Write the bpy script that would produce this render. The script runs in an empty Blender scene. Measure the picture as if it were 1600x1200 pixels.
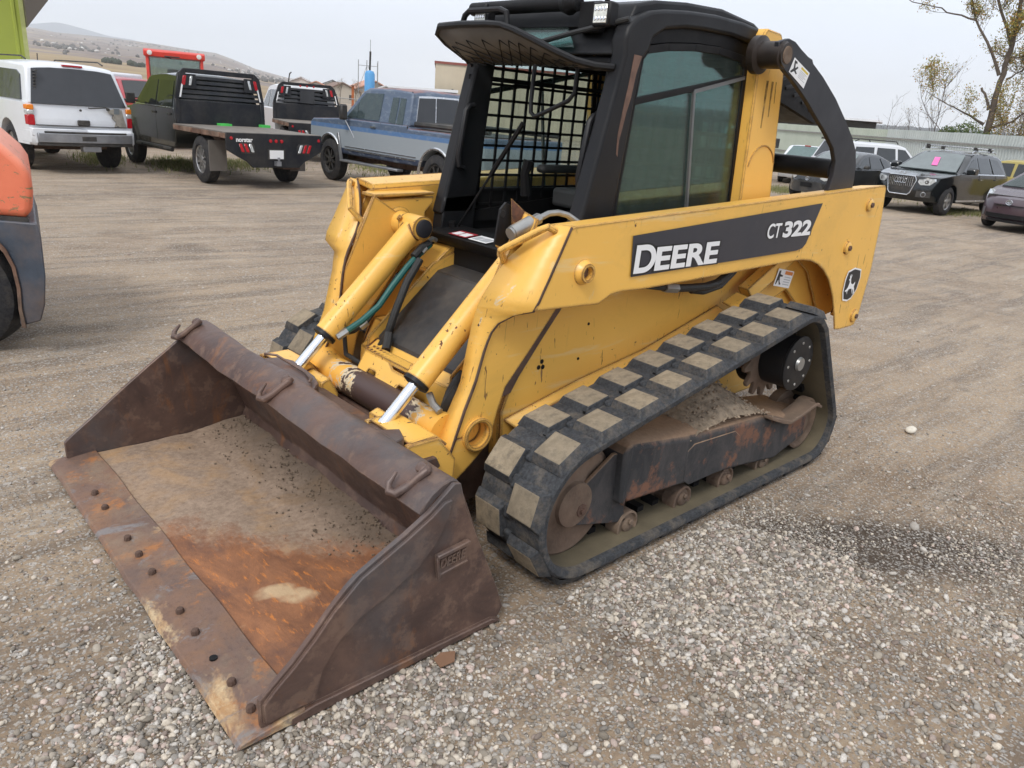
import bpy, bmesh, math, random
import numpy as np
from mathutils import Vector, Matrix, noise as mnoise
PI = math.pi
HAZE = 1.9e-4
rad = math.radians
rng = random.Random(7)
sc = bpy.context.scene
C = sc.collection

# ------------------------------------------------------------ camera, sky, sun, exposure
CAM = Vector((2.76156, 2.42645, 1.57772))
Rv = Vector((-0.73945186, 0.66858169, 0.07880015))
Uv = Vector((-0.17506994, -0.30399883, 0.9364482))
Fv = Vector((-0.65004727, -0.67866283, -0.34184106))
cam_d = bpy.data.cameras.new('camera')
cam_d.lens = 26.383; cam_d.sensor_width = 36; cam_d.clip_start = 0.05; cam_d.clip_end = 30000
cam = bpy.data.objects.new('camera', cam_d); C.objects.link(cam)
M = Matrix((Rv, Uv, -Fv)).transposed().to_4x4(); M.translation = CAM
cam.matrix_world = M
sc.camera = cam

SUN_EL, SUN_AZ = rad(50), rad(25)      # azimuth of the sun measured from +x towards +y
world = bpy.data.worlds.new('World'); sc.world = world; world.use_nodes = True
wn, wl = world.node_tree.nodes, world.node_tree.links
wn.clear()
wo = wn.new('ShaderNodeOutputWorld'); bg = wn.new('ShaderNodeBackground')
sky = wn.new('ShaderNodeTexSky'); sky.sky_type = 'NISHITA'; sky.sun_disc = False
sky.sun_elevation = SUN_EL; sky.sun_rotation = PI/2 - SUN_AZ
sky.air_density = 1.0; sky.dust_density = 2.0
tc = wn.new('ShaderNodeTexCoord'); sep = wn.new('ShaderNodeSeparateXYZ'); wl.new(tc.outputs['Generated'], sep.inputs[0])
ramp = wn.new('ShaderNodeValToRGB'); wl.new(sep.outputs['Z'], ramp.inputs[0])
cr = ramp.color_ramp
cr.elements[0].position = 0.0; cr.elements[0].color = (6.9, 7.4, 8.3, 1)
cr.elements[1].position = 0.28; cr.elements[1].color = (7.9, 8.6, 9.8, 1)
e = cr.elements.new(0.1); e.color = (7.3, 7.9, 9.0, 1)
e = cr.elements.new(1.0); e.color = (9.6, 9.9, 10.4, 1)
nz = wn.new('ShaderNodeTexNoise'); nz.inputs['Scale'].default_value = 1.6; nz.inputs['Detail'].default_value = 5
mp = wn.new('ShaderNodeMapping'); mp.inputs['Scale'].default_value = (1, 1, 3.0)
wl.new(tc.outputs['Generated'], mp.inputs[0]); wl.new(mp.outputs[0], nz.inputs['Vector'])
mr = wn.new('ShaderNodeMapRange'); mr.inputs['From Min'].default_value = .3; mr.inputs['From Max'].default_value = .7
mr.inputs['To Min'].default_value = 0.90; mr.inputs['To Max'].default_value = 1.05
wl.new(nz.outputs['Fac'], mr.inputs['Value'])
vm = wn.new('ShaderNodeVectorMath'); vm.operation = 'SCALE'
wl.new(ramp.outputs[0], vm.inputs[0]); wl.new(mr.outputs[0], vm.inputs['Scale'])
mix = wn.new('ShaderNodeMix'); mix.data_type = 'RGBA'; mix.inputs[0].default_value = 0.93   # overcast: cloud hides nearly all of the clear sky
wl.new(sky.outputs[0], mix.inputs[6]); wl.new(vm.outputs[0], mix.inputs[7])
wl.new(mix.outputs[2], bg.inputs[0]); bg.inputs[1].default_value = 0.1
wl.new(bg.outputs[0], wo.inputs[0])

sd = bpy.data.lights.new('sun', 'SUN'); sd.energy = 1.5; sd.angle = rad(16); sd.color = (1.0, .96, .9)
so = bpy.data.objects.new('sun', sd); C.objects.link(so)
sdir = Vector((math.cos(SUN_EL)*math.cos(SUN_AZ), math.cos(SUN_EL)*math.sin(SUN_AZ), math.sin(SUN_EL)))
so.rotation_euler = sdir.to_track_quat('Z', 'Y').to_euler(); so.location = sdir*30
sc.view_settings.view_transform = 'Standard'; sc.view_settings.look = 'None'
sc.view_settings.exposure = 0.46; sc.view_settings.gamma = 1.0; sc.view_settings.use_curve_mapping = False

# ------------------------------------------------------------ materials
class NT:
    def __init__(s, name):
        s.m = bpy.data.materials.new(name); s.m.use_nodes = True
        s.n = s.m.node_tree.nodes; s.l = s.m.node_tree.links
        s.b = s.n['Principled BSDF']; s.o = s.n['Material Output']
        s.tc = s.n.new('ShaderNodeTexCoord')
    def set(s, k, v):
        if hasattr(v, 'is_output') or isinstance(v, bpy.types.NodeSocket): s.l.new(v, s.b.inputs[k])
        else: s.b.inputs[k].default_value = v
    def inp(s, sock, v):
        if isinstance(v, bpy.types.NodeSocket): s.l.new(v, sock)
        else: sock.default_value = v
    def co(s, scale=(1,1,1), loc=(0,0,0), rot=(0,0,0), kind='Object'):
        m = s.n.new('ShaderNodeMapping'); m.inputs['Scale'].default_value = scale; m.inputs['Location'].default_value = loc; m.inputs['Rotation'].default_value = rot
        s.l.new(s.tc.outputs[kind], m.inputs[0]); return m.outputs[0]
    def noise(s, sc_, det=4, rough=.6, vec=None, dist=0):
        n = s.n.new('ShaderNodeTexNoise'); n.inputs['Scale'].default_value = sc_; n.inputs['Detail'].default_value = det
        n.inputs['Roughness'].default_value = rough; n.inputs['Distortion'].default_value = dist
        s.l.new(vec if vec is not None else s.tc.outputs['Object'], n.inputs['Vector']); return n.outputs['Fac']
    def voro(s, sc_, vec=None, feature='F1', out='Distance'):
        n = s.n.new('ShaderNodeTexVoronoi'); n.feature = feature; n.inputs['Scale'].default_value = sc_
        s.l.new(vec if vec is not None else s.tc.outputs['Object'], n.inputs['Vector']); return n.outputs[out]
    def rng(s, v, a, b, c=0., d=1.):
        n = s.n.new('ShaderNodeMapRange'); n.inputs['From Min'].default_value = a; n.inputs['From Max'].default_value = b
        n.inputs['To Min'].default_value = c; n.inputs['To Max'].default_value = d; s.l.new(v, n.inputs['Value']); return n.outputs[0]
    def math(s, op, a, b=0.):
        n = s.n.new('ShaderNodeMath'); n.operation = op; s.inp(n.inputs[0], a); s.inp(n.inputs[1], b); return n.outputs[0]
    def mix(s, f, a, b):
        n = s.n.new('ShaderNodeMix'); n.data_type = 'RGBA'; s.inp(n.inputs[0], f)
        for i, v in ((6, a), (7, b)):
            if isinstance(v, bpy.types.NodeSocket): s.l.new(v, n.inputs[i])
            else: n.inputs[i].default_value = (*v[:3], 1)
        return n.outputs[2]
    def bump(s, h, st=.3, dist=.01, prev=None):
        n = s.n.new('ShaderNodeBump'); n.inputs['Strength'].default_value = st; n.inputs['Distance'].default_value = dist
        s.l.new(h, n.inputs['Height'])
        if prev is not None: s.l.new(prev, n.inputs['Normal'])
        return n.outputs[0]
    def edge(s, r=.006):
        n = s.n.new('ShaderNodeBevel'); n.samples = 4; n.inputs['Radius'].default_value = r
        g = s.n.new('ShaderNodeNewGeometry')
        d = s.n.new('ShaderNodeVectorMath'); d.operation = 'DOT_PRODUCT'
        s.l.new(n.outputs[0], d.inputs[0]); s.l.new(g.outputs['Normal'], d.inputs[1])
        return s.math('SUBTRACT', 1.0, d.outputs['Value'])

def simple(name, col, rough=.6, metal=0., var=.12, scale=6., bump=0., bscale=80., spec=.5, dust=0., dustcol=(.30,.25,.19)):
    t = NT(name); n = t.noise(scale, 5)
    a = tuple(c*(1-var) for c in col); b = tuple(min(1, c*(1+var)) for c in col)
    c = t.mix(t.rng(n, .3, .7), a, b)
    if dust:
        c = t.mix(t.math('MULTIPLY', t.rng(t.noise(3.1, 6, .7), .4, .75), dust), c, dustcol)
    t.set('Base Color', c); t.set('Roughness', t.rng(t.noise(scale*2, 4), .3, .7, max(0, rough-.08), min(1, rough+.08)))
    t.set('Metallic', metal); t.set('Specular IOR Level', spec)
    if bump: t.set('Normal', t.bump(t.noise(bscale, 3), bump, .004))
    return t.m

def m_yellow(name, wear=1.0, col=(.83, .475, .098)):
    t = NT(name)
    big = t.noise(1.3, 3); c = t.mix(t.rng(big, .3, .7), tuple(v*.93 for v in col), tuple(min(1, v*1.05) for v in col))
    # faint grime and rubbed streaks
    gr = t.noise(2.2, 8, .75, vec=t.co((1, 1, 1.8)), dist=.6)
    c = t.mix(t.math('MULTIPLY', t.rng(gr, .52, .8), .28*wear), c, (.34, .22, .07))
    # primer / pale scrapes
    sr = t.noise(9, 6, .7, vec=t.co((1, 1, .35), rot=(.3, .5, .2)), dist=.9)
    c = t.mix(t.math('MULTIPLY', t.rng(sr, .66-.035*(wear-1), .70-.03*(wear-1)), .5*wear), c, (.66, .55, .36))
    lg = t.noise(7, 6, .7, vec=t.co((.22, 1, 2.4), rot=(0, .18, 0), loc=(2, 0, 5)), dist=.3)
    c = t.mix(t.math('MULTIPLY', t.rng(lg, .60, .68), .38), c, (.72, .60, .36))
    rn = t.noise(9, 5, .7, vec=t.co((2.2, 2.2, .22), loc=(1, 7, 0)))      # rust and dirt runs
    c = t.mix(t.math('MULTIPLY', t.rng(rn, .64, .76), .22), c, (.30, .17, .06))
    # chips: small flecks everywhere, dense near edges
    ed = t.edge(.016)
    fl = t.noise(34, 4, .65, dist=.3); ar = t.noise(2.7, 3, .5)
    chip = t.rng(t.math('ADD', t.math('MULTIPLY', fl, 1.0), t.math('MULTIPLY', ar, .42)), .925 - .055*(wear-1), .945 - .055*(wear-1))
    ed2 = t.rng(t.math('ADD', t.math('MULTIPLY', ed, 4.0), t.math('MULTIPLY', t.noise(19, 6, .75), .8)), .69 - .05*wear, .73 - .05*wear)
    scr = t.noise(13, 3, .5, vec=t.co((3.5, 3.5, .55), rot=(.5, .35, .2)), dist=1.6)
    scr = t.math('MULTIPLY', t.rng(scr, .675, .69), t.rng(t.noise(1.7, 3, .5, vec=t.co(loc=(6, 2, 9))), .50-.05*(wear-1), .56))
    k = t.math('MAXIMUM', t.math('MAXIMUM', chip, ed2), t.math('MULTIPLY', scr, .8*min(1, wear)))
    ru = t.mix(t.rng(t.noise(25, 3), .35, .65), (.055, .028, .022), (.16, .065, .032))
    c = t.mix(k, c, ru)
    t.set('Base Color', c); t.set('Roughness', t.rng(k, 0, 1, .36, .8)); t.set('Specular IOR Level', .45)
    h = t.math('SUBTRACT', t.math('MULTIPLY', t.noise(60, 3), .12), k)
    t.set('Normal', t.bump(h, .35, .0012))
    return t.m

def m_bucket(name, inside=False):
    t = NT(name)
    n1 = t.noise(3.2, 8, .7, dist=.8); n2 = t.noise(14, 6, .7); n3 = t.noise(60, 4, .7)
    c = t.mix(t.rng(n1, .35, .65), (.072, .046, .040), (.145, .088, .068))
    c = t.mix(t.math('MULTIPLY', t.rng(n2, .52, .62), .5), c, (.22, .14, .10))
    st = t.noise(5, 7, .7, vec=t.co((1, 1, .4), loc=(3, 1, 0)), dist=1.2)
    c = t.mix(t.math('MULTIPLY', t.rng(st, .55, .72), .75), c, (.26, .105, .035))
    ed = t.rng(t.math('ADD', t.edge(.005), t.math('MULTIPLY', n2, .3)), .24, .4)
    c = t.mix(t.math('MULTIPLY', ed, .8), c, (.34, .25, .19))
    sm = t.noise(2.1, 5, .6, vec=t.co((1, 1, 1), loc=(7, 2, 5)))
    c = t.mix(t.math('MULTIPLY', t.rng(sm, .55, .66), .45), c, (.085, .095, .105))
    t.set('Base Color', c); t.set('Metallic', .2); t.set('Roughness', t.rng(n2, .3, .7, .34, .62))
    t.set('Normal', t.bump(t.math('ADD', n3, t.math('MULTIPLY', n2, 1.6)), .3, .002))
    return t.m

def m_bucket_floor(name):
    t = NT(name)
    s = t.n.new('ShaderNodeSeparateXYZ'); t.l.new(t.tc.outputs['Object'], s.inputs[0])
    X, Y = s.outputs['X'], s.outputs['Y']
    w = t.noise(2.6, 7, .65, dist=.6); w2 = t.noise(9, 7, .7, dist=.5, vec=t.co((1, .5, 1))); f = t.noise(45, 5, .7)
    rust = t.mix(t.rng(w2, .35, .65), (.175, .080, .045), (.34, .150, .070))
    rust = t.mix(t.rng(t.noise(24, 5, .7, vec=t.co((2.2, .6, 1), rot=(0, 0, .5))), .56, .68), rust, (.56, .20, .05))
    rust = t.mix(t.math('MULTIPLY', t.rng(t.noise(4.4, 6), .55, .7), .8), rust, (.12, .065, .05))
    pale = t.noise(3.6, 4, .5, vec=t.co((1, 1, 1), loc=(5.3, 2.2, 0)))
    rust = t.mix(t.math('MULTIPLY', t.rng(pale, .60, .66), .85), rust, (.55, .40, .24))
    dirt = t.mix(t.rng(f, .3, .7), (.215, .152, .110), (.36, .268, .198))
    dirt = t.mix(t.math('MULTIPLY', t.rng(w, .5, .65), .6), dirt, (.44, .26, .115))
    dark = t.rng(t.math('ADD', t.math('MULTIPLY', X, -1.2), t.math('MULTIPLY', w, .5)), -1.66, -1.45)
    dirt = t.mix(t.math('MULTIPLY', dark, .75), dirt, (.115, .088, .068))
    # loose dirt lies over the back and the far half; bare rust shows towards the near front corner
    d = t.math('ADD', t.math('ADD', t.math('MULTIPLY', Y, -1.05), t.math('MULTIPLY', X, -1.15)), t.math('MULTIPLY', t.math('ADD', w, t.math('MULTIPLY', w2, .5)), .75))
    k = t.rng(t.math('ADD', d, t.math('MULTIPLY', f, .22)), -1.58, -1.38)
    c = t.mix(k, rust, dirt)
    t.set('Base Color', c); t.set('Roughness', t.rng(k, 0, 1, .62, .95)); t.set('Specular IOR Level', .3)
    t.set('Normal', t.bump(t.math('ADD', f, t.math('MULTIPLY', w2, 1.5)), .6, .004))
    return t.m

def m_edge(name):
    t = NT(name)
    w = t.noise(3.0, 7, .7, dist=.9, vec=t.co((1.2, .8, 1), loc=(1, 4, 0))); w2 = t.noise(9, 7, .75, dist=.6); f = t.noise(60, 5, .75)
    c = t.mix(t.rng(w, .40, .60), (.145, .095, .075), (.235, .125, .070))
    c = t.mix(t.math('MULTIPLY', t.rng(w2, .44, .60), .75), c, (.20, .125, .095))
    c = t.mix(t.rng(t.noise(2.3, 6, .7, vec=t.co((1, .9, 1), loc=(2, 8.3, 0)), dist=.5), .575, .63), c, t.mix(t.rng(w2, .4, .6), (.60, .46, .28), (.42, .24, .11)))
    c = t.mix(t.math('MULTIPLY', t.rng(t.noise(4.6, 7, .75, vec=t.co(loc=(4, 1, 0)), dist=.6), .55, .62), .85), c, (.215, .205, .205))
    c = t.mix(t.math('MULTIPLY', t.rng(t.noise(6, 6, .7, vec=t.co(loc=(9, 9, 0))), .56, .64), .8), c, (.38, .155, .05))
    c = t.mix(t.math('MULTIPLY', t.rng(f, .52, .7), .55), c, (.085, .05, .042))
    c = t.mix(t.math('MULTIPLY', t.rng(t.noise(5, 6, .7, vec=t.co(loc=(1, 20, 0))), .5, .7), .6), c, (.27, .21, .145))
    t.set('Base Color', c); t.set('Roughness', t.rng(w2, .3, .7, .5, .8)); t.set('Metallic', .15)
    t.set('Normal', t.bump(t.math('ADD', f, w2), .55, .003)); return t.m

def m_frame(name):
    t = NT(name)
    g = t.n.new('ShaderNodeNewGeometry'); s = t.n.new('ShaderNodeSeparateXYZ'); t.l.new(g.outputs['Normal'], s.inputs[0])
    n = t.noise(7, 7, .75, vec=t.co((1, 1, .5)), dist=.5); f = t.noise(50, 4, .7)
    c = t.mix(t.rng(n, .4, .6), (.022, .023, .026), (.055, .05, .05))
    c = t.mix(t.math('MULTIPLY', t.rng(t.noise(5, 8, .75, vec=t.co(loc=(4, 0, 0))), .52, .6), .85), c, (.19, .085, .048))
    up = t.rng(t.math('ADD', s.outputs['Z'], t.math('MULTIPLY', n, .8)), .75, 1.15)     # soil that has settled on upward faces
    c = t.mix(up, c, t.mix(f, (.15, .085, .05), (.33, .22, .14)))
    t.set('Base Color', c); t.set('Roughness', .75); t.set('Normal', t.bump(t.math('ADD', f, n), .5, .003)); return t.m

def m_rubber(name, col=(.035, .037, .04), dust=.5):
    t = NT(name)
    n = t.noise(11, 7, .75); f = t.noise(70, 4, .7)
    c = t.mix(t.rng(f, .35, .65), tuple(v*.7 for v in col), tuple(v*1.5 for v in col))
    c = t.mix(t.math('MULTIPLY', t.rng(n, .48, .7), dust), c, (.20, .165, .125))
    t.set('Base Color', c); t.set('Roughness', .8); t.set('Specular IOR Level', .3)
    t.set('Normal', t.bump(t.math('ADD', f, n), .35, .002)); return t.m

def m_glass(name, tint=(.55, .72, .68), alpha=.35, refl_rough=.02):
    t = NT(name)
    tr = t.n.new('ShaderNodeBsdfTransparent'); tr.inputs[0].default_value = (*tint, 1)
    gl = t.n.new('ShaderNodeBsdfGlossy'); gl.inputs['Roughness'].default_value = refl_rough; gl.inputs[0].default_value = (.9, .95, .95, 1)
    df = t.n.new('ShaderNodeBsdfDiffuse'); df.inputs[0].default_value = (.16, .19, .18, 1)
    m1 = t.n.new('ShaderNodeMixShader'); m1.inputs[0].default_value = alpha
    t.l.new(t.rng(t.noise(5, 6, .7, vec=t.co((3, 3, .6))), .3, .8, alpha*.5, alpha*1.4), m1.inputs[0])
    t.l.new(tr.outputs[0], m1.inputs[1]); t.l.new(df.outputs[0], m1.inputs[2])
    lw = t.n.new('ShaderNodeLayerWeight'); lw.inputs[0].default_value = .22
    m2 = t.n.new('ShaderNodeMixShader'); t.l.new(t.rng(lw.outputs['Fresnel'], 0, 1, .03, .65), m2.inputs[0])
    t.l.new(m1.outputs[0], m2.inputs[1]); t.l.new(gl.outputs[0], m2.inputs[2])
    t.l.new(m2.outputs[0], t.o.inputs[0]); t.n.remove(t.b); return t.m

def m_dots(name, col=(.02, .02, .022)):
    return simple(name, col, .55, 0, .2, 9, .15, 120)

MT = {}
MT['yellow'] = m_yellow('yellow_paint'); MT['yellow_worn'] = m_yellow('worn_yellow_paint', 1.9)
t = NT('scraped_tube_paint'); _n = t.noise(3.6, 7, .72, vec=t.co((1, .55, 1), loc=(2.0, .0, .6)), dist=.5); _y = t.n.new('ShaderNodeSeparateXYZ'); t.l.new(t.tc.outputs['Object'], _y.inputs[0])
_m = t.math('SUBTRACT', _n, t.math('MULTIPLY', t.math('ABSOLUTE', t.math('ADD', _y.outputs['Y'], .02)), .42)); _b = t.mix(t.noise(20, 4), (.80, .44, .075), (.74, .38, .06))
_c = t.mix(t.rng(_m, .385, .40), _b, (.62, .52, .36)); _c = t.mix(t.rng(t.math('ADD', _m, t.math('MULTIPLY', t.noise(30, 4), .1)), .475, .485), _c, (.070, .042, .038)); _f = t.rng(t.noise(30, 4, .7), .64, .66); _c = t.mix(_f, _c, (.08, .045, .03))
t.set('Base Color', _c); t.set('Roughness', .5); MT['scraped'] = t.m
MT['yellow_clean'] = m_yellow('cleaner_yellow_paint', .35)
MT['bucket'] = m_bucket('bucket_steel'); MT['floor'] = m_bucket_floor('bucket_floor_steel'); MT['edge'] = m_edge('cutting_edge_steel')
MT['frame'] = m_frame('track_frame_paint')
MT['rubber'] = m_rubber('track_rubber', (.040, .042, .046), dust=.6); MT['lug'] = None
t = NT('worn_lug_face'); _a = t.noise(17, 7, .75, dist=.4); _oi = t.n.new('ShaderNodeObjectInfo')
_c = t.mix(t.rng(_a, .36, .66), (.20, .160, .108), (.34, .275, .19)); _c = t.mix(t.math('MULTIPLY', t.rng(t.noise(38, 5, .7), .52, .68), .6), _c, (.10, .085, .068)); _c = t.mix(t.math('MULTIPLY', _oi.outputs['Random'], .38), _c, (.14, .118, .09))
_e = t.edge(.012); _c = t.mix(t.math('MULTIPLY', t.rng(t.math('ADD', t.math('MULTIPLY', _e, 3.5), _a), .66, .85), .75), _c, (.055, .052, .048))
t.set('Base Color', _c); t.set('Roughness', .95); t.set('Normal', t.bump(t.math('ADD', t.noise(90, 3), _a), .6, .002)); MT['lug'] = t.m

MT['belt_in'] = simple('muddy_belt_inside', (.105, .085, .052), .85, 0, .3, 5, .4, 60)
MT['tyre'] = m_rubber('tyre_rubber', (.022, .022, .024), .22)
MT['black'] = simple('black_paint', (.0085, .009, .011), .48, 0, .25, 5, .08, 90, dust=.03, spec=.28)
MT['blackm'] = simple('matt_black_panel', (.006, .006, .007), .6, 0, .25, 6, .1, 90, dust=.02, spec=.25)
MT['charcoal'] = simple('charcoal_paint', (.022, .023, .029), .5, 0, .10, 3, .05, 120, spec=.35)
MT['rust'] = simple('rusty_steel', (.10, .055, .04), .8, .1, .45, 12, .5, 60, dust=.3)
MT['dustrust'] = simple('dusty_rusty_steel', (.13, .085, .06), .85, 0, .4, 9, .5, 60, dust=.5, dustcol=(.27, .21, .15))
MT['chrome'] = simple('chrome_rod', (.75, .76, .78), .16, 1.0, .04, 20)
MT['steel'] = simple('grey_steel', (.33, .33, .32), .4, .7, .2, 15)
MT['hose'] = simple('rubber_hose', (.022, .022, .022), .6, 0, .2, 30, .2, 200)
MT['green_hose'] = simple('green_hose', (.01, .10, .09), .45, 0, .1, 10)
MT['white'] = simple('white_paint', (.72, .73, .75), .35, 0, .05, 3)
MT['decal_white'] = simple('white_vinyl', (.80, .80, .80), .5, 0, .02, 3)
MT['decal_dark'] = simple('charcoal_vinyl', (.032, .032, .042), .45, 0, .05, 3)
MT['decal_black'] = simple('black_vinyl', (.012, .012, .014), .45, 0, .05, 3)
MT['decal_orange'] = simple('orange_vinyl', (.65, .20, .03), .5); MT['decal_red'] = simple('red_vinyl', (.35, .03, .04), .5)
MT['decal_yellow'] = simple('yellow_vinyl', (.65, .50, .05), .5); MT['decal_grey'] = simple('grey_print', (.45, .46, .48), .5)
MT['cabglass'] = m_glass('tinted_cab_glass', (.46, .66, .63), .17)
MT['farglass'] = m_glass('pale_cab_glass', (.86, .94, .92), .20)
MT['clearglass'] = m_glass('clear_glass', (.75, .82, .80), .15)
MT['lens'] = simple('lamp_lens', (.75, .76, .70), .15, .3, .25, 60)
MT['seat'] = simple('seat_vinyl', (.05, .05, .05), .6)

# ------------------------------------------------------------ mesh helpers
def link(o, parent=None):
    C.objects.link(o)
    if parent: o.parent = parent
    return o
def tag(o, label=None, cat=None, group=None, kind=None):
    if label: o['label'] = label
    if cat: o['category'] = cat
    if group: o['group'] = group
    if kind: o['kind'] = kind
    return o
def empty(name, loc=(0,0,0), rz=0, s=1, **k):
    o = bpy.data.objects.new(name, None); C.objects.link(o); o.location = loc; o.rotation_euler = (0, 0, rz); o.scale = (s, s, s)
    o.empty_display_size = .2
    return tag(o, **k)

class G:
    def __init__(s): s.v = []; s.f = []; s.mi = []; s.cur = 0
    def mat(s, i): s.cur = i; return s
    def add(s, vs, fs):
        b = len(s.v); s.v += [tuple(p) for p in vs]; s.f += [tuple(b+i for i in f) for f in fs]; s.mi += [s.cur]*len(fs); return s
    def box(s, x0, x1, y0, y1, z0, z1):
        return s.add([(x,y,z) for x in (x0,x1) for y in (y0,y1) for z in (z0,z1)], [(0,1,3,2),(4,6,7,5),(0,4,5,1),(2,3,7,6),(0,2,6,4),(1,5,7,3)])
    def obox(s, c, ax, ay, az):      # oriented box: centre and three half-axis vectors
        c, ax, ay, az = map(Vector, (c, ax, ay, az))
        return s.add([c+i*ax+j*ay+k*az for i in (-1,1) for j in (-1,1) for k in (-1,1)], [(0,1,3,2),(4,6,7,5),(0,4,5,1),(2,3,7,6),(0,2,6,4),(1,5,7,3)])
    def prism(s, poly, ax, a, b):    # polygon in the two other axes, extruded along ax from a to b
        def P(p, t): return (t, p[0], p[1]) if ax == 'x' else ((p[0], t, p[1]) if ax == 'y' else (p[0], p[1], t))
        n = len(poly)
        return s.add([P(p, a) for p in poly]+[P(p, b) for p in poly], [tuple(range(n)), tuple(range(2*n-1, n-1, -1))]+[(i, (i+1) % n, n+(i+1) % n, n+i) for i in range(n)])
    def loft(s, rings, closed=True, caps=True):
        n = len(rings[0]); vs = [p for r in rings for p in r]; fs = []
        for k in range(len(rings)-1):
            for i in range(n if closed else n-1):
                j = (i+1) % n; fs.append((k*n+i, k*n+j, (k+1)*n+j, (k+1)*n+i))
        if caps and closed: fs += [tuple(range(n)), tuple(range(len(vs)-1, len(vs)-n-1, -1))]
        return s.add(vs, fs)
    def cyl(s, p0, p1, r0, r1=None, seg=16, caps=True):
        p0, p1 = Vector(p0), Vector(p1); r1 = r0 if r1 is None else r1
        q = (p1-p0).to_track_quat('Z', 'Y')
        ring = lambda p, r: [p+q @ Vector((r*math.cos(2*PI*i/seg), r*math.sin(2*PI*i/seg), 0)) for i in range(seg)]
        return s.loft([ring(p0, r0), ring(p1, r1)], True, caps)
    def turn(s, p0, axis, prof, seg=24):   # profile [(along, radius)] revolved round axis
        p0 = Vector(p0); q = Vector(axis).to_track_quat('Z', 'Y')
        return s.loft([[p0+q @ Vector((r*math.cos(2*PI*i/seg), r*math.sin(2*PI*i/seg), a)) for i in range(seg)] for a, r in prof])
    def tube(s, pts, r, seg=8, closed=False, rs=None):
        pts = [Vector(p) for p in pts]; rings = []; n = len(pts); prev = None
        for i, p in enumerate(pts):
            if closed: d = (pts[(i+1) % n]-pts[i-1])
            else: d = (pts[min(i+1, n-1)]-pts[max(i-1, 0)])
            if d.length < 1e-9: d = Vector((0,0,1))
            d.normalize()
            if prev is None: u = d.orthogonal().normalized()
            else: u = (prev-d*prev.dot(d)); u = u.normalized() if u.length > 1e-6 else d.orthogonal().normalized()
            prev = u; w = d.cross(u); rr = rs[i] if rs else r
            rings.append([p+rr*(math.cos(2*PI*k/seg)*u+math.sin(2*PI*k/seg)*w) for k in range(seg)])
        if closed: rings.append(rings[0]); return s.loft(rings, True, False)
        return s.loft(rings)
    def plate(s, pts, off):          # polygon of 3-D points thickened by a vector
        off = Vector(off); n = len(pts)
        return s.add([Vector(p) for p in pts]+[Vector(p)+off for p in pts], [tuple(range(n)), tuple(range(2*n-1, n-1, -1))]+[(i, (i+1) % n, n+(i+1) % n, n+i) for i in range(n)])
    def mirror_y(s):
        g = G(); g.v = [(x, -y, z) for x, y, z in s.v]; g.f = [tuple(reversed(f)) for f in s.f]; g.mi = list(s.mi); return g
    def build(s, name, mats, parent=None, bevel=0, seg=1, angle=35, smooth=True, slices=None, deform=None, loc=None, recalc=True, **k):
        me = bpy.data.meshes.new(name); me.from_pydata([tuple(v) for v in s.v], [], s.f)
        if not isinstance(mats, (list, tuple)): mats = [mats]
        for m in mats: me.materials.append(MT[m] if isinstance(m, str) else m)
        me.polygons.foreach_set('material_index', s.mi)
        if recalc or slices:
            bm = bmesh.new(); bm.from_mesh(me)
            if slices:
                for axn, vals in slices.items():
                    for v in vals:
                        p = [0,0,0]; nn = [0,0,0]; p['xyz'.index(axn)] = v; nn['xyz'.index(axn)] = 1
                        bmesh.ops.bisect_plane(bm, geom=bm.verts[:]+bm.edges[:]+bm.faces[:], dist=1e-5, plane_co=p, plane_no=nn)
            bmesh.ops.recalc_face_normals(bm, faces=bm.faces[:])
            if deform:
                for v in bm.verts: v.co = Vector(deform(*v.co))
            bm.to_mesh(me); bm.free()
        if smooth:
            me.shade_smooth(); me.set_sharp_from_angle(angle=rad(angle))
        o = bpy.data.objects.new(name, me); link(o, parent)
        if loc: o.location = loc
        if bevel:
            b = o.modifiers.new('bevel', 'BEVEL'); b.width = bevel; b.segments = seg; b.limit_method = 'ANGLE'; b.angle_limit = rad(40); b.harden_normals = False
        return tag(o, **k)

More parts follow.
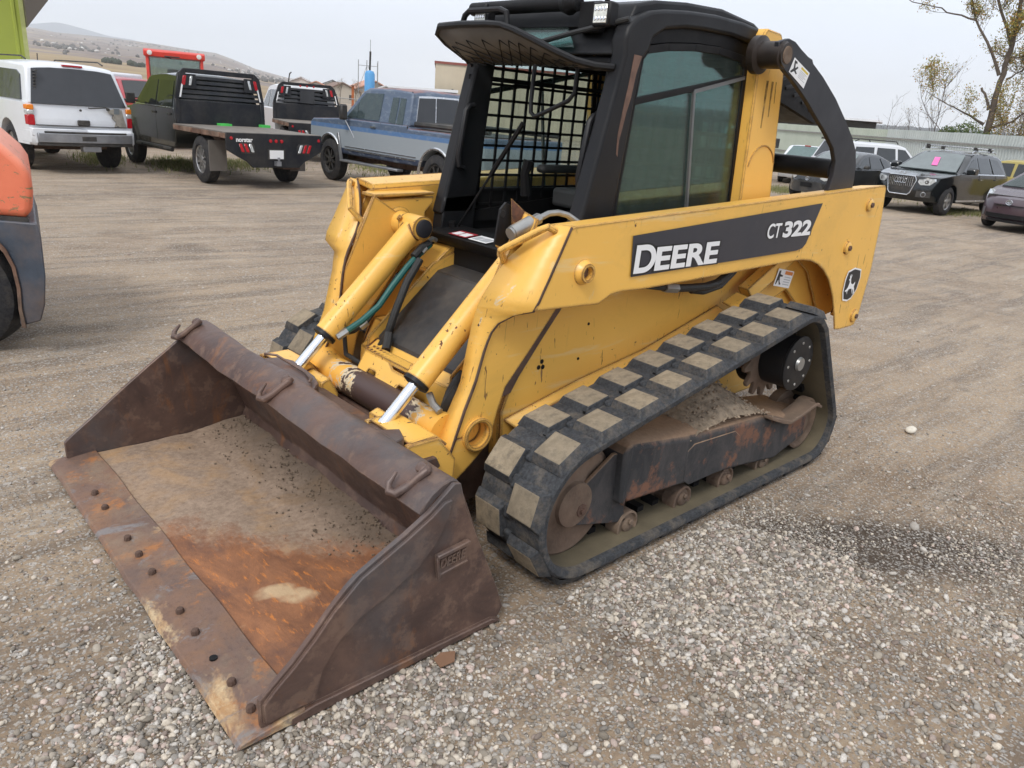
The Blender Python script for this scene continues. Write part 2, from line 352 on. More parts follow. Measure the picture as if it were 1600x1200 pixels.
def split_build(g, name, mats, parent, **k):      # every connected piece becomes an object of its own
    n = len(g.v); p = list(range(n))
    def find(a):
        while p[a] != a: p[a] = p[p[a]]; a = p[a]
        return a
    for f in g.f:
        for b in f[1:]: p[find(f[0])] = find(b)
    groups = {}
    for i, f in enumerate(g.f): groups.setdefault(find(f[0]), []).append(i)
    out = []
    for fi in groups.values():
        h = G(); m = {}
        for i in fi:
            for v in g.f[i]:
                if v not in m: m[v] = len(h.v); h.v.append(g.v[v])
            h.f.append(tuple(m[v] for v in g.f[i])); h.mi.append(g.mi[i])
        out.append(h.build(name, mats, parent, **k))
    return out
def arc(cx, cz, r, a0, a1, n):
    return [(cx+r*math.cos(rad(a0+(a1-a0)*i/n)), cz+r*math.sin(rad(a0+(a1-a0)*i/n))) for i in range(n+1)]
def text_mesh(name, body, size, mat, parent, origin, xd, yd, bold=0.0, shear=0, extr=.0006, space=1.0, width=None, label=None, italic=0):
    cu = bpy.data.curves.new(name, 'FONT'); cu.body = body; cu.size = size; cu.offset = bold; cu.shear = shear; cu.extrude = extr; cu.space_character = space
    tmp = bpy.data.objects.new('tmp', cu); me = bpy.data.meshes.new_from_object(tmp); bpy.data.objects.remove(tmp); bpy.data.curves.remove(cu)
    xs = [v.co.x for v in me.vertices]; sx = (width/(max(xs)-min(xs))) if width else 1
    x0 = min(xs); xd, yd = Vector(xd).normalized(), Vector(yd).normalized(); zd = xd.cross(yd); o = Vector(origin)
    for v in me.vertices: v.co = o+xd*((v.co.x-x0)*sx)+yd*v.co.y+zd*v.co.z
    me.materials.clear(); me.materials.append(MT[mat]); me.name = name
    ob = bpy.data.objects.new(name, me); link(ob, parent)
    if label: ob['label'] = label
    return ob

# ------------------------------------------------------------ ground
def vnoise(x, y, seed=0):            # value noise on numpy arrays
    xi = np.floor(x).astype(np.int64); yi = np.floor(y).astype(np.int64); fx = x-xi; fy = y-yi
    fx = fx*fx*(3-2*fx); fy = fy*fy*(3-2*fy)
    def h(a, b):
        n = (a*374761393+b*668265263+seed*974634777) & 0x7fffffff
        n = ((n ^ (n >> 13))*1274126177) & 0x7fffffff
        return ((n ^ (n >> 16)) & 0xffff)/65535.
    return (h(xi, yi)*(1-fx)+h(xi+1, yi)*fx)*(1-fy)+(h(xi, yi+1)*(1-fx)+h(xi+1, yi+1)*fx)*fy
def fbm(x, y, o=4, seed=0):
    a, s, t = 1., 0., 0.
    for i in range(o): s = s+a*vnoise(x*2**i+17.3*i, y*2**i-9.1*i, seed+i); t += a; a *= .5
    return s/t-.5
def sstep(v, a, b):
    t = np.clip((v-a)/(b-a), 0, 1); return t*t*(3-2*t)
def ground_h(x, y):
    x = np.asarray(x, float); y = np.asarray(y, float)
    dc = np.hypot(x-2.76, y-2.43); dm = np.maximum(np.abs(x-.6)-1.7, np.abs(y)-1.15)   # keep level under the loader
    z = -(.24-.09*sstep(y, -11., -7.5))*sstep(dc, 6., 12.5)
    fl = sstep(dm, -.05, .5)
    z = z+fl*(.020*fbm(x*.9, y*.9, 3, 3)+.016*fbm(x*4, y*4, 4, 9))+.006*fbm(x*14, y*14, 2, 5)
    # wheel ruts of passing trucks, far right
    u = (x*.62+y*.78)
    rut = sum(np.exp(-((u+1.45-k)/.10)**2) for k in (0., .62, 1.4)) * sstep(-x, 2.0, 3.0)*sstep(7.5+x, 0, 1.5)
    return z-.022*rut*fl-.004
nr, na = 300, 640
rr = np.concatenate([[0.02], np.geomspace(.45, 60, nr-22), np.geomspace(75, 9000, 21)])
th = np.linspace(0, 2*PI, na, endpoint=False)
RR, TH = np.meshgrid(rr, th, indexing='ij'); GX = 2.76+RR*np.cos(TH); GY = 2.43+RR*np.sin(TH); GZ = ground_h(GX, GY)
GZ = np.where(RR > 60, -.2, GZ)
vs = np.stack([GX, GY, GZ], -1).reshape(-1, 3)
ii, jj = np.meshgrid(np.arange(nr-1), np.arange(na), indexing='ij'); j2 = (jj+1) % na
fs = np.stack([ii*na+jj, (ii+1)*na+jj, (ii+1)*na+j2, ii*na+j2], -1).reshape(-1, 4)
def np_mesh(name, v, f, mats, smooth=True):
    me = bpy.data.meshes.new(name); k = f.shape[1]
    me.vertices.add(len(v)); me.vertices.foreach_set('co', np.ascontiguousarray(v, dtype=np.float32).ravel())
    me.loops.add(f.size); me.loops.foreach_set('vertex_index', np.ascontiguousarray(f, dtype=np.int32).ravel())
    me.polygons.add(len(f)); me.polygons.foreach_set('loop_start', np.arange(0, f.size, k, dtype=np.int32))
    me.update(calc_edges=True)
    me.polygons.foreach_set('use_smooth', np.full(len(f), smooth))
    for m in mats: me.materials.append(m)
    return me
t = NT('yard_dirt')
p = t.co()
big = t.noise(.22, 5, .6); mid = t.noise(1.1, 8, .7, dist=.4); fine = t.noise(11, 8, .75); grit = t.noise(75, 4, .8)
c = t.mix(t.rng(mid, .36, .64), (.225, .160, .106), (.410, .312, .218))
c = t.mix(t.rng(big, .42, .62), c, t.mix(t.rng(fine, .3, .7), (.30, .216, .14), (.49, .385, .275)))
streak = t.noise(1.9, 9, .78, vec=t.co((.22, 1.9, 1), rot=(0, 0, .72)), dist=.25)         # drag marks
c = t.mix(t.math('MULTIPLY', t.rng(streak, .47, .60), .62), c, (.125, .098, .078))
c = t.mix(t.math('MULTIPLY', t.rng(t.noise(2.6, 9, .8, vec=t.co((.22, 1.7, 1), rot=(0, 0, .80), loc=(5, 9, 0)), dist=.2), .54, .66), .55), c, (.50, .43, .345))
c = t.mix(t.math('MULTIPLY', t.rng(fine, .5, .75), .5), c, (.13, .105, .085))
dk = t.noise(.9, 6, .7, vec=t.co(loc=(4.4, 1.7, 0)))
c = t.mix(t.math('MULTIPLY', t.rng(dk, .57, .68), .6), c, (.105, .078, .058))
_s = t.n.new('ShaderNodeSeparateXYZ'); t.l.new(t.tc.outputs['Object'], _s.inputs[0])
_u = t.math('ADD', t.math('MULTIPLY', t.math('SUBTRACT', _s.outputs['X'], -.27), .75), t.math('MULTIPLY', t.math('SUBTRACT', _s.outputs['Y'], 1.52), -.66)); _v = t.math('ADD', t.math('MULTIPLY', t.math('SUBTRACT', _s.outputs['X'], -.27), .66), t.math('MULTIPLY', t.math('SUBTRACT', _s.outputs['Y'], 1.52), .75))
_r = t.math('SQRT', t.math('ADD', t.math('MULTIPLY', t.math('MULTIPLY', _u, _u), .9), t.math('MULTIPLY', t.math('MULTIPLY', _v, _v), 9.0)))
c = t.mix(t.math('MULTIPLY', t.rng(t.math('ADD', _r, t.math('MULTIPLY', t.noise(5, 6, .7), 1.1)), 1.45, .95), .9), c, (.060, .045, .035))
gv = t.voro(58, out='Color'); gs = t.n.new('ShaderNodeSeparateColor'); t.l.new(gv, gs.inputs[0])
gd = t.voro(58)
peb = t.math('MULTIPLY', t.rng(gs.outputs[0], .60, .66), t.rng(t.math('MULTIPLY', gd, 1.0), .50, .36))
pc = t.mix(gs.outputs[1], (.27, .245, .22), (.52, .50, .47))
amt = t.rng(t.noise(.55, 5, .65, vec=t.co(loc=(8, 3, 0))), .38, .60, .15, .95)
c = t.mix(t.math('MULTIPLY', peb, amt), c, pc)
gv2 = t.voro(140, out='Color'); gs2 = t.n.new('ShaderNodeSeparateColor'); t.l.new(gv2, gs2.inputs[0])
c = t.mix(t.math('MULTIPLY', t.rng(gs2.outputs[0], .68, .74), .65), c, t.mix(gs2.outputs[1], (.16, .14, .12), (.55, .52, .48)))
t.set('Roughness', .96); t.set('Specular IOR Level', .2)
gv3 = t.voro(24, out='Color'); gs3 = t.n.new('ShaderNodeSeparateColor'); t.l.new(gv3, gs3.inputs[0])
c = t.mix(t.math('MULTIPLY', t.math('MULTIPLY', t.rng(gs3.outputs[0], .86, .88), t.rng(t.voro(24), .34, .24)), .8), c, t.mix(gs3.outputs[1], (.16, .13, .11), (.62, .58, .53)))
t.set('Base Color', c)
hh = t.math('ADD', t.math('MULTIPLY', peb, .5), t.math('ADD', t.math('MULTIPLY', grit, .5), t.math('MULTIPLY', fine, 1.6)))
t.set('Normal', t.bump(hh, .9, .012))
MT['ground'] = t.m
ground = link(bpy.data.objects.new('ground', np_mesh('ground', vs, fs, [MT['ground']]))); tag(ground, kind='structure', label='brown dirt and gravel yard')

# gravel: thousands of loose stones, one object
def ico(sub):
    bm = bmesh.new(); bmesh.ops.create_icosphere(bm, subdivisions=sub, radius=1)
    v = np.array([q.co[:] for q in bm.verts]); f = np.array([[q.index for q in fa.verts] for fa in bm.faces]); bm.free(); return v, f
R = np.random.default_rng(5)
def region(x, y):      # how thick the gravel lies
    dx, dy = x-2.76, y-2.43
    s = dx*Rv.x+dy*Rv.y; f = -(dx*.692+dy*.722)*-1; f = dx*(-.692)+dy*(-.722)
    r_ = np.where(s > -.3, sstep(4.3-f-.45*np.abs(s-.6), -.3, 1.7), sstep(2.2-f, -.2, .7)*.8)*np.where(s < -1.0, sstep(1.75-f, -.2, .4), 1)
    patch = sstep(fbm(x*1.5, y*1.5, 4, 21), -.09, .09)
    bare = sstep(fbm(x*.8+5, y*.8, 3, 41), .02, .22)
    return np.clip(.04+r_*(.16+1.1*patch)*(1-.85*bare), 0, 1), f, s
def stones(n, sub, rad_lo, rad_hi, dmin, dmax, pw, keep=1.0):
    V0, F0 = ico(sub)
    d = dmin+(dmax-dmin)*R.random(n)**pw; a = math.atan2(Fv.y, Fv.x)+(R.random(n)-.5)*1.42
    x = 2.76+d*np.cos(a); y = 2.43+d*np.sin(a); k, f, s = region(x, y)
    m = (R.random(n) < k*keep+.0) & ~((x > -1.05) & (x < 1.25) & (np.abs(y) < .99)) & ~((x > 1.2) & (x < 2.2) & (np.abs(y) < .96))
    x, y = x[m], y[m]; n = len(x)
    sz = rad_lo+(rad_hi-rad_lo)*R.random(n)**2.6
    q = R.normal(size=(n, 4)); q /= np.linalg.norm(q, axis=1)[:, None]; w_, a_, b_, c_ = q.T
    RM = np.stack([1-2*(b_*b_+c_*c_), 2*(a_*b_-c_*w_), 2*(a_*c_+b_*w_), 2*(a_*b_+c_*w_), 1-2*(a_*a_+c_*c_), 2*(b_*c_-a_*w_), 2*(a_*c_-b_*w_), 2*(b_*c_+a_*w_), 1-2*(a_*a_+b_*b_)], -1).reshape(n, 3, 3)
    scl = np.stack([.8+.5*R.random(n), .65+.4*R.random(n), .42+.33*R.random(n)], -1)
    P = V0[None]*(1+.22*(R.random((n, len(V0)))-.5))[..., None]
    P = P*scl[:, None]*sz[:, None, None]; P = np.einsum('nij,nvj->nvi', RM, P)
    P[..., 2] *= .75
    P += np.stack([x, y, ground_h(x, y)+sz*(.42*R.random(len(sz))+.02)], -1)[:, None]
    F = F0[None]+(np.arange(n)*len(V0))[:, None, None]
    g = R.random(n)[:, None]; hue = R.random(n)[:, None]
    col = (.15+.50*g**1.25)*np.where(hue < .16, [[1.05, .84, .74]], np.where(hue < .62, [[1.05, .93, .77]], [[1.02, .96, .88]]))
    return P.reshape(-1, 3), F.reshape(-1, 3), np.repeat(col, len(V0), 0)
parts = [stones(38000, 2, .0052, .0145, 1.25, 3.0, .7), stones(95000, 1, .004, .0105, 1.3, 4.8, .75), stones(110000, 1, .0025, .006, 1.3, 6.5, .8), stones(3500, 2, .009, .021, 2.2, 9, .9, .35)]
off = 0; Vs, Fs, Cs = [], [], []
for v_, f_, c_ in parts: Vs.append(v_); Fs.append(f_+off); Cs.append(c_); off += len(v_)
Vs, Fs, Cs = np.concatenate(Vs), np.concatenate(Fs), np.concatenate(Cs)
print('gravel tris', len(Fs))
t = NT('gravel_stone'); at = t.n.new('ShaderNodeAttribute'); at.attribute_name = 'tint'
c = t.mix(t.rng(t.noise(160, 4), .35, .7), at.outputs['Color'], t.mix(.5, at.outputs['Color'], (.25, .2, .15)))
t.set('Base Color', c); t.set('Roughness', .9); t.set('Specular IOR Level', .25); t.set('Normal', t.bump(t.noise(250, 3), .3, .002)); MT['gravel'] = t.m
me = np_mesh('gravel', Vs, Fs, [MT['gravel']])
ca = me.color_attributes.new('tint', 'FLOAT_COLOR', 'POINT'); ca.data.foreach_set('color', np.concatenate([Cs, np.ones((len(Cs), 1))], 1).astype(np.float32).ravel())
gravel = link(bpy.data.objects.new('gravel', me)); tag(gravel, 'loose pale grey gravel scattered over the dirt', 'gravel', kind='stuff')

# ------------------------------------------------------------ the compact track loader
L = empty('compact_track_loader', (0, 0, 0), label='yellow compact track loader with black cab and rusty bucket', cat='track loader')

# --- bucket
Wb = .945
prof_out = [(2.03, .004), (1.42, .004), (1.335, .035), (1.318, .10), (1.40, .30), (1.468, .47), (1.500, .545), (1.512, .562), (1.535, .568), (1.565, .560), (1.600, .540), (1.625, .515), (1.642, .485)]
prof_in = [(2.03, .026), (1.44, .026), (1.375, .052), (1.352, .11), (1.43, .30), (1.497, .448), (1.516, .520), (1.524, .533), (1.538, .539), (1.558, .534), (1.586, .518), (1.608, .498), (1.626, .476)]
def shell(inn, out, n0, n1, y0, y1):
    poly = out[n0:n1+1]+inn[n0:n1+1][::-1]; g = G(); g.prism(poly, 'y', y0, y1); return g
bk = shell(prof_in, prof_out, 0, 12, -Wb+.012, Wb-.012)
bk.mi = [0]*len(bk.f)
bucket = bk.build('bucket', 'bucket', L, bevel=.004, slices={'y': [i*.12 for i in range(-7, 8)]}, deform=lambda x, y, z: (x+.004*math.sin(y*9)+.003*math.sin(y*23), y, z+(.004*math.sin(y*7+1) if z > .3 else 0)))
# floor skin carrying the dirt, slightly uneven
g = G(); nx, ny = 48, 90
fl = []
for i in range(nx+1):
    u = i/nx; x = 2.03-u*.70
    for j in range(ny+1):
        y = -Wb+.016+(2*Wb-.032)*j/ny
        heap = max(0, (1.62-x))*.17*(1+.35*mnoise.noise(Vector((x*5, y*4, 0))))+.006*mnoise.noise(Vector((x*9, y*9, 3)))*(1 if x < 1.9 else .3)+.004*mnoise.noise(Vector((x*40, y*40, 3)))*(1 if x < 1.7 else .2)
        z = .030+max(-.002, heap)
        fl.append((max(x, 1.352+.0), y, z) if x > 1.36 else (1.362, y, z))
g.v = fl; g.f = [(i*(ny+1)+j, (i+1)*(ny+1)+j, (i+1)*(ny+1)+j+1, i*(ny+1)+j+1) for i in range(nx) for j in range(ny)]; g.mi = [0]*len(g.f)
g.build('bucket_floor', 'floor', bucket, recalc=True)
# crumbs of dirt in the back of the bucket
g = G(); rc = random.Random(3)
for k in range(700):
    x = 1.37+abs(rc.gauss(0, .11)); y = rc.uniform(-.9, .85); r = rc.uniform(.002, .007)
    z = .031+max(0, 1.62-x)*.17; q = Matrix.Rotation(rc.random()*6, 3, Vector((rc.random(), rc.random(), rc.random())).normalized())
    ps = [Vector((x, y, z+r*.4))+q @ Vector(v)*r*rc.uniform(.7, 1.2) for v in ((1,0,0),(-1,0,0),(0,1,0),(0,-1,0),(0,0,.8),(0,0,-.8))]
    g.add(ps, [(0,2,4),(2,1,4),(1,3,4),(3,0,4),(2,0,5),(1,2,5),(3,1,5),(0,3,5)])
g.build('dirt_crumbs', simple('dirt_crumb', (.16, .12, .085), .95, 0, .3, 9), bucket, recalc=False, smooth=False, kind='stuff')
# base edge and cutting edge
g = G(); g.prism([(2.205, .006), (2.195, .022), (2.02, .040), (2.02, .006)], 'y', -.962, .962)
ce = g.build('cutting_edge', 'edge', bucket, bevel=.003, slices={'y': [i*.08 for i in range(-11, 12)]}, deform=lambda x, y, z: (x+(.006*mnoise.noise(Vector((y*7, 1, 0)))+.003*mnoise.noise(Vector((y*31, 1, 0))) if x > 2.1 else .003*math.sin(y*12)), y, z))
bolt = G(); bolt.turn((0, 0, -.004), (0, 0, 1), [(0, .013), (.012, .013), (.017, .0095), (.018, .001)], 8)
b0 = None
for y in (-.552, -.415, -.149, -.024, .106, .361, .487, .749, .872):
    if b0 is None: b0 = bolt.build('edge_bolt', 'rust', bucket); o = b0
    else: o = b0.copy(); C.objects.link(o)
    o.location = (2.13, y, .032); o.rotation_euler = (rc.uniform(-.15, .15), rc.uniform(-.15, .15), rc.random())
g = G(); g.turn((2.13, .623, .026), (0, 0, 1), [(0, .012), (.0075, .012)], 10); g.build('bolt_hole', 'blackm', bucket)
# side plates
sp = [(2.137, .03), (2.139, .118), (2.101, .150), (2.045, .196), (1.992, .250), (1.934, .314), (1.89, .356), (1.85, .386), (1.771, .424), (1.705, .455), (1.624, .499), (1.57, .540), (1.537, .565), (1.514, .560), (1.49, .473), (1.421, .321), (1.338, .135), (1.305, .045), (1.325, .012), (1.42, .004), (2.03, .006)]
spf = [(2.137, .03), (2.139, .100), (2.10, .135), (2.003, .210), (1.935, .266), (1.864, .322), (1.775, .390), (1.690, .452), (1.61, .512), (1.565, .548), (1.537, .565), (1.514, .560)]+sp[14:]
for sg in (1, -1):
    g = G(); g.prism(sp if sg > 0 else spf, 'y', Wb-.012, Wb+.004)
    # wear flange along the lower edge and stepped outer doubler
    dbl = [(2.128, .045), (2.131, .105), (2.096, .140), (2.04, .186), (1.985, .240), (1.93, .302), (1.846, .374), (1.765, .412), (1.70, .443), (1.62, .486), (1.575, .518), (1.548, .520), (1.558, .470), (1.60, .395), (1.66, .335), (1.765, .283), (1.85, .250), (1.912, .205), (1.965, .13), (1.985, .045)]
    if sg < 0: dbl = [(x, z-.045*math.sin(PI*min(1, max(0, (2.13-x)/.6))) if i < 10 else z) for i, (x, z) in enumerate(dbl)]
    g.prism(dbl, 'y', Wb+.002, Wb+.013)
    g.prism([(2.06, .002), (2.06, .026), (1.99, .034), (1.36, .026), (1.32, .006)], 'y', Wb+.002, Wb+.018)
    # boxed logo pad
    g.prism([(1.598, .352), (1.482, .364), (1.476, .288), (1.590, .274)], 'y', Wb+.003, Wb+.010)
    g.prism([(1.600, .357), (1.480, .368), (1.480, .355), (1.600, .344)], 'y', Wb+.009, Wb+.026)
    g.prism([(1.600, .355), (1.590, .355), (1.582, .272), (1.593, .270)], 'y', Wb+.009, Wb+.018)
    g.prism([(1.590, .283), (1.478, .294), (1.476, .286), (1.590, .272)], 'y', Wb+.009, Wb+.014)
    if sg < 0: g = g.mirror_y()
    g.build('side_plate', 'bucket', bucket, bevel=.003)
text_mesh('embossed_logo', 'DEERE', .044, 'bucket', bucket, (1.583, Wb+.011, .300), (-1, 0, .09), (-.12, 0, 1), bold=.0008, extr=.003, width=.092)
# hooks on the rolled top
def hook(y):
    g = G(); c = Vector((1.590, y, .553)); dn = Vector((.78, 0, -.60)); up = Vector((.60, 0, .78))
    pts = [c-dn*.045+Vector((0, .016, 0)), c-dn*.03+Vector((0, .024, 0))+up*.004, c+Vector((0, .016, 0))+up*.004, c+dn*.04+Vector((0, .005, 0)), c+dn*.075+Vector((0, -.012, 0)), c+dn*.085+Vector((0, -.034, 0))+up*.006, c+dn*.065+Vector((0, -.050, 0))+up*.014, c+dn*.025+Vector((0, -.050, 0))+up*.022]
    g.tube(pts, .011, 8, rs=[.012, .014, .0135, .014, .015, .014, .011, .005]); g.turn(c-dn*.03, up, [(0, .02), (.012, .018), (.018, .004)], 12)
    return g.build('lift_hook', 'bucket', bucket, bevel=.002)
for y in (.83, -.03, -.90): hook(y)
# scab pieces welded behind the top edge
g = G()
g.tube([(1.50, -.36, .57), (1.46, -.33, .565), (1.44, -.25, .55), (1.44, -.12, .55), (1.46, -.04, .555), (1.50, .02, .57)], .006, 6)
g.prism([(1.52, -.39), (1.43, -.37), (1.40, -.30), (1.415, -.10), (1.44, -.02), (1.50, .05), (1.52, .03)], 'z', .40, .542)
g.prism([(1.50, .42), (1.40, .47), (1.43, .54), (1.50, .56)], 'z', .38, .525)

split_build(g, 'rear_bracket', 'bucket', bucket, bevel=.004)
g = G(); g.prism([(1.325, .05), (1.30, .05), (1.38, .36), (1.405, .36)], 'y', -.60, .60); g.prism([(1.39, .34), (1.30, .40), (1.32, .44), (1.46, .44), (1.44, .36)], 'y', -.58, .58)
g.build('mounting_flange', 'bucket', bucket, bevel=.004)

# --- quick coupler (yellow) behind the bucket
g = G()
g.prism([(1.29, .06), (1.27, .06), (1.25, .40), (1.29, .475), (1.33, .46), (1.33, .40)], 'y', -.55, -.20)
g.prism([(1.29, .06), (1.27, .06), (1.25, .40), (1.29, .475), (1.33, .46), (1.33, .40)], 'y', .16, .55)
g.prism([(1.29, .06), (1.26, .06), (1.255, .30), (1.29, .34), (1.31, .30)], 'y', -.55, .55)
for y in (-.55, -.36, .30, .55): g.prism([(1.24, .10), (1.22, .40), (1.30, .50), (1.43, .50), (1.43, .44), (1.33, .38), (1.31, .12)], 'y', y-.012, y+.012)
for y0, y1 in ((-.55, -.36), (.30, .55)): g.prism([(1.25, .46), (1.30, .505), (1.42, .50), (1.40, .488), (1.31, .488), (1.27, .45)], 'y', y0, y1)
g.build('quick_coupler', 'yellow_worn', L, bevel=.004)

# --- loader arms
arm_out = [(1.03, .952), (.895, 1.222), (.87, 1.229), (-.55, 1.304), (-1.548, 1.356), (-1.568, 1.345), (-1.605, 1.182), (-1.632, .894), (-1.606, .627), (-1.58, .575), (-1.55, .568), (-1.384, .568), (-1.334, .575), (-1.29, .66), (-1.211, .781), (-1.121, .876), (-1.04, .93), (-.96, .968), (-.872, .992), (-.78, 1.002), (-.695, 1.003), (.052, .982), (.448, .973), (.59, .977), (.644, .970), (.709, .941), (.812, .945)]
def make_arm(sg):
    g = G()
    g.prism(arm_out, 'y', .692, .70)                                       # outer skin
    inner = [(1.0, .952), (.90, 1.19), (.87, 1.195), (-.55, 1.275), (-1.54, 1.325), (-1.60, .90), (-1.575, .62), (-1.40, .60), (-1.15, .885), (-.88, 1.03), (.05, 1.02), (.60, 1.01), (.70, .975)]
    g.prism(inner, 'y', .555, .565)
    top = [(.865, .688, 1.229), (.865, .56, 1.207), (-1.548, .56, 1.332), (-1.552, .688, 1.356)]
    g.loft([[(.868, .700, 1.215), (.868, .693, 1.228), (.868, .565, 1.215), (.868, .555, 1.195), (.868, .565, 1.185), (.868, .69, 1.20)], [(-1.56, .700, 1.342), (-1.552, .693, 1.356), (-1.552, .565, 1.34), (-1.56, .555, 1.32), (-1.56, .565, 1.31), (-1.56, .69, 1.33)]])
    g.loft([[(.62, .692, .985), (.62, .692, .975), (.62, .56, .985), (.62, .56, .995)], [(-.80, .692, 1.012), (-.80, .692, 1.002), (-.80, .56, 1.02), (-.80, .56, 1.03)]])
    # rear closing strip
    g.plate([(-1.565, .695, 1.34), (-1.565, .56, 1.32), (-1.60, .56, .90), (-1.628, .695, .89)], (.008, 0, 0)); g.plate([(-1.628, .695, .89), (-1.60, .56, .90), (-1.56, .56, .60), (-1.575, .695, .575)], (.008, 0, 0))
    if sg < 0: g = g.mirror_y()
    arm = g.build('loader_arm', 'yellow', L, bevel=.006, seg=2, slices={'x': [.6, .2, -.2, -.6, -1.0, -1.3]})
    def part(g, name, mat, bev=.004, **k):
        if sg < 0: g = g.mirror_y()
        return g.build(name, mat, arm, bevel=bev, **k)
    # angled front plate: outer seam, runs inward and down to the foot
    A = [(.895, .703, 1.227), (.935, .703, 1.145), (.985, .703, 1.045), (1.010, .703, 1.0), (1.031, .703, .952)]
    B = [(1.026, .64, .930), (1.035, .60, .912), (1.062, .565, .885), (1.078, .545, .845), (1.096, .538, .793), (1.130, .535, .66), (1.170, .535, .567), (1.218, .535, .429), (1.258, .535, .322)]
    I = [(1.272, .445, .325), (1.228, .445, .40), (1.177, .445, .515), (1.119, .445, .629), (1.103, .445, .725), (1.086, .45, .85), (1.065, .455, .93), (1.010, .468, 1.022), (.975, .49, 1.085), (.935, .56, 1.17), (.900, .64, 1.225)]
    # triangulated strip between the outer and the inner rail
    out = A+B; inn = I[::-1]
    def resample(P, n):
        P = [Vector(p) for p in P]; d = [0]
        for a, b in zip(P, P[1:]): d.append(d[-1]+(b-a).length)
        r = []
        for i in range(n+1):
            t_ = d[-1]*i/n; k = 0
            while k < len(P)-2 and d[k+1] < t_: k += 1
            f = (t_-d[k])/max(1e-9, d[k+1]-d[k]); r.append(P[k].lerp(P[k+1], min(1, f)))
        return r
    def match(P, z0=None):     # match the rails by height fraction
        P = [Vector(p) for p in P]; r = []; N = 26
        for i in range(N+1):
            z = P[0].z+(P[-1].z-P[0].z)*i/N
            for a, b in zip(P, P[1:]):
                if (a.z-z)*(b.z-z) <= 1e-12 and abs(a.z-b.z) > 1e-9: r.append(a.lerp(b, (a.z-z)/(a.z-b.z))); break
            else: r.append(P[-1])
        return r
    ro, ri = match(out), match(inn)
    g = G(); n = len(ro)
    for i in range(n): g.v += [tuple(ro[i]), tuple(ri[i])]
    for i in range(n-1): g.f.append((2*i, 2*i+2, 2*i+3, 2*i+1))
    g.mi = [0]*len(g.f)
    if sg < 0: g = g.mirror_y()
    fp = g.build('front_plate', ['yellow_worn', 'rust'], arm, angle=60)
    so_ = fp.modifiers.new('thickness', 'SOLIDIFY'); so_.thickness = .013; so_.offset = 0; so_.material_offset_rim = 1
    # web beneath the plate and the leg box
    g = G()
    up_ = arc(1.103, .457, .049, 0, 180, 13); dn_ = arc(1.103, .457, .049, 180, 360, 13)
    g.prism([(1.208, .4572)]+up_+[(1.024, .4572), (1.006, .532), (.976, .616), (.861, .747), (.73, .905), (.735, .96), (1.0, .955), (1.04, .90), (1.075, .845), (1.13, .66), (1.17, .567)], 'y', .520, .530)
    g.prism([(1.024, .4568)]+dn_+[(1.208, .4568), (1.218, .429), (1.253, .328), (1.206, .276), (1.123, .335), (1.036, .405)], 'y', .520, .530)
    g.prism([(1.08, .86), (1.10, .725), (1.16, .54), (1.24, .36), (1.25, .328), (1.206, .276), (1.123, .335), (1.04, .41), (1.0, .60), (.87, .76), (.74, .93), (.80, 1.10), (.93, 1.18), (1.0, 1.03)], 'y', .450, .460)
    g.prism([(1.253, .328), (1.206, .276), (1.123, .335), (1.036, .405), (1.006, .532), (.976, .616), (.861, .747), (.74, .89), (.752, .895), (.87, .755), (.988, .62), (1.018, .537), (1.048, .412), (1.13, .345), (1.206, .29), (1.243, .333)], 'y', .46, .52)
    lg = part(g, 'leg', 'yellow', .003)
    g = G(); g.turn((1.103, .535, .457), (0, 1, 0), [(-.058, .052), (-.010, .052), (-.008, .066), (.010, .066), (.013, .060), (.010, .050), (-.045, .047), (-.0455, .02), (-.0455, .001)], 32); part(g, 'pivot_boss', 'yellow_worn', 0)
    # grab handle on the front plate
    g = G(); nrm = Vector((.62, .45, .62)).normalized()
    a, b = Vector((.888, .655, 1.186)), Vector((.973, .472, 1.063))
    P2, P3 = Vector((.937, .643, 1.222)), Vector((1.022, .497, 1.120))
    g.tube([a, a.lerp(P2, .6), P2.lerp(P3, .04)+nrm*.003, P2.lerp(P3, .15)+nrm*.006, P2.lerp(P3, .85)+nrm*.002, P3, P3.lerp(b, .4), b], .0125, 10)
    part(g, 'grab_handle', 'yellow_worn', 0)
    # bosses on the outer face
    g = G(); g.turn((.812, .698, 1.069), (0, 1, 0), [(0, .046), (.008, .044), (.016, .036), (.030, .033), (.030, .024), (.003, .022), (.002, .001)], 24); part(g, 'pin_boss', 'yellow_worn', 0)
    g = G(); g.turn((.812, .7005, 1.069), (0, 1, 0), [(0, .0225), (.004, .0225)], 20); part(g, 'pin_hole', 'rust', 0)
    for (bx, bz, r) in ((-1.247, 1.036, .030), (-1.399, 1.256, .030), (-1.537, .632, .034)):
        g = G(); g.turn((bx, .698, bz), (0, 1, 0), [(0, r+.006), (.010, r+.004), (.016, r-.004), (.017, .012)], 20); pb = part(g, 'pin_boss', 'yellow_worn', 0)
        g = G(); g.turn((bx, .712, bz), (0, 1, 0), [(0, .015), (.012, .014), (.013, .001)], 6)
        if sg < 0: g = g.mirror_y()
        g.build('bolt', 'rust', pb)
    return arm
armL = make_arm(1); armR = make_arm(-1)
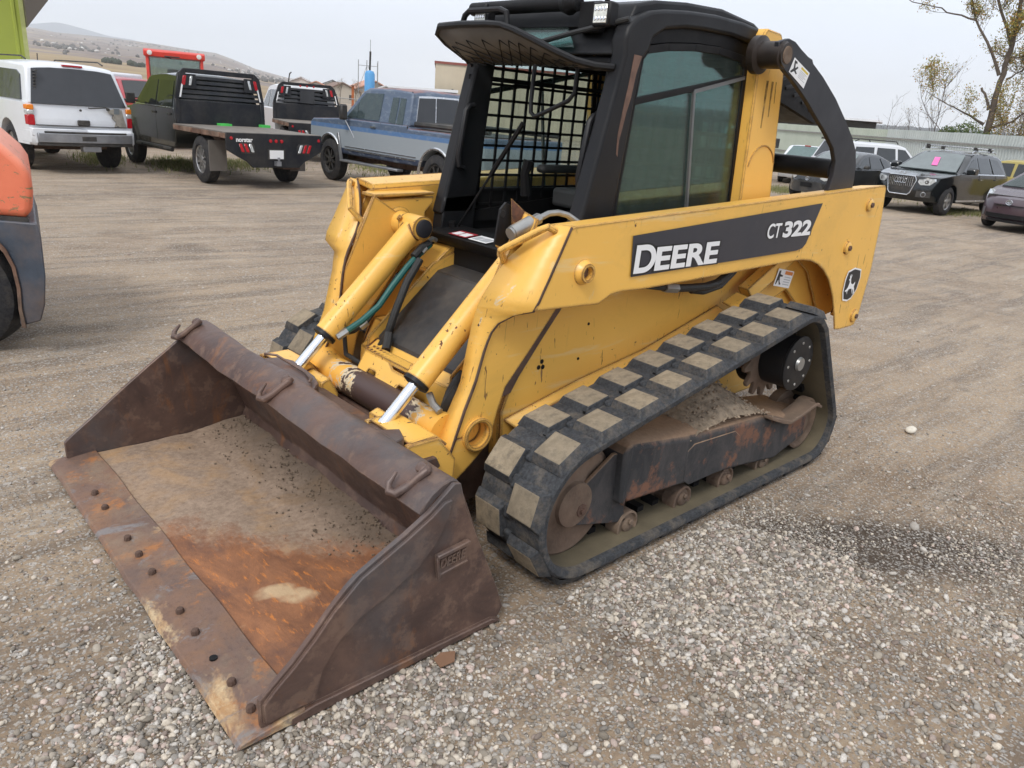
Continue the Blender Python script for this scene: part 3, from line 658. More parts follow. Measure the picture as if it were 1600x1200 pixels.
# inner box face of the far arm with its stiffener, cylinder bosses on both arms
for sg, arm in ((1, armL), (-1, armR)):
    g = G()
    g.prism([(.93, 1.175), (.885, 1.16), (.60, 1.172), (.60, 1.145), (.645, 1.10), (.645, .96), (.76, .90), (1.0, .80), (1.06, .86), (1.0, 1.04)], 'y', .462, .475)
    g.prism([(.93, 1.185), (.60, 1.192), (.60, 1.180), (.93, 1.170)], 'y', .455, .56)
    g.prism([(.66, 1.16), (.64, 1.16), (.64, .97), (.66, .97)], 'y', .47, .56)
    if sg < 0: g = g.mirror_y()
    g.build('stiffener', 'yellow', arm, bevel=.004)
    g = G(); g.turn((.79, sg*.47, 1.058), (0, -sg, 0), [(0, .075), (.008, .072), (.016, .055), (.07, .046), (.10, .046)], 24)
    g.build('cylinder_boss', 'yellow', arm)

# decals on the near arm
Yd = .7045
def decal(name, pts, mat, y=Yd, parent=armL, th=.0008, **k):
    g = G(); g.prism(pts, 'y', y, y+th); return g.build(name, mat, parent, smooth=False, **k)
dc = decal('side_decal', [(.566, 1.184), (.549, 1.030), (-.690, 1.055), (-.745, 1.064), (-.772, 1.085), (-.858, 1.275)], 'decal_dark')
dx = Vector((-1, 0, .004)); dz = Vector((-.03, 0, 1))
def bigtext(s, x, z, size, w, bold, bo):
    text_mesh('lettering', s, size, 'decal_black', dc, (x+.012, Yd+.0012, z), dx, dz, bold=bo, extr=.0002, width=w+.026)
    text_mesh('lettering', s, size, 'decal_white', dc, (x, Yd+.0024, z), dx, dz, bold=bold, extr=.0002, width=w)
bigtext('D', .540, 1.045, .145, .125, .004, .011)
bigtext('EERE', .415, 1.047, .122, .425, .004, .010)
bigtext('CT', -.383, 1.128, .092, .118, .0015, .005)
bigtext('322', -.524, 1.129, .095, .262, .004, .008)
# leaping stag badge
bz = [(-1.325, .905), (-1.40, .92), (-1.485, .905), (-1.500, .86), (-1.485, .79), (-1.435, .742), (-1.39, .732), (-1.335, .742), (-1.312, .79), (-1.310, .86)]
bd = decal('stag_badge', bz, 'decal_white')
cx_, cz_ = -1.405, .827
decal('badge_field', [(cx_+(x-cx_)*.90, cz_+(z-cz_)*.90) for x, z in bz], 'decal_black', Yd+.001, bd)
stag = [(.070,-.018),(.052,-.012),(.040,-.004),(.034,.006),(.028,.022),(.030,.034),(.040,.034),(.047,.040),(.036,.044),(.040,.056),(.032,.068),(.030,.056),(.028,.046),(.022,.058),(.016,.066),(.020,.050),(.022,.042),(.016,.032),(.010,.018),(-.016,.010),(-.036,.014),(-.044,.022),(-.046,.012),(-.040,-.002),(-.052,-.016),(-.060,-.034),(-.074,-.050),(-.062,-.046),(-.050,-.034),(-.040,-.020),(-.030,-.016),(-.034,-.028),(-.050,-.046),(-.040,-.042),(-.024,-.026),(-.016,-.012),(.004,-.012),(.022,-.012),(.036,-.024),(.030,-.040),(.040,-.030),(.046,-.020),(.060,-.024)]
decal('leaping_stag', [(cx_+.008+x*.92, cz_-.012+z*1.05) for x, z in stag], 'decal_white', Yd+.002, bd)

# --- arm guard links (black arcs) at the back, tower and cross tube
lo = [(-.335,1.932),(-.412,1.952),(-.47,1.945),(-.531,1.922),(-.60,1.900),(-.640,1.893),(-.655,1.878),(-.771,1.832),(-.935,1.752),(-1.095,1.655),(-1.20,1.585),(-1.275,1.52),(-1.312,1.45),(-1.330,1.38),(-1.335,1.27)]
li = [(-1.05,1.27),(-1.065,1.34),(-1.080,1.40),(-1.072,1.464),(-1.02,1.525),(-.917,1.588),(-.794,1.652),(-.658,1.725),(-.501,1.797),(-.40,1.836),(-.345,1.870)]
for sg in (1, -1):
    g = G(); g.prism(lo+li, 'y', .598, .622)
    if sg < 0: g = g.mirror_y()
    lk = g.build('arm_link', 'charcoal', L, bevel=.003)
    g = G(); g.turn((-.385, sg*.49, 1.885), (0, sg, 0), [(0, .078), (.03, .078), (.04, .055), (.135, .055), (.140, .048), (.150, .048), (.150, .010), (.146, .001)], 28)
    g.build('pivot_pin', simple('greasy_pin', (.03, .022, .018), .45, .3, .4, 15), lk)
    g = G(); g.turn((-.385, sg*.64, 1.885), (0, sg, 0), [(0, .036), (.004, .034), (.005, .008), (.002, .001)], 20); g.build('pin_cap', 'dustrust', lk)
    if sg > 0:
        wl_ = [(-.479, 1.885), (-.633, 1.836), (-.605, 1.770), (-.451, 1.826)]
        dl = G(); dl.prism(wl_, 'y', .6235, .6245); wlb = dl.build('warning_label', 'decal_white', lk, smooth=False)
        g = G(); q = lambda u, v: (wl_[0][0]+(wl_[1][0]-wl_[0][0])*u+(wl_[3][0]-wl_[0][0])*v, .6248, wl_[0][1]+(wl_[1][1]-wl_[0][1])*u+(wl_[3][1]-wl_[0][1])*v)
        for pts in ([(.05,.1),(.12,.1),(.22,.5),(.3,.3),(.36,.34),(.28,.6),(.4,.7),(.36,.8),(.22,.72),(.1,.95),(.04,.9),(.14,.6)], [(.1,.1),(.2,.08),(.24,.2),(.14,.24)]): g.add([q(*p) for p in pts], [tuple(range(len(pts)))])
        g.mat(1)
        g.add([q(.5,.1), q(.94,.1), q(.94,.24), q(.5,.24)], [(0,1,2,3)]); g.mat(2)
        for k in range(5): g.add([q(.5,.34+k*.11), q(.92-.1*(k % 2),.34+k*.11), q(.92-.1*(k % 2),.38+k*.11), q(.5,.38+k*.11)], [(0,1,2,3)])
        g.build('label_print', ['decal_black', 'decal_yellow', 'decal_grey'], wlb, smooth=False)
g = G(); g.cyl((-1.10, -.60, 1.425), (-1.10, .60, 1.425), .048, seg=24); g.cyl((-1.16, -.598, 1.40), (-1.16, .598, 1.40), .018, seg=12)
g.build('cross_tube', 'black', L)

# --- chassis between the tracks
g = G()
for sg in (1, -1):
    side = [(.905, .64), (.80, .76), (.72, .90), (.70, 1.0), (-1.0, 1.0), (-1.40, .92), (-1.46, .60), (-1.46, .42), (-1.2, .25), (.62, .20), (.80, .26), (.95, .38), (.96, .50)]
    g.prism(side, 'y', sg*.498, sg*.488)
    # skirt folded outward over the tracks
    g.loft([[(.95, sg*.498, .47), (.94, sg*.498, .46), (.82, sg*.615, .36), (.83, sg*.625, .37)], [(.54, sg*.498, .56), (.54, sg*.498, .55), (.52, sg*.63, .47), (.52, sg*.64, .48)], [(.14, sg*.498, .625), (.14, sg*.498, .615), (.12, sg*.63, .54), (.12, sg*.64, .55)], [(-.42, sg*.498, .77), (-.42, sg*.498, .76), (-.44, sg*.63, .70), (-.44, sg*.64, .71)]])
    rb_ = G(); rb_.prism([(.735, .925), (.875, .745), (.985, .615), (1.0, .56), (.925, .575), (.890, .632), (.785, .765), (.660, .915)], 'y', sg*.499, sg*.508); ribs = globals().setdefault('ribs', []); ribs.append(rb_)
g.prism([(-1.46, .42), (-1.46, 1.22), (-.72, 1.26), (-.72, .42)], 'y', -.485, .485)
g.prism([(.95, .30), (.96, .50), (.90, .62), (.60, .62), (.55, .22)], 'y', -.485, .485)
ch = g.build('chassis', 'yellow', L, bevel=.005)
for rb_ in ribs: rb_.build('rib', 'rust', ch, bevel=.003)
g = G()
for (x, z) in ((.765, .672), (.780, .650), (.757, .648)): g.turn((x, .497, z), (0, 1, 0), [(0, .0095), (.0025, .0095)], 14)
for (x, z) in ((.515, .792), (.555, .650)): g.turn((x, .497, z), (0, 1, 0), [(0, .007), (.003, .006)], 10)
g.build('side_holes', 'blackm', ch)
g = G(); g.plate([(.62, .6265, .4), (.52, .6265, .44), (.44, .6265, .52), (.58, .6265, .50), (.70, .6265, .44)], (0, .004, 0)); g.build('track_opening', 'rust', ch)
# rear housing outside the track and the lower rear posts
for sg in (1, -1):
    g = G(); g.prism([(-.55, .74), (-.70, .86), (-.92, .96), (-1.25, .99), (-1.42, .80), (-1.50, .62), (-1.30, .60), (-1.0, .80), (-.80, .74)], 'y', sg*.52, sg*.54)
    g.prism([(-.56, .80), (-.50, .86), (-.92, 1.06), (-.98, 1.0)], 'y', sg*.54, sg*.60)
    g.plate([(-.35, sg*.56, .80), (-.47, sg*.56, .84), (-.47, sg*.66, .82), (-.35, sg*.66, .78)], (0, 0, .006))
    g.build('rear_housing', 'yellow', ch, bevel=.004)
# warning label on the rear housing
def warn(name, P0, U, V, n, parent):
    P0, U, V, n = map(Vector, (P0, U, V, n)); g = G(); q = lambda u, v, k=0: P0+U*u+V*v+n*k
    g.add([q(0,0), q(1,0), q(1,1), q(0,1)], [(0,1,2,3)]); g.mat(1)
    g.add([q(.46,.06,.0006), q(.95,.06,.0006), q(.95,.26,.0006), q(.46,.26,.0006)], [(0,1,2,3)]); g.mat(2)
    g.add([q(*p, .0006) for p in [(.08,.12),(.18,.08),(.2,.3),(.38,.34),(.36,.42),(.22,.44),(.28,.7),(.4,.86),(.3,.9),(.18,.62),(.12,.9),(.06,.9)]], [tuple(range(12))]); g.mat(3)
    for k in range(4): g.add([q(.5,.38+k*.14,.0006), q(.9,.38+k*.14,.0006), q(.9,.43+k*.14,.0006), q(.5,.43+k*.14,.0006)], [(0,1,2,3)])
    return g.build(name, ['decal_white', 'decal_orange', 'decal_black', 'decal_grey'], parent, smooth=False, recalc=False)
warn('warning_label', (-.75, .606, .945), (-.165, 0, -.03), (.025, 0, -.085), (0, 1, 0), ch)
# hoses under the arm
g = G(); g.tube([(.36,.60,.955),(.28,.61,.945),(.13,.62,.93),(.0,.62,.92),(-.10,.62,.915),(-.20,.61,.92),(-.32,.59,.95),(-.44,.56,1.0),(-.6,.52,1.06)], .019, 10, rs=[.009,.009,.017,.018,.019,.019,.019,.019,.019])
hs0 = g.build('hydraulic_hose', 'hose', ch); g = G(); g.tube([(-.02,.60,.90),(-.12,.60,.885),(-.25,.60,.90),(-.4,.57,.95)], .013, 8)
hs = g.build('hydraulic_hose', 'hose', ch); g = G(); g.tube([(.47,.60,.965),(.36,.60,.955),(.25,.61,.943)], .010, 10); g.cyl((.20,.615,.938), (.12,.62,.929), .021, seg=6); split_build(g, 'hose_fitting', 'steel', ch)

# --- nose: black lid, front panel, cross tube, notched plate
g = G(); g.prism([(.70, .865), (.66, .84), (.97, .56), (1.01, .575), (1.005, .60)], 'y', -.285, .285); g.prism([(.70, .865), (.52, .905), (.52, .89), (.70, .845)], 'y', -.29, .29)
g.build('front_lid', simple('scuffed_black_lid', (.022, .022, .024), .55, 0, .3, 8, .1, 60, dust=.45, dustcol=(.16, .13, .10)), L, bevel=.006)
g = G(); g.prism([(1.005, .585), (1.06, .55), (1.07, .42), (1.05, .42), (1.04, .545), (.99, .572)], 'y', -.34, .34)
g.prism([(.50, 1.02), (.58, 1.0), (.74, .875), (.74, .85), (.56, .96), (.50, .98)], 'y', -.44, -.29); g.prism([(.50, 1.02), (.58, 1.0), (.74, .875), (.74, .85), (.56, .96), (.50, .98)], 'y', .29, .44)
for y0 in (-.300, .288): g.prism([(.50, .98), (.72, .90), (1.05, .60), (1.07, .42), (.9, .3), (.5, .3)], 'y', y0, y0+.012)
g.build('front_panel', 'yellow_worn', L, bevel=.004)
g = G(); g.plate([(1.041, -.10, .553), (1.041, .03, .548), (1.058, .04, .515), (1.058, -.08, .520)], (.006, 0, .004))
g.build('label_remnant', simple('torn_paper', (.55, .52, .46), .8, 0, .4, 40), L)
g = G(); g.turn((1.18, -.46, .44), (0, 1, 0), [(0, .088), (.10, .066), (.92-.10, .066), (.92, .088)], 32)
ct = g.build('torque_tube', 'scraped', L)
g = G(); g.prism([(-.20, .0), (-.20, .085), (-.02, .085), (.02, .06), (.20, .06), (.20, -.01), (.16, -.01), (.15, .018), (.10, .018), (.09, -.01), (-.06, -.01), (-.07, .02), (-.12, .02), (-.13, -.01), (-.20, -.01)], 'x', 0, .01)
for v in range(len(g.v)):
    x, y, z = g.v[v]; g.v[v] = (1.155+x-z*.5, y, .50+z*.9)
g.build('notched_plate', 'yellow_worn', ct, bevel=.002)
g = G()
for j, (xo, zo) in enumerate(((1.115, .585), (1.085, .585))):
    for k in range(14): g.turn((xo, -.19+.026*k, zo-.002*(k)), (0, 0, 1), [(0, .006), (.006, .005)], 6)
g.prism([(1.065, .565), (1.125, .565), (1.125, .583), (1.065, .583)], 'y', -.20, .19)
g.build('serrated_step', 'yellow_worn', L, bevel=.001)
# dark machinery under the torque tube
g = G(); g.box(.95, 1.10, -.44, .44, .12, .36); g.cyl((1.12, -.25, .33), (1.2, -.05, .30), .045, seg=14); g.cyl((1.20, -.3, .34), (1.20, .3, .34), .03, seg=12); g.box(1.08, 1.22, .08, .13, .2, .40)
g.build('lower_crossmember', 'rust', L, bevel=.008)

# --- tilt cylinders
for sg in (1, -1):
    T = Vector((.79, sg*.335, 1.060)); Bm = Vector((1.245, sg*.335, .615)); E = Vector((1.405, sg*.335, .458)); d = (Bm-T).normalized()
    g = G(); g.turn(T-d*.0, d, [(-.03, .03), (.0, .048), (.02, .050), ((Bm-T).length-.012, .050)], 24)
    g.turn(T+Vector((0, -.058, 0)), (0, 1, 0), [(0, .052), (.116, .052)], 24)
    cy = g.build('tilt_cylinder', 'yellow_worn', L)
    g = G(); g.turn(Bm-d*.014, d, [(0, .052), (.016, .052), (.020, .040), (.022, .026)], 24); g.build('gland', 'black', cy)
    g = G(); g.turn(Bm, d, [(0, .0235), ((E-Bm).length, .0235)], 20); g.turn(E-d*.05, d, [(0, .026), (.05, .026)], 20); g.build('piston_rod', 'chrome', cy)
    g = G(); g.turn(T+Vector((0, sg*-.060, 0)), (0, -sg, 0), [(0, .040), (.012, .040), (.016, .032), (.017, .001)], 24); g.turn(T+Vector((0, .060*sg, 0)), (0, sg, 0), [(0, .046), (.11, .046)], 20); split_build(g, 'pin_cap', 'charcoal', cy)
    g = G(); g.turn(T+Vector((.05, -.045, .03)), (.6, -.4, .5), [(0, .014), (.012, .013), (.016, .006)], 10); g.turn(Bm-d*.05+Vector((.0, -.05, .0)), (0, -1, 0), [(0, .018), (.02, .018)], 6); g.build('port_boss', 'yellow_worn', cy)
    g = G(); g.cyl(E+Vector((0, -.05, 0)), E+Vector((0, .05, 0)), .035, seg=16); g.build('rod_eye', 'rust', cy)
# hoses beside the far cylinder
g = G(); g.tube([(.745,-.285,.985),(.80,-.275,.955),(.87,-.27,.90),(.95,-.265,.82),(1.02,-.262,.74),(1.10,-.27,.68),(1.17,-.28,.64)], .014, 10); g.build('green_hose', 'green_hose', L)
g = G(); g.tube([(.74,-.29,.99),(.79,-.28,.975),(.84,-.27,.94)], .018, 10); g.tube([(.82,-.25,.93),(.90,-.23,.84),(.97,-.21,.72),(1.0,-.22,.62),(1.02,-.25,.55)], .017, 10)
g.tube([(.9,-.30,.86),(.99,-.30,.74),(1.05,-.31,.66),(1.10,-.33,.62),(1.13,-.36,.60),(1.14,-.33,.52),(1.12,-.22,.50)], .011, 8)
g.tube([(1.0,.30,.60),(1.08,.34,.55),(1.14,.39,.52),(1.12,.43,.60)], .022, 10); g.tube([(1.02,-.18,.64),(1.04,-.16,.60),(1.06,-.14,.58)], .02, 8)
split_build(g, 'hydraulic_hose', 'hose', L)
g = G(); g.tube([(.70,-.30,1.00),(.725,-.295,1.01),(.75,-.285,1.0)], .011, 8); g.cyl((1.165,-.28,.643), (1.21,-.285,.618), .017, seg=6); g.cyl((.775,-.28,.975), (.80,-.275,.957), .019, seg=6); g.cyl((1.05,-.31,.665), (1.08,-.32,.64), .022, seg=6)
g.tube([(1.19,.35,.57),(1.20,.39,.545),(1.20,.43,.53)], .014, 8)
split_build(g, 'hose_fitting', 'steel', L)

# --- auxiliary hydraulic coupler at the near arm
g = G(); g.cyl((.975, .50, 1.178), (.895, .505, 1.212), .026, seg=20); g.cyl((.985, .50, 1.174), (.968, .50, 1.181), .023, seg=20); g.cyl((.895, .505, 1.212), (.86, .51, 1.228), .020, seg=6)
g.tube([(.87,.507,1.222),(.82,.515,1.243),(.78,.52,1.246),(.74,.53,1.238),(.69,.55,1.208)], .011, 10)
g.build('hydraulic_coupler', 'steel', L)
g = G(); g.plate([(.94, .54, 1.13), (.90, .54, 1.23), (.89, .46, 1.245), (.93, .46, 1.15)], (-.012, 0, -.004)); g.plate([(.94, .46, 1.15), (.89, .46, 1.245), (.95, .45, 1.29)], (-.008, 0, -.003)); g.build('coupler_bracket', 'yellow', L, bevel=.002)
g = G(); g.prism([(1.0, 1.13), (.985, 1.25), (.96, 1.275), (.93, 1.26), (.92, 1.10)], 'y', .43, .44); g.turn((.975, .44, 1.235), (0, 1, 0), [(0, .014), (.003, .014)], 12); g.build('coupler_plate', 'black', L, bevel=.002)

# --- cab
yc = .46
frame = [(.615, 1.10), (.594, 1.18), (.477, 1.657), (.44, 1.803), (.449, 1.852), (.436, 1.895), (.389, 1.937), (.315, 1.966), (.235, 1.981), (.081, 1.997), (-.105, 2.007), (-.311, 2.005), (-.482, 1.991), (-.557, 1.977), (-.575, 1.955), (-.564, 1.927), (-.448, 1.926), (-.226, 1.942), (-.028, 1.939), (.1, 1.931), (.219, 1.912), (.286, 1.876), (.301, 1.831), (.333, 1.80), (.397, 1.20), (.42, 1.10)]
cabp = None
g = G()
g.prism(frame, 'y', yc-.075, yc)
g2 = g.mirror_y(); 
cab = g.build('cab', 'black', L, bevel=.022, seg=3, angle=50)
g2.build('roof_post', 'black', cab, bevel=.022, seg=3, angle=50)
g = G(); g.prism([(.392, 1.808), (.345, 1.806), (.352, 1.79), (.368, 1.74), (.380, 1.66), (.398, 1.60), (.409, 1.545), (.420, 1.50), (.418, 1.44), (.428, 1.45), (.432, 1.52), (.424, 1.58), (.415, 1.64), (.404, 1.70), (.396, 1.77)], 'y', yc-.002, yc+.0012)
g.prism([(.372, 1.86), (.360, 1.835), (.350, 1.83), (.356, 1.85)], 'y', yc-.004, yc-.0005)
split_build(g, 'paint_scrape', simple('brown_primer_scrape', (.13, .075, .055), .7, 0, .4, 25), cab, smooth=False)
# floor, rear wall, roof
g = G()
g.box(-.50, .50, -.44, .44, .98, 1.02)
g.box(-.53, -.50, -.44, .44, .98, 1.30); g.box(-.53, -.50, -.44, -.38, 1.3, 1.95); g.box(-.53, -.50, .38, .44, 1.3, 1.95); g.box(-.53, -.50, -.44, .44, 1.88, 1.95)
g.build('cab_floor', 'blackm', cab, bevel=.004)
g = G(); g.prism([(.40, 1.90), (.36, 1.985), (.25, 2.012), (.05, 2.032), (-.2, 2.042), (-.45, 2.02), (-.60, 1.97), (-.60, 1.93), (-.45, 1.95), (.30, 1.93)], 'y', -.42, .42)
g.box(.30, .42, -.43, .43, 1.765, 1.80)
g.prism([(.44, 1.80), (.37, 1.93), (.34, 1.93), (.41, 1.80)], 'y', -.42, .42)
g.build('cab_roof', 'black', cab, bevel=.012, seg=2)
g = G(); g.plate([(.445, -.30, 1.825), (.445, .20, 1.825), (.405, .12, 1.90), (.405, -.22, 1.90)], (.006, 0, .003)); g.build('roof_window', 'cabglass', cab)
g = G(); g.cyl((.43, -.46, 1.982), (.43, .12, 1.985), .027, seg=18); g.turn((.43, .10, 1.985), (0, 1, 0), [(0, .03), (.04, .044), (.07, .03), (.09, .03)], 16); g.box(.36, .43, .19, .30, 1.88, 1.99); g.build('wiring_tube', 'blackm', cab, bevel=.004)
g = G(); g.tube([(.42, .44, 1.925), (.45, .30, 1.895), (.455, .18, 1.875), (.46, .05, 1.85), (.46, -.05, 1.835)], .010, 8); g.build('cable', 'hose', cab)
# far side: lower black panels of the posts, handles
for sg in (-1, 1):
    g = G(); g.prism([(.615, .96), (.594, 1.18), (.40, 1.19), (.42, .96)], 'y', sg*(yc-.075), sg*(yc-.002)); g.build('post_foot', 'black', cab, bevel=.006)
    g = G(); yh = sg*.375; g.tube([(.46, yh, 1.585), (.485, yh, 1.58), (.505, yh, 1.56), (.535, yh, 1.36), (.53, yh, 1.32), (.50, yh, 1.31)], .0125, 8); g.build('grab_bar', 'black', cab)
    if sg > 0: g = G(); g.prism([(.40, 1.03), (.53, 1.02), (.405, 1.78), (.34, 1.78)], 'y', sg*.345, sg*.385); g.build('door_jamb', 'blackm', cab, bevel=.004)
# swung-up front visor
rim = [(.47, -.43, 1.775), (.55, -.49, 1.835), (.60, -.485, 1.865), (.615, -.45, 1.893), (.62, -.30, 1.897), (.62, -.12, 1.895), (.615, -.05, 1.890), (.605, .02, 1.872), (.59, .12, 1.838), (.565, .22, 1.800), (.535, .30, 1.772), (.50, .37, 1.758), (.45, .42, 1.757)]
hdr = [(.46, -.43+.85*i/12, 1.765) for i in range(13)]
g = G(); g.tube(rim, .0135, 8); v = g.build('front_visor', 'black', cab)
g = G(); g.v = [p for a, b in zip(rim, hdr) for p in (a, tuple(Vector(a).lerp(Vector(b), .5)-Vector((0,0,.012))), b)]; g.f = [f for i in range(12) for f in ((3*i, 3*i+3, 3*i+4, 3*i+1), (3*i+1, 3*i+4, 3*i+5, 3*i+2))]; g.mi = [0]*len(g.f)
sk = g.build('visor_lining', simple('dusty_plastic_lining', (.085, .078, .068), .6, 0, .3, 7), v); s_ = sk.modifiers.new('t', 'SOLIDIFY'); s_.thickness = .006
g = G()
for k in range(14):
    a, b = -.40+.055*k, -.40+.055*k+.11
    for (p, q_) in ((a, b), (b, a)):
        def PP(y, tt):
            i = min(11.999, max(0, (y+.43)/.85*12)); i0 = int(i); f = i-i0
            r0 = Vector(rim[i0]).lerp(Vector(rim[i0+1]), f); h0 = Vector(hdr[i0]).lerp(Vector(hdr[i0+1]), f); return h0.lerp(r0, tt)-Vector((0, 0, .018))
        g.tube([PP(p, .04), PP(q_, .72)], .0022, 4)
g.build('visor_mesh', 'blackm', v)
g = G(); g.tube([(.52, -.42, 1.90), (.52, -.40, 1.945), (.52, -.37, 1.962), (.52, -.17, 1.962), (.52, -.13, 1.95), (.52, -.12, 1.90)], .0125, 8); g.build('grab_bar', 'black', cab)
def worklamp(c, sy=.045):
    c = Vector(c); g = G(); g.box(c.x-.05, c.x, c.y-sy, c.y+sy, c.z-.042, c.z+.042); g.box(c.x-.04, c.x-.02, c.y-.01, c.y+.01, c.z+.04, c.z+.075)
    w = g.build('work_lamp', 'black', cab, bevel=.006)
    g = G(); g.box(c.x-.001, c.x+.004, c.y-sy*.72, c.y+sy*.72, c.z-.032, c.z+.032); lz = g.build('lens', 'lens', w, bevel=.002)
    g = G()
    for k in range(4):
        for kk in range(2): g.turn((c.x+.003, c.y-sy*.5+sy*.34*k, c.z+(.016 if kk else -.016)), (1, 0, 0), [(0, .009), (.003, .006)], 8)
    g.build('lamp_cell', 'chrome', lz)
worklamp((.475, .345, 1.938)); worklamp((.50, -.32, 1.925))
# wiper and hanging guard loop
g = G(); g.tube([(.53, -.36, 1.045), (.52, -.17, 1.29), (.515, -.155, 1.31)], .006, 6); g.tube([(.515, -.165, 1.305), (.50, .0, 1.53)], .011, 6); g.turn((.55, -.37, 1.04), (.3, 0, 1), [(-.01, .02), (.03, .016)], 10); g.build('wiper', 'blackm', cab)
g = G(); g.tube([(.44, -.02, 1.76), (.46, -.005, 1.62), (.47, .01, 1.575), (.475, .04, 1.56), (.47, .08, 1.575), (.45, .20, 1.63), (.445, .225, 1.66), (.44, .225, 1.76)], .009, 8); g.build('guard_loop', 'black', cab)
# side screens: bars are joined into one mesh per screen
def screen(y, x0, x1, name):
    g = G(); n = 11; top = lambda x: 1.80; b = lambda x: 1.10+(x0-x)*.12
    for i in range(n+1):
        x = x0+(x1-x0)*i/n; xb = x+.035*(1-i/n); g.obox(((x+xb)/2, y, (top(x)+b(x))/2), ((x-xb)/2, 0, (top(x)-b(x))/2), (0, .004, 0), (.0062, 0, 0))
    for j in range(10):
        z = 1.14+.068*j; g.box(x1, x0+.03, y-.004, y+.004, z-.0062, z+.0062)
    g.box(x1, x0+.04, y-.008, y+.008, 1.695, 1.715); g.box(x1, x0+.04, y-.008, y+.008, 1.785, 1.81); g.prism([(x0+.06, 1.06), (x1, 1.06), (x1, 1.20), (x0+.06, 1.10)], 'y', y-.01, y+.01)
    return g.build(name, 'black', cab, smooth=False)
screen(-.418, .43, -.50, 'side_screen'); screen(.40, .36, -.50, 'side_screen')
# side glass
for sg in (1, -1):
    g = G(); wo_ = [(.400, 1.195), (.338, 1.815), (.309, 1.846), (.178, 1.869), (.0, 1.887), (-.175, 1.893), (-.36, 1.880), (-.405, 1.85), (-.47, 1.20)]
    ins = [(.372, 1.215), (.318, 1.795), (.296, 1.820), (.172, 1.842), (.0, 1.859), (-.172, 1.864), (-.345, 1.852), (-.380, 1.825), (-.440, 1.225)]
    for i in range(len(wo_)):
        a, b = wo_[i], wo_[(i+1) % len(wo_)]; c_, d_ = ins[(i+1) % len(wo_)], ins[i]; g.prism([a, b, c_, d_], 'y', .436, .450)
    g.prism([(.374, 1.626), (.371, 1.652), (-.385, 1.802), (-.385, 1.782)], 'y', .447, .454)
    g.prism([(.42, 1.80), (.25, 1.93), (-.05, 1.95), (-.5, 1.94), (-.5, 1.84), (-.40, 1.85), (-.36, 1.882), (-.175, 1.895), (0, 1.889), (.178, 1.871), (.309, 1.848), (.338, 1.817)], 'y', .415, .438)
    g.prism([(.40, .98), (.40, 1.21), (-.47, 1.21), (-.5, .98)], 'y', .42, .446)
    if sg < 0: g = g.mirror_y()
    sw = g.build('window_frame', 'blackm', cab, bevel=.002)
    g = G(); g.prism(ins, 'y', .441, .445)
    if sg < 0: g = g.mirror_y()
    g.build('side_window', 'cabglass' if sg > 0 else 'farglass', sw, smooth=False)
    g = G(); g.prism([(-.022, 1.707), (-.034, 1.712), (-.112, 1.215), (-.100, 1.215)], 'y', .446, .458); g.prism([(-.022, 1.700), (-.026, 1.716), (-.385, 1.798), (-.385, 1.784)], 'y', .4465, .459)
    if sg < 0: g = g.mirror_y()
    g.build('sliding_pane_frame', simple('window_channel_grey', (.16, .165, .17), .45, .4), sw, smooth=False)
g = G()
for i in range(13): g.box(-.512, -.506, -.38+i*.0633-.005, -.38+i*.0633+.005, 1.30, 1.88)
for j in range(9): g.box(-.511, -.505, -.38, .38, 1.34+j*.066-.005, 1.34+j*.066+.005)
g.build('rear_screen', 'black', cab, smooth=False)
# rear window, seat, joystick, sill with decals
g = G(); g.box(-.522, -.518, -.38, .38, 1.30, 1.88); g.build('rear_window', 'clearglass', cab)
g = G(); g.box(-.38, .05, -.24, .24, 1.15, 1.24); g.obox((-.36, 0, 1.44), (.05, 0, 0), (0, .24, 0), (-.03, 0, .24)); g.box(-.3, .1, .26, .32, 1.3, 1.34); g.box(-.3, .1, -.32, -.26, 1.3, 1.34); g.build('seat', 'seat', cab, bevel=.03, seg=3)
g = G(); g.tube([(.20, -.26, 1.2), (.22, -.26, 1.30), (.21, -.25, 1.36)], .02, 8, rs=[.03, .022, .026]); g.tube([(.20, .27, 1.2), (.22, .27, 1.30), (.21, .26, 1.36)], .02, 8, rs=[.03, .022, .026]); g.build('joystick', 'blackm', cab)
g = G(); g.prism([(.66, 1.00), (.67, 1.03), (.50, 1.05), (.42, 1.03), (.42, .98), (.62, .97)], 'y', -.42, .42); g.box(.44, .60, -.40, .40, .62, .98); g.box(.30, .52, -.43, .43, .60, 1.0)
g.build('sill', 'blackm', cab, bevel=.006)
for y, c_ in ((-.26, 'decal_red'), (-.12, 'decal_white')):
    g = G(); g.plate([(.662, y, 1.036), (.662, y+.12, 1.036), (.585, y+.12, 1.045), (.585, y, 1.045)], (.0005, 0, .001)); q = g.build('sill_label', c_, cab, smooth=False)
    g = G(); g.plate([(.652, y+.012, 1.0385), (.652, y+.052, 1.0385), (.605, y+.052, 1.044), (.605, y+.012, 1.044)], (0, 0, .0008)); g.plate([(.652, y+.062, 1.0385), (.652, y+.11, 1.0385), (.605, y+.11, 1.044), (.605, y+.062, 1.044)], (0, 0, .0008)); g.build('label_print', 'decal_grey' if c_ == 'decal_white' else 'decal_white', q, smooth=False)
g = G(); g.plate([(.606, .08, .99), (.606, .17, .99), (.606, .17, .87), (.606, .08, .87)], (.001, 0, 0)); q = g.build('warning_label', 'decal_orange', cab, smooth=False); g = G(); g.plate([(.608, .088, .965), (.608, .162, .965), (.608, .162, .878), (.608, .088, .878)], (.001, 0, 0)); g.build('label_print', 'decal_white', q, smooth=False)
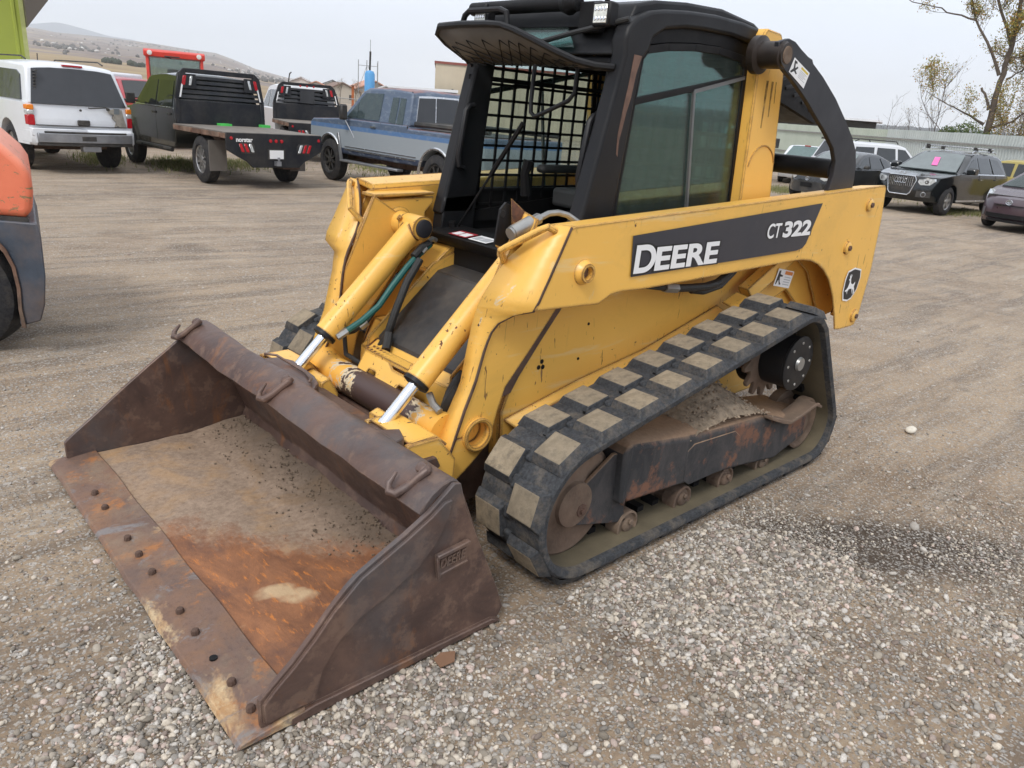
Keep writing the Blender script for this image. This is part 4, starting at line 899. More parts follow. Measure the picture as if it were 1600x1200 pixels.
g = G(); g.plate([(.60, .12, 1.062), (.60, .34, 1.062), (.55, .34, 1.066), (.55, .12, 1.066)], (0, 0, .001)); g.build('yellow_strip_label', 'decal_yellow', cab, smooth=False)
g = G(); g.plate([(.70, -.412, .935), (.62, -.412, .99), (.56, -.412, .90), (.66, -.412, .84)], (0, .004, 0)); g.build('black_label', 'decal_black', cab, smooth=False)
# yellow rear pillars
for sg in (1, -1):
    g = G(); g.prism([(-.430, 1.995), (-.55, 1.988), (-.600, 1.93), (-.634, 1.818), (-.668, 1.596), (-.722, 1.28), (-.74, 1.0), (-.45, 1.0), (-.453, 1.258), (-.402, 1.907), (-.41, 1.97)], 'y', .44, .502)
    if sg < 0: g = g.mirror_y()
    pl = g.build('rear_pillar', 'yellow_clean', L, bevel=.006)
    if sg > 0:
        g = G(); g.tube([(-.462+.0, .503, 1.42)]+[(x, .503, z) for x, z in arc(-.575, 1.40, .115, 20, 160, 12)], .004, 6); g.build('weld_seam', 'yellow_clean', pl)
        g = G()
        for dx_, ln, w in ((0, .15, .018), (.045, .20, .020), (-.03, .09, .010)): g.plate([(-.545+dx_-w/2-.0, .5025, 1.79), (-.545+dx_+w/2, .5025, 1.79), (-.560+dx_+w*.2, .5025, 1.79-ln), (-.560+dx_-w*.2, .5025, 1.79-ln)], (0, .0006, 0))
        gs_ = NT('grease_run'); gs_.set('Base Color', (.06, .04, .025, 1)); gs_.set('Roughness', .4)
        nzz = gs_.noise(22, 5, .7, vec=gs_.co((1, 1, .3))); gs_.set('Alpha', gs_.rng(nzz, .35, .75, .0, .75)); MT['grease'] = gs_.m
        g.build('grease_run', 'grease', pl, smooth=False)
# rear roof overhang with louvres
g = G(); g.prism([(-.60, 1.93), (-.60, 1.74), (-1.12, 1.63), (-1.20, 1.64), (-1.18, 1.70), (-.95, 1.85), (-.75, 1.92)], 'y', -.44, .44)
ov = g.build('rear_hood', 'blackm', L, bevel=.008)
g = G()
for k in range(5): g.obox((-.72-.09*k, .441, 1.815-.028*k), (.038, 0, -.008), (0, .006, 0), (.002, 0, .008))
g.build('louvre', 'black', ov, bevel=.002)

# --- tracks
def hull_path(circs, inset):
    pts = []
    for cx, cz, r in circs: pts += [(cx+(r-inset)*math.cos(2*PI*k/180), cz+(r-inset)*math.sin(2*PI*k/180)) for k in range(180)]
    pts = sorted(set(pts)); cr_ = lambda o, a, b: (a[0]-o[0])*(b[1]-o[1])-(a[1]-o[1])*(b[0]-o[0])
    lo_, up = [], []
    for p in pts:
        while len(lo_) > 1 and cr_(lo_[-2], lo_[-1], p) <= 0: lo_.pop()
        lo_.append(p)
    for p in reversed(pts):
        while len(up) > 1 and cr_(up[-2], up[-1], p) <= 0: up.pop()
        up.append(p)
    return lo_[:-1]+up[:-1]
CIR = [(.925, .285, .287), (-.45, .610, .247), (-.785, .195, .197)]
def sample(path, n, t0=0.):
    P = [Vector((x, 0, z)) for x, z in path]; P.append(P[0]); d = [0]
    for a, b in zip(P, P[1:]): d.append(d[-1]+(b-a).length)
    out = []
    for i in range(n):
        t_ = ((i+t0) % n)*d[-1]/n; k = 0
        while d[k+1] < t_: k += 1
        out.append(P[k].lerp(P[k+1], (t_-d[k])/(d[k+1]-d[k])))
    return out, d[-1]
base = hull_path(CIR, .037)
NS = 150
ring, plen = sample(base, NS)
def frame_at(ring, i):
    n = len(ring); a, b = ring[i-1], ring[(i+1) % n]; t_ = (b-a).normalized(); nn = Vector((t_.z, 0, -t_.x)); return ring[i], t_, nn   # outward (path runs counter-clockwise in x-z)
y0t, y1t = .656, .976
def make_track(sg):
    g = G(); rings = []
    prof = [(y0t+.004, -.022), (y0t+.03, -.026), (.79, -.027), (.845, -.027), (y1t-.03, -.026), (y1t-.004, -.022), (y1t, -.012), (y1t, .002), (y1t-.008, .010), (.85, .010), (.785, .010), (y0t+.008, .010), (y0t, .002), (y0t, -.012)]
    for i in range(NS):
        p, t_, nn = frame_at(ring, i); rings.append([(p.x+nn.x*k, y*sg, p.z+nn.z*k) for y, k in prof])
    rings.append(rings[0]); n = len(prof)
    for k in range(NS):
        for i in range(n):
            j = (i+1) % n; g.mat(1 if i in (1, 2, 3) else 0); g.f.append((k*n+i, k*n+j, ((k+1) % NS)*n+j, ((k+1) % NS)*n+i)); g.mi.append(g.cur)
    g.v = [tuple(q) for r in rings[:-1] for q in r]
    tr = g.build('rubber_track', ['rubber', 'belt_in'], L, angle=40)
    # lugs: two staggered columns, each lug an object sharing one of two meshes
    NL = 25; step = plen/NL; protos = []
    def lug_mesh(name, w0, w1, edge_out):
        ya, yb = w0, w1; h = .033; b = .074; tp = .053; m = (ya+yb)/2
        gg = G()
        bot = [(-b, ya, 0), (b, ya, 0), (b, yb, 0), (-b, yb, 0)]
        ta, tb = (ya+.016, yb-.006) if not edge_out else (ya+.006, yb-.020)
        top = [(-tp, ta, h), (tp+.004, ta, h), (tp+.004, tb, h), (-tp, tb, h)]
        gg.v = bot+top; gg.f = [(0,1,5,4),(1,2,6,5),(2,3,7,6),(3,0,4,7)]; gg.mi = [0]*4; gg.mat(1); gg.f.append((4,5,6,7)); gg.mi.append(1)
        return gg
    for col, (wa, wb, eo, sh) in enumerate(((y0t, .806, False, .5), (.828, y1t-.002, True, .0))):
        P, _ = sample(base, NL*8, sh*8+1.2)
        proto = None
        for i in range(NL):
            p, t_, nn = frame_at(P, i*8)
            if proto is None:
                gg = lug_mesh('tread_lug', wa, wb, eo)
                if sg < 0: gg = gg.mirror_y()
                proto = gg.build('tread_lug', ['rubber', 'lug'], tr, bevel=.004, seg=2); o = proto
            else: o = proto.copy(); C.objects.link(o)
            wv = rng.uniform(-.003, .002); q = p+nn*(.005+wv); o.matrix_local = Matrix(((t_.x, 0, nn.x, q.x), (0, 1, 0, 0), (t_.z, 0, nn.z, q.z), (0, 0, 0, 1)))
    # guide bumps and sprocket windows along the middle
    g = G(); g2 = G(); P, _ = sample(base, NL*8, .25*8+1.2)
    for i in range(NL*2):
        p, t_, nn = frame_at(P, i*4)
        if i % 2 == 0: g.obox(p+nn*.012+Vector((0, sg*.817, 0)), t_*.020, Vector((0, .030, 0)), nn*.006)
        c = p+nn*.010+Vector((0, sg*.817, 0)); 
        if i == 0:
            g2.obox((0, 0, 0), (.026, 0, 0), (0, .016, 0), (0, 0, .016)); bp0 = g2.build('centre_bump', 'rubber', tr, bevel=.009, seg=2); o = bp0
        else: o = bp0.copy(); C.objects.link(o)
        o.matrix_local = Matrix(((t_.x, 0, nn.x, c.x), (0, 1, 0, c.y), (t_.z, 0, nn.z, c.z), (0, 0, 0, 1)))
        g.obox(p-nn*.035+Vector((0, sg*.800, 0)), t_*.02, Vector((0, .03, 0)), nn*.016)
    split_build(g, 'drive_lug', 'blackm', tr, smooth=False)
    return tr
for sg in (1, -1):
    tr = make_track(sg)
    def B(g, name, mat, par, **k):
        if sg < 0: g = g.mirror_y()
        return g.build(name, mat, par, **k)
    g = G()
    side = [(.700, .140), (.712, .445), (.66, .462), (.32, .405), (.02, .372), (-.274, .358), (-.43, .305), (-.735, .255), (-.742, .150), (-.47, .075), (-.10, .135)]
    side = [(.690, .235), (.700, .43), (.68, .447), (.32, .395), (.02, .368), (-.274, .350), (-.46, .300), (-.735, .262), (-.742, .160), (-.47, .100), (-.10, .150), (.30, .185), (.66, .213)]
    g.loft([[(x, .66, z+(.035 if z > .25 else 0)) for x, z in side], [(x, .84, z+(.03 if z > .25 else 0)) for x, z in side], [(x, .90, z+(.018 if z > .25 else 0)) for x, z in side], [(x, .918, z) for x, z in side]])
    g.prism([(.712, .225), (.722, .43), (.700, .462), (.672, .462), (.676, .20)], 'y', .70, .926)
    fr = B(g, 'track_frame', 'frame', L, bevel=.012, seg=2)
    g = G(); g.prism([(.30, .20), (.30, .335), (.26, .36), (-.05, .345), (-.10, .31), (-.10, .20), (-.05, .17), (.25, .17)], 'y', .915, .921); B(g, 'cover_plate', 'frame', fr, bevel=.003)
    g = G(); g.prism([(.905, .318), (.885, .34), (.74, .425), (.70, .42), (.62, .12), (.60, .095), (.90, .180), (.935, .215), (.94, .27)], 'y', .872, .888); g.prism([(.905, .318), (.74, .425), (.70, .42), (.66, .2), (.90, .2)], 'y', .72, .735); B(g, 'idler_bracket', 'frame', fr, bevel=.003)
    g = G(); g.turn((.895, .885, .245), (0, 1, 0), [(0, .028), (.014, .026), (.015, .012), (.022, .012), (.023, .001)], 8); B(g, 'bolt', 'rust', fr)
    g = G()
    g.turn((.925, .70, .272), (0, 1, 0), [(0, .06), (.005, .20), (.025, .228), (.06, .228), (.07, .19), (.085, .18), (.10, .19), (.11, .228), (.145, .228), (.165, .20), (.16, .12), (.175, .09), (.19, .085), (.195, .05)], 40)
    B(g, 'idler_wheel', 'dustrust', fr)
    for (rx, rz) in ((.605, .085), (.24, .085), (-.09, .085), (-.41, .085)):
        g = G(); g.turn((rx, .72, rz), (0, 1, 0), [(0, .03), (.003, .062), (.055, .062), (.06, .045), (.11, .045), (.115, .062), (.175, .062), (.178, .054), (.168, .048), (.168, .030), (.178, .028), (.184, .02), (.185, .001)], 24); B(g, 'roller', 'dustrust', fr)
        g = G(); g.turn((rx, .905, rz+.02), (0, 1, 0), [(0, .014), (.01, .013)], 6); B(g, 'bolt', 'dustrust', fr, bevel=.003)
    g = G(); g.turn((-.775, .72, .205), (0, 1, 0), [(0, .05), (.004, .135), (.05, .135), (.055, .10), (.12, .10), (.125, .135), (.165, .135), (.168, .122), (.15, .11), (.15, .05), (.17, .045), (.175, .001)], 32); B(g, 'rear_idler', 'dustrust', fr)
    g = G(); g.prism([(-.30, .365), (-.43, .325), (-.50, .303), (-.60, .318), (-.735, .345), (-.80, .318), (-.80, .305), (-.735, .328), (-.60, .300), (-.50, .285), (-.42, .305), (-.30, .35)], 'y', .86, .955); g.turn((-.755, .95, .33), (0, 0, 1), [(0, .01), (.01, .01)], 8); B(g, 'track_guide_bar', 'dustrust', fr, bevel=.003)
    g = G(); g.turn((-.475, .70, .588), (0, 1, 0), [(0, .150), (.05, .150), (.055, .118), (.075, .118), (.08, .124), (.22, .124), (.225, .130), (.235, .130), (.238, .120), (.236, .036), (.238, .034), (.239, .001)], 36); mo = B(g, 'drive_motor', 'black', fr)
    g = G()
    for k in range(8):
        a = 2*PI*k/8; g.turn((-.475+.100*math.cos(a), .936, .588+.100*math.sin(a)), (0, 1, 0), [(0, .008), (.004, .007)], 6)
    g.turn((-.475, .938, .588), (0, 1, 0), [(0, .034), (.012, .030), (.013, .001)], 16); B(g, 'motor_bolt', 'steel', mo)
    g = G(); prof = []
    for k in range(15):
        a = 2*PI*k/15; prof += [(-.45+(.215 if q in (1, 2) else .17)*math.cos(a+q*.10), .61+(.215 if q in (1, 2) else .17)*math.sin(a+q*.10)) for q in range(4)]
    g.prism(prof, 'y', .785, .805); g.turn((-.45, .72, .61), (0, 1, 0), [(0, .14), (.07, .14), (.072, .10)], 24); B(g, 'sprocket', 'dustrust', fr, bevel=.003)
    # packed soil lying on the frame in front of the motor
    g = G(); n_ = 14
    pts = []
    for i in range(n_+1):
        for j in range(9):
            x = .28-.62*i/n_; y = .68+.235*j/8; u = math.sin(PI*min(1, max(0, i/n_))); hgt = .13*u**1.3*(1-.75*(j/8)**1.5)+.012*mnoise.noise(Vector((x*20, y*20, sg)))*u
            pts.append((x, y, .398-.03*(i/n_)+.02*(1-j/8)+hgt-(.02 if u < .1 else 0)))
    g.v = pts; g.f = [(i*9+j, i*9+j+1, (i+1)*9+j+1, (i+1)*9+j) for i in range(n_) for j in range(8)]; g.mi = [0]*len(g.f)
    gc = G(); rc3 = random.Random(5)
    for k in range(420):
        x, y, z = pts[rc3.randrange(len(pts))]; x += rc3.uniform(-.02, .02); y += rc3.uniform(-.012, .012); r = rc3.uniform(.003, .010)
        gc.add([(x+a*r*rc3.uniform(.6, 1.2), y+b*r*rc3.uniform(.6, 1.2), z+.002+c_*r*rc3.uniform(.5, 1)) for a, b, c_ in ((1,0,0),(-1,0,0),(0,1,0),(0,-1,0),(0,0,1),(0,0,-1))], [(0,2,4),(2,1,4),(1,3,4),(3,0,4),(2,0,5),(1,2,5),(3,1,5),(0,3,5)])
    B(gc, 'loose_clods', simple('soil_clod', (.27, .21, .155), .95, 0, .5, 40), fr, kind='stuff', recalc=False, smooth=False)
    B(g, 'packed_soil', simple('packed_soil', (.25, .195, .14), .98, 0, .4, 30, 1.0, 120), fr, kind='stuff')

# ------------------------------------------------------------ parked vehicles
def carpaint(name, col, rough=.28, dust=.15, coat=.12):
    t = NT(name); c = t.mix(t.math('MULTIPLY', t.rng(t.noise(2.4, 6, .7), .45, .8), dust), col, (.28, .23, .18))
    t.set('Base Color', c); t.set('Roughness', t.rng(t.noise(3, 4), .3, .7, rough-.06, rough+.12)); t.set('Coat Weight', .5); t.set('Coat Roughness', coat)
    return t.m
MT['carwhite'] = carpaint('white_car_paint', (.68, .70, .73), .35, .12); MT['carblack'] = carpaint('black_car_paint', (.006, .008, .009), .12, .02, .02)
MT['cardark'] = carpaint('dark_green_grey_paint', (.010, .013, .012), .14, .03, .03); MT['carplum'] = carpaint('plum_car_paint', (.045, .022, .032), .3, .12)
MT['cargrey'] = carpaint('grey_car_paint', (.014, .016, .018), .18, .05, .04); MT['carred'] = carpaint('red_car_paint', (.35, .03, .04), .4, .15)
MT['caryel'] = carpaint('faded_yellow_paint', (.42, .34, .09), .6, .3)
MT['carglass'] = simple('dark_car_glass', (.012, .015, .016), .06, 0, .1, 3, spec=.8); MT['screenglass'] = simple('windscreen_painted_reflection', (.13, .155, .155), .08, 0, .15, 3, spec=1.0); MT['tintglass'] = simple('tinted_rear_glass', (.035, .037, .042), .18, 0, .1, 3)  # windscreen base colour is lightened to carry the grey-green sky reflection
MT['viewglass'] = m_glass('car_windscreen_glass', (.45, .55, .53), .25, .03)
MT['trim'] = simple('black_plastic_trim', (.02, .02, .021), .6, 0, .2, 6, dust=.2); MT['chrometrim'] = simple('chrome_trim', (.62, .63, .65), .22, .9, .1, 8)
MT['bumper'] = simple('dull_grey_bumper', (.26, .27, .29), .38, .55, .25, 4, dust=.3)
MT['redlens'] = simple('red_tail_lens', (.42, .012, .02), .2, 0, .15, 20); MT['orangelens'] = simple('orange_lens', (.75, .22, .02), .2, 0, .1, 20); MT['clearlens'] = simple('clear_headlamp', (.62, .65, .66), .12, .35, .35, 18)
MT['alloy'] = simple('alloy_wheel', (.42, .42, .42), .35, .8, .2, 10, dust=.3); MT['interior'] = simple('car_interior', (.05, .048, .045), .8)
MT['navy'] = simple('deck_black_paint', (.009, .011, .016), .42, 0, .3, 2.2, .1, 40, dust=.10, spec=.35)
MT['deckwood'] = simple('grey_deck', (.17, .150, .130), .85, 0, .25, 5, .3, 40); MT['rusty_rail'] = simple('rusty_rail', (.14, .075, .05), .85, 0, .6, 6, .3, 60, dust=.5)

def gz(x, y): return float(ground_h(x, y))
def wheel(par, x, y, r, w, rim='alloy', spokes=5, side=1, rr=None):
    g = G(); rr = rr or r*.62; s = side
    g.turn((x, y-s*w/2, r), (0, s, 0), [(0, rr), (.01, r-.05), (.04, r-.006), (w*.5, r), (w-.04, r-.006), (w-.01, r-.05), (w, rr+.01), (w-.02, rr-.01), (w*.3, rr-.01), (w*.3, .01)], 32)
    wh = g.build('wheel', 'tyre', par)
    g = G(); yy = y+s*(w/2-.03)
    g.turn((x, yy-s*.06, r), (0, s, 0), [(.0, rr-.012), (.055, rr-.005), (.062, rr-.02), (.05, rr-.035), (.0, rr-.04)], 28); g.turn((x, yy-s*.05, r), (0, s, 0), [(0, .07), (.055, .06), (.06, .03), (.06, .001)], 14)
    for k in range(spokes):
        a = 2*PI*k/spokes+.3; d = Vector((math.cos(a), 0, math.sin(a))); c = Vector((x, yy-s*.02, r))+d*(rr*.5); t_ = Vector((-d.z, 0, d.x))
        g.obox(c, d*(rr*.46), t_*(.036 if spokes < 8 else .018), Vector((0, s*.012, 0)))
    g.build('rim', rim, wh); return wh
def mkdef(Lf, Lr, W, zb, zr, tumble=.18, nose=.14, tail=.08, crown=.03, pf=.10, pr=.05):
    def D(x, y, z):
        u = abs(y)/W
        if x > Lf-1.2: t = (x-(Lf-1.2))/1.2; y *= 1-pf*t*t; x -= nose*u**3*t
        if x < Lr+.9: t = (Lr+.9-x)/.9; y *= 1-pr*t*t; x += tail*u**3*t
        if z > zb: t = (z-zb)/(zr-zb); y *= 1-tumble*t; z -= crown*u**3*t
        else: y *= 1-.02*((zb-z)/zb)**2
        return (x, y, z)
    return D
def car(name, label, cat, loc, deg, s, sz, spec, group=None):
    S = spec; Lf, Lr, W, zb, zr, z0 = S['L'][0], S['L'][1], S['W'], S['zb'], S['zr'], S['z0']
    root = empty(name, (loc[0], loc[1], gz(*loc)+.002 if len(loc) < 3 else loc[2]), rad(deg), 1, label=label, cat=cat, group=group); root.scale = (s, s, sz)
    D = mkdef(Lf, Lr, W, zb, zr, **S.get('D', {}))
    xs = [Lr+.15, Lr+.4, Lr+.8, Lr+1.2, (Lf+Lr)/2, Lf-1.2, Lf-.9, Lf-.6, Lf-.35, Lf-.15]; ys = [W*k for k in (-.92, -.75, -.5, 0, .5, .75, .92)]
    bot = []; r = S['r']; ra = r*S.get('arch', 1.16)
    for ax in S['axles'][::-1]:
        zc = r*.98; a0 = math.degrees(math.asin(max(-1, min(1, (z0-zc)/ra)))); bot += [(x, z) for x, z in arc(ax, zc, ra, 180-a0, a0, 12)]
    lower = S['top']+[(Lr+.02, z0+.12), (Lr+.1, z0)]+bot+[(Lf-.12, z0), (Lf-.01, z0+.12)]
    g = G(); g.prism(lower, 'y', -W, W); body = g.build('body', S['paint'], root, bevel=.03, seg=2, angle=40, slices={'x': xs, 'y': ys, 'z': [zb*.8]}, deform=D)
    g = G(); g.prism(S['green'], 'y', -W+.03, W-.03); gh = g.build('greenhouse', S['paint'], root, bevel=.035, seg=2, angle=40, slices={'y': ys, 'x': [-.5, .5]}, deform=D)
    g = G(); g.box(Lr+.3, Lf-.3, -W+.22, W-.22, z0+.02, zb-.15); g.build('underbody', 'trim', root)
    def side(poly, mat, nm, off=.010, lo_=-.0, both=True, par=root, yb=None, sub=None):
        out = []
        for sg in ((1, -1) if both else (1,)):
            yy = (W-.03 if yb is None else yb); g = G(); g.prism(poly, 'y', sg*(yy-.02), sg*(yy+off)); out.append(g.build(nm, mat, par, slices={'x': [-.5, .5]}, deform=D, bevel=0, angle=30))
        return out
    for poly in S.get('win', []): side(poly, S.get('glass', 'carglass'), 'side_window')
    for (a, b, hw, mat, nm) in S.get('screens', []):
        a, b = Vector((a[0], 0, a[1])), Vector((b[0], 0, b[1])); n = Vector((-(b-a).z, 0, (b-a).x)).normalized()
        if n.x*(a.x-(S['green'][0][0]+S['green'][-1][0])/2) < 0: n = -n
        g = G(); hh_ = hw if isinstance(hw, tuple) else (hw, hw)
        g.plate([a+Vector((0, -hh_[0], 0)), a+Vector((0, hh_[0], 0)), b+Vector((0, hh_[1], 0)), b+Vector((0, -hh_[1], 0))], n*.012)
        for i in range(4): g.v[i] = tuple(Vector(g.v[i])-n*.02)
        g.build(nm, mat, root, slices={'y': ys}, deform=D, angle=30)
    for i, ax in enumerate(S['axles']):
        for sg in (1, -1): wheel(root, ax, sg*S['track'], r, S.get('tw', .24), S.get('rim', 'alloy'), S.get('spokes', 5), sg)
    def bx(nm, mat, x0, x1, y0, y1, z0_, z1, mir=True, bev=.012, par=root, deform=True, **k):
        for sg in ((1, -1) if mir else (1,)):
            g = G(); g.box(x0, x1, min(sg*y0, sg*y1), max(sg*y0, sg*y1), z0_, z1); o = g.build(nm, mat, par, bevel=bev, slices={'y': ys}, deform=D if deform else None, **k)
        return o
    return root, D, side, bx, body
CAMXY = (2.76, 2.43)
def at(az, dist): return (CAMXY[0]+dist*math.cos(rad(az)), CAMXY[1]+dist*math.sin(rad(az)))

# 1 white SUV seen from behind
S = dict(L=(2.74, -2.74), W=1.0, zb=1.22, zr=1.92, z0=.50, r=.415, track=.83, tw=.28, axles=(1.66, -1.62), paint='carwhite', arch=1.2, spokes=6, glass='tintglass',
    top=[(2.74, .85), (2.68, 1.08), (1.9, 1.18), (1.25, 1.22), (-2.66, 1.22), (-2.72, .95)], green=[(1.3, 1.20), (.55, 1.84), (.2, 1.91), (-1.2, 1.95), (-2.30, 1.92), (-2.42, 1.87), (-2.68, 1.20)], D=dict(tumble=.17, tail=.10, crown=.07),
    win=[[(1.05, 1.26), (.50, 1.76), (.25, 1.80), (.20, 1.26)], [(.08, 1.26), (.10, 1.80), (-.85, 1.82), (-.85, 1.26)], [(-1.0, 1.26), (-1.0, 1.82), (-2.0, 1.80), (-2.22, 1.72), (-2.42, 1.26)]],
    screens=[((-2.685, 1.21), (-2.44, 1.83), (.90, .86), 'tintglass', 'rear_window'), ((1.27, 1.24), (.60, 1.80), (.86, .84), 'carglass', 'windscreen')])
r1, D, side, bx, body = car('parked_suv', 'white SUV seen from behind with a scraped tailgate corner', 'SUV', (-1.091, -16.958), 276.6, .979, 1.03, S)
bx('tail_light', 'redlens', -2.74, -2.60, .885, 1.005, .84, 1.02); bx('tail_light', 'clearlens', -2.741, -2.602, .884, 1.006, 1.02, 1.10); bx('tail_light', 'orangelens', -2.742, -2.602, .884, 1.006, 1.10, 1.19)
bx('rear_bumper', 'carwhite', -2.84, -2.66, 0, 1.0, .66, .80, False); bx('rear_bumper', 'carwhite', -2.84, -2.3, -1.01, 1.01, .50, .80, False, bev=.05)
ob = bx('bumper_bar', 'bumper', -2.90, -2.80, -.93, .93, .56, .72, False, bev=.03); bx('bumper_recess', 'trim', -2.905, -2.89, -.14, .14, .60, .68, False, bev=.004); bx('bumper_step', 'trim', -2.88, -2.82, -.80, .80, .72, .755, False, bev=.006); bx('bumper_step', 'trim', -2.88, -2.70, -.93, .93, .50, .56, False)
bx('tailgate_seam', 'trim', -2.752, -2.70, -.88, .88, .845, .856, False, bev=.0); bx('tailgate_handle', 'trim', -2.775, -2.73, -.10, .14, .86, .96, False, bev=.015)
bx('brake_light', 'redlens', -2.44, -2.36, -.22, .22, 1.865, 1.895, False, bev=.004)
bx('hitch', 'bumper', -2.86, -2.7, -.22, .12, .40, .52, False, deform=False)
g = G(); g.tube([(-2.73, -.10, 1.18), (-2.77, -.12, 1.175), (-2.775, -.42, 1.20)], .012, 6); g.turn((-2.72, -.46, 1.17), (-1, 0, 0), [(0, .03), (.05, .025)], 12); g.turn((-2.73, .05, 1.13), (-1, 0, 0), [(0, .022), (.02, .02)], 12); g.build('rear_wiper', 'trim', r1)
pr = [(-.50, 1.16), (-.62, 1.18), (-.78, 1.17), (-.82, 1.0), (-.86, .86), (-.74, .84), (-.66, .88), (-.60, .86), (-.64, .94), (-.56, 1.02), (-.60, 1.08), (-.50, 1.10)]
g = G(); g.prism([(y, z) for y, z in pr], 'x', -2.748, -2.70); g.build('bare_patch', simple('bare_primer_patch', (.30, .275, .235), .7, 0, .35, 7), r1, slices={'y': [-.7]}, deform=D)
g = G(); g.prism([(-.60, 1.09), (-.72, 1.09), (-.73, 1.19), (-.62, 1.19)], 'x', -2.752, -2.70); g.build('grey_patch', simple('grey_primer', (.16, .18, .19), .7), r1, deform=D)
g = G()
for sg in (1, -1): g.tube([(.5, sg*.70, 1.94), (.4, sg*.70, 1.99), (-1.9, sg*.69, 1.99), (-2.1, sg*.69, 1.94)], .014, 6)
g.tube([(-2.0, .45, 1.94), (-2.05, .46, 2.05)], .01, 5); g.build('roof_rail', 'trim', r1)
g = G()
for k in range(10): g.box(-2.60+.0, -2.40, .80, .845, 1.28+.055*k, 1.31+.055*k)
g.build('pillar_vent', 'trim', r1, deform=D, smooth=False)
g = G(); g.box(-1.75, -1.55, -.7, .7, .36, .44); g.box(-2.4, -1.2, -.5, -.2, .42, .52); g.build('rear_axle', 'rust', r1)

# flatbed decks
def headrack(root, x, hw, z0_, z1, slope, mat, slats, window=False):
    g = G(); w1 = hw-slope
    outer = [(-hw, z0_), (-hw*.99, z0_+.45*(z1-z0_)), (-w1, z1-.10), (-w1+.12, z1), (w1-.12, z1), (w1, z1-.10), (hw*.99, z0_+.45*(z1-z0_)), (hw, z0_)]
    inn = [(-hw+.10, z0_), (-hw+.10, z0_+.45*(z1-z0_)), (-w1+.10, z1-.16), (-w1+.17, z1-.085), (w1-.17, z1-.085), (w1-.10, z1-.16), (hw-.10, z0_+.45*(z1-z0_)), (hw-.10, z0_)]
    for i in range(7): g.prism([outer[i], outer[i+1], inn[i+1], inn[i]], 'x', x-.04, x+.04)
    g.box(x-.02, x+.03, -hw+.08, hw-.08, z0_, z0_+.43*(z1-z0_))
    rk = g.build('headache_rack', mat, root, bevel=.01)
    for k in range(slats):
        z = z0_+.47*(z1-z0_)+k*(.44*(z1-z0_)/slats); ww = hw-.1-(slope)*max(0, (z-z0_)/(z1-z0_)-.45)/.55
        g = G(); g.obox((x, 0, z+.02), (.012, 0, .028), (0, ww, 0), (.010, 0, -.004)); g.build('rack_slat', mat, rk, bevel=.004)
    for sg in (1, -1):
        yy = sg*(w1-.20); g = G(); g.prism([(yy-.17, z1-.36), (yy-.17, z1-.10), (yy+.17, z1-.10), (yy+.17, z1-.36)], 'x', x-.045, x-.02); g.build('light_panel', mat, rk, bevel=.004)
        g = G(); g.obox((x-.05, yy+sg*.09, z1-.22), (.008, 0, 0), (0, .035, 0), (0, -sg*.02, .085)); g.build('tail_light', 'redlens', rk, bevel=.006)
        g = G(); g.obox((x-.05, yy-sg*.05, z1-.22), (.008, 0, 0), (0, .026, 0), (0, -sg*.02, .085)); g.build('reverse_light', 'clearlens', rk, bevel=.006)
        g = G(); g.obox((x-.05, sg*(hw-.14), z0_+.60*(z1-z0_)), (.006, 0, 0), (0, .016, 0), (0, -sg*.03, .12)); g.build('reflective_strip', 'decal_white', rk)
    return rk
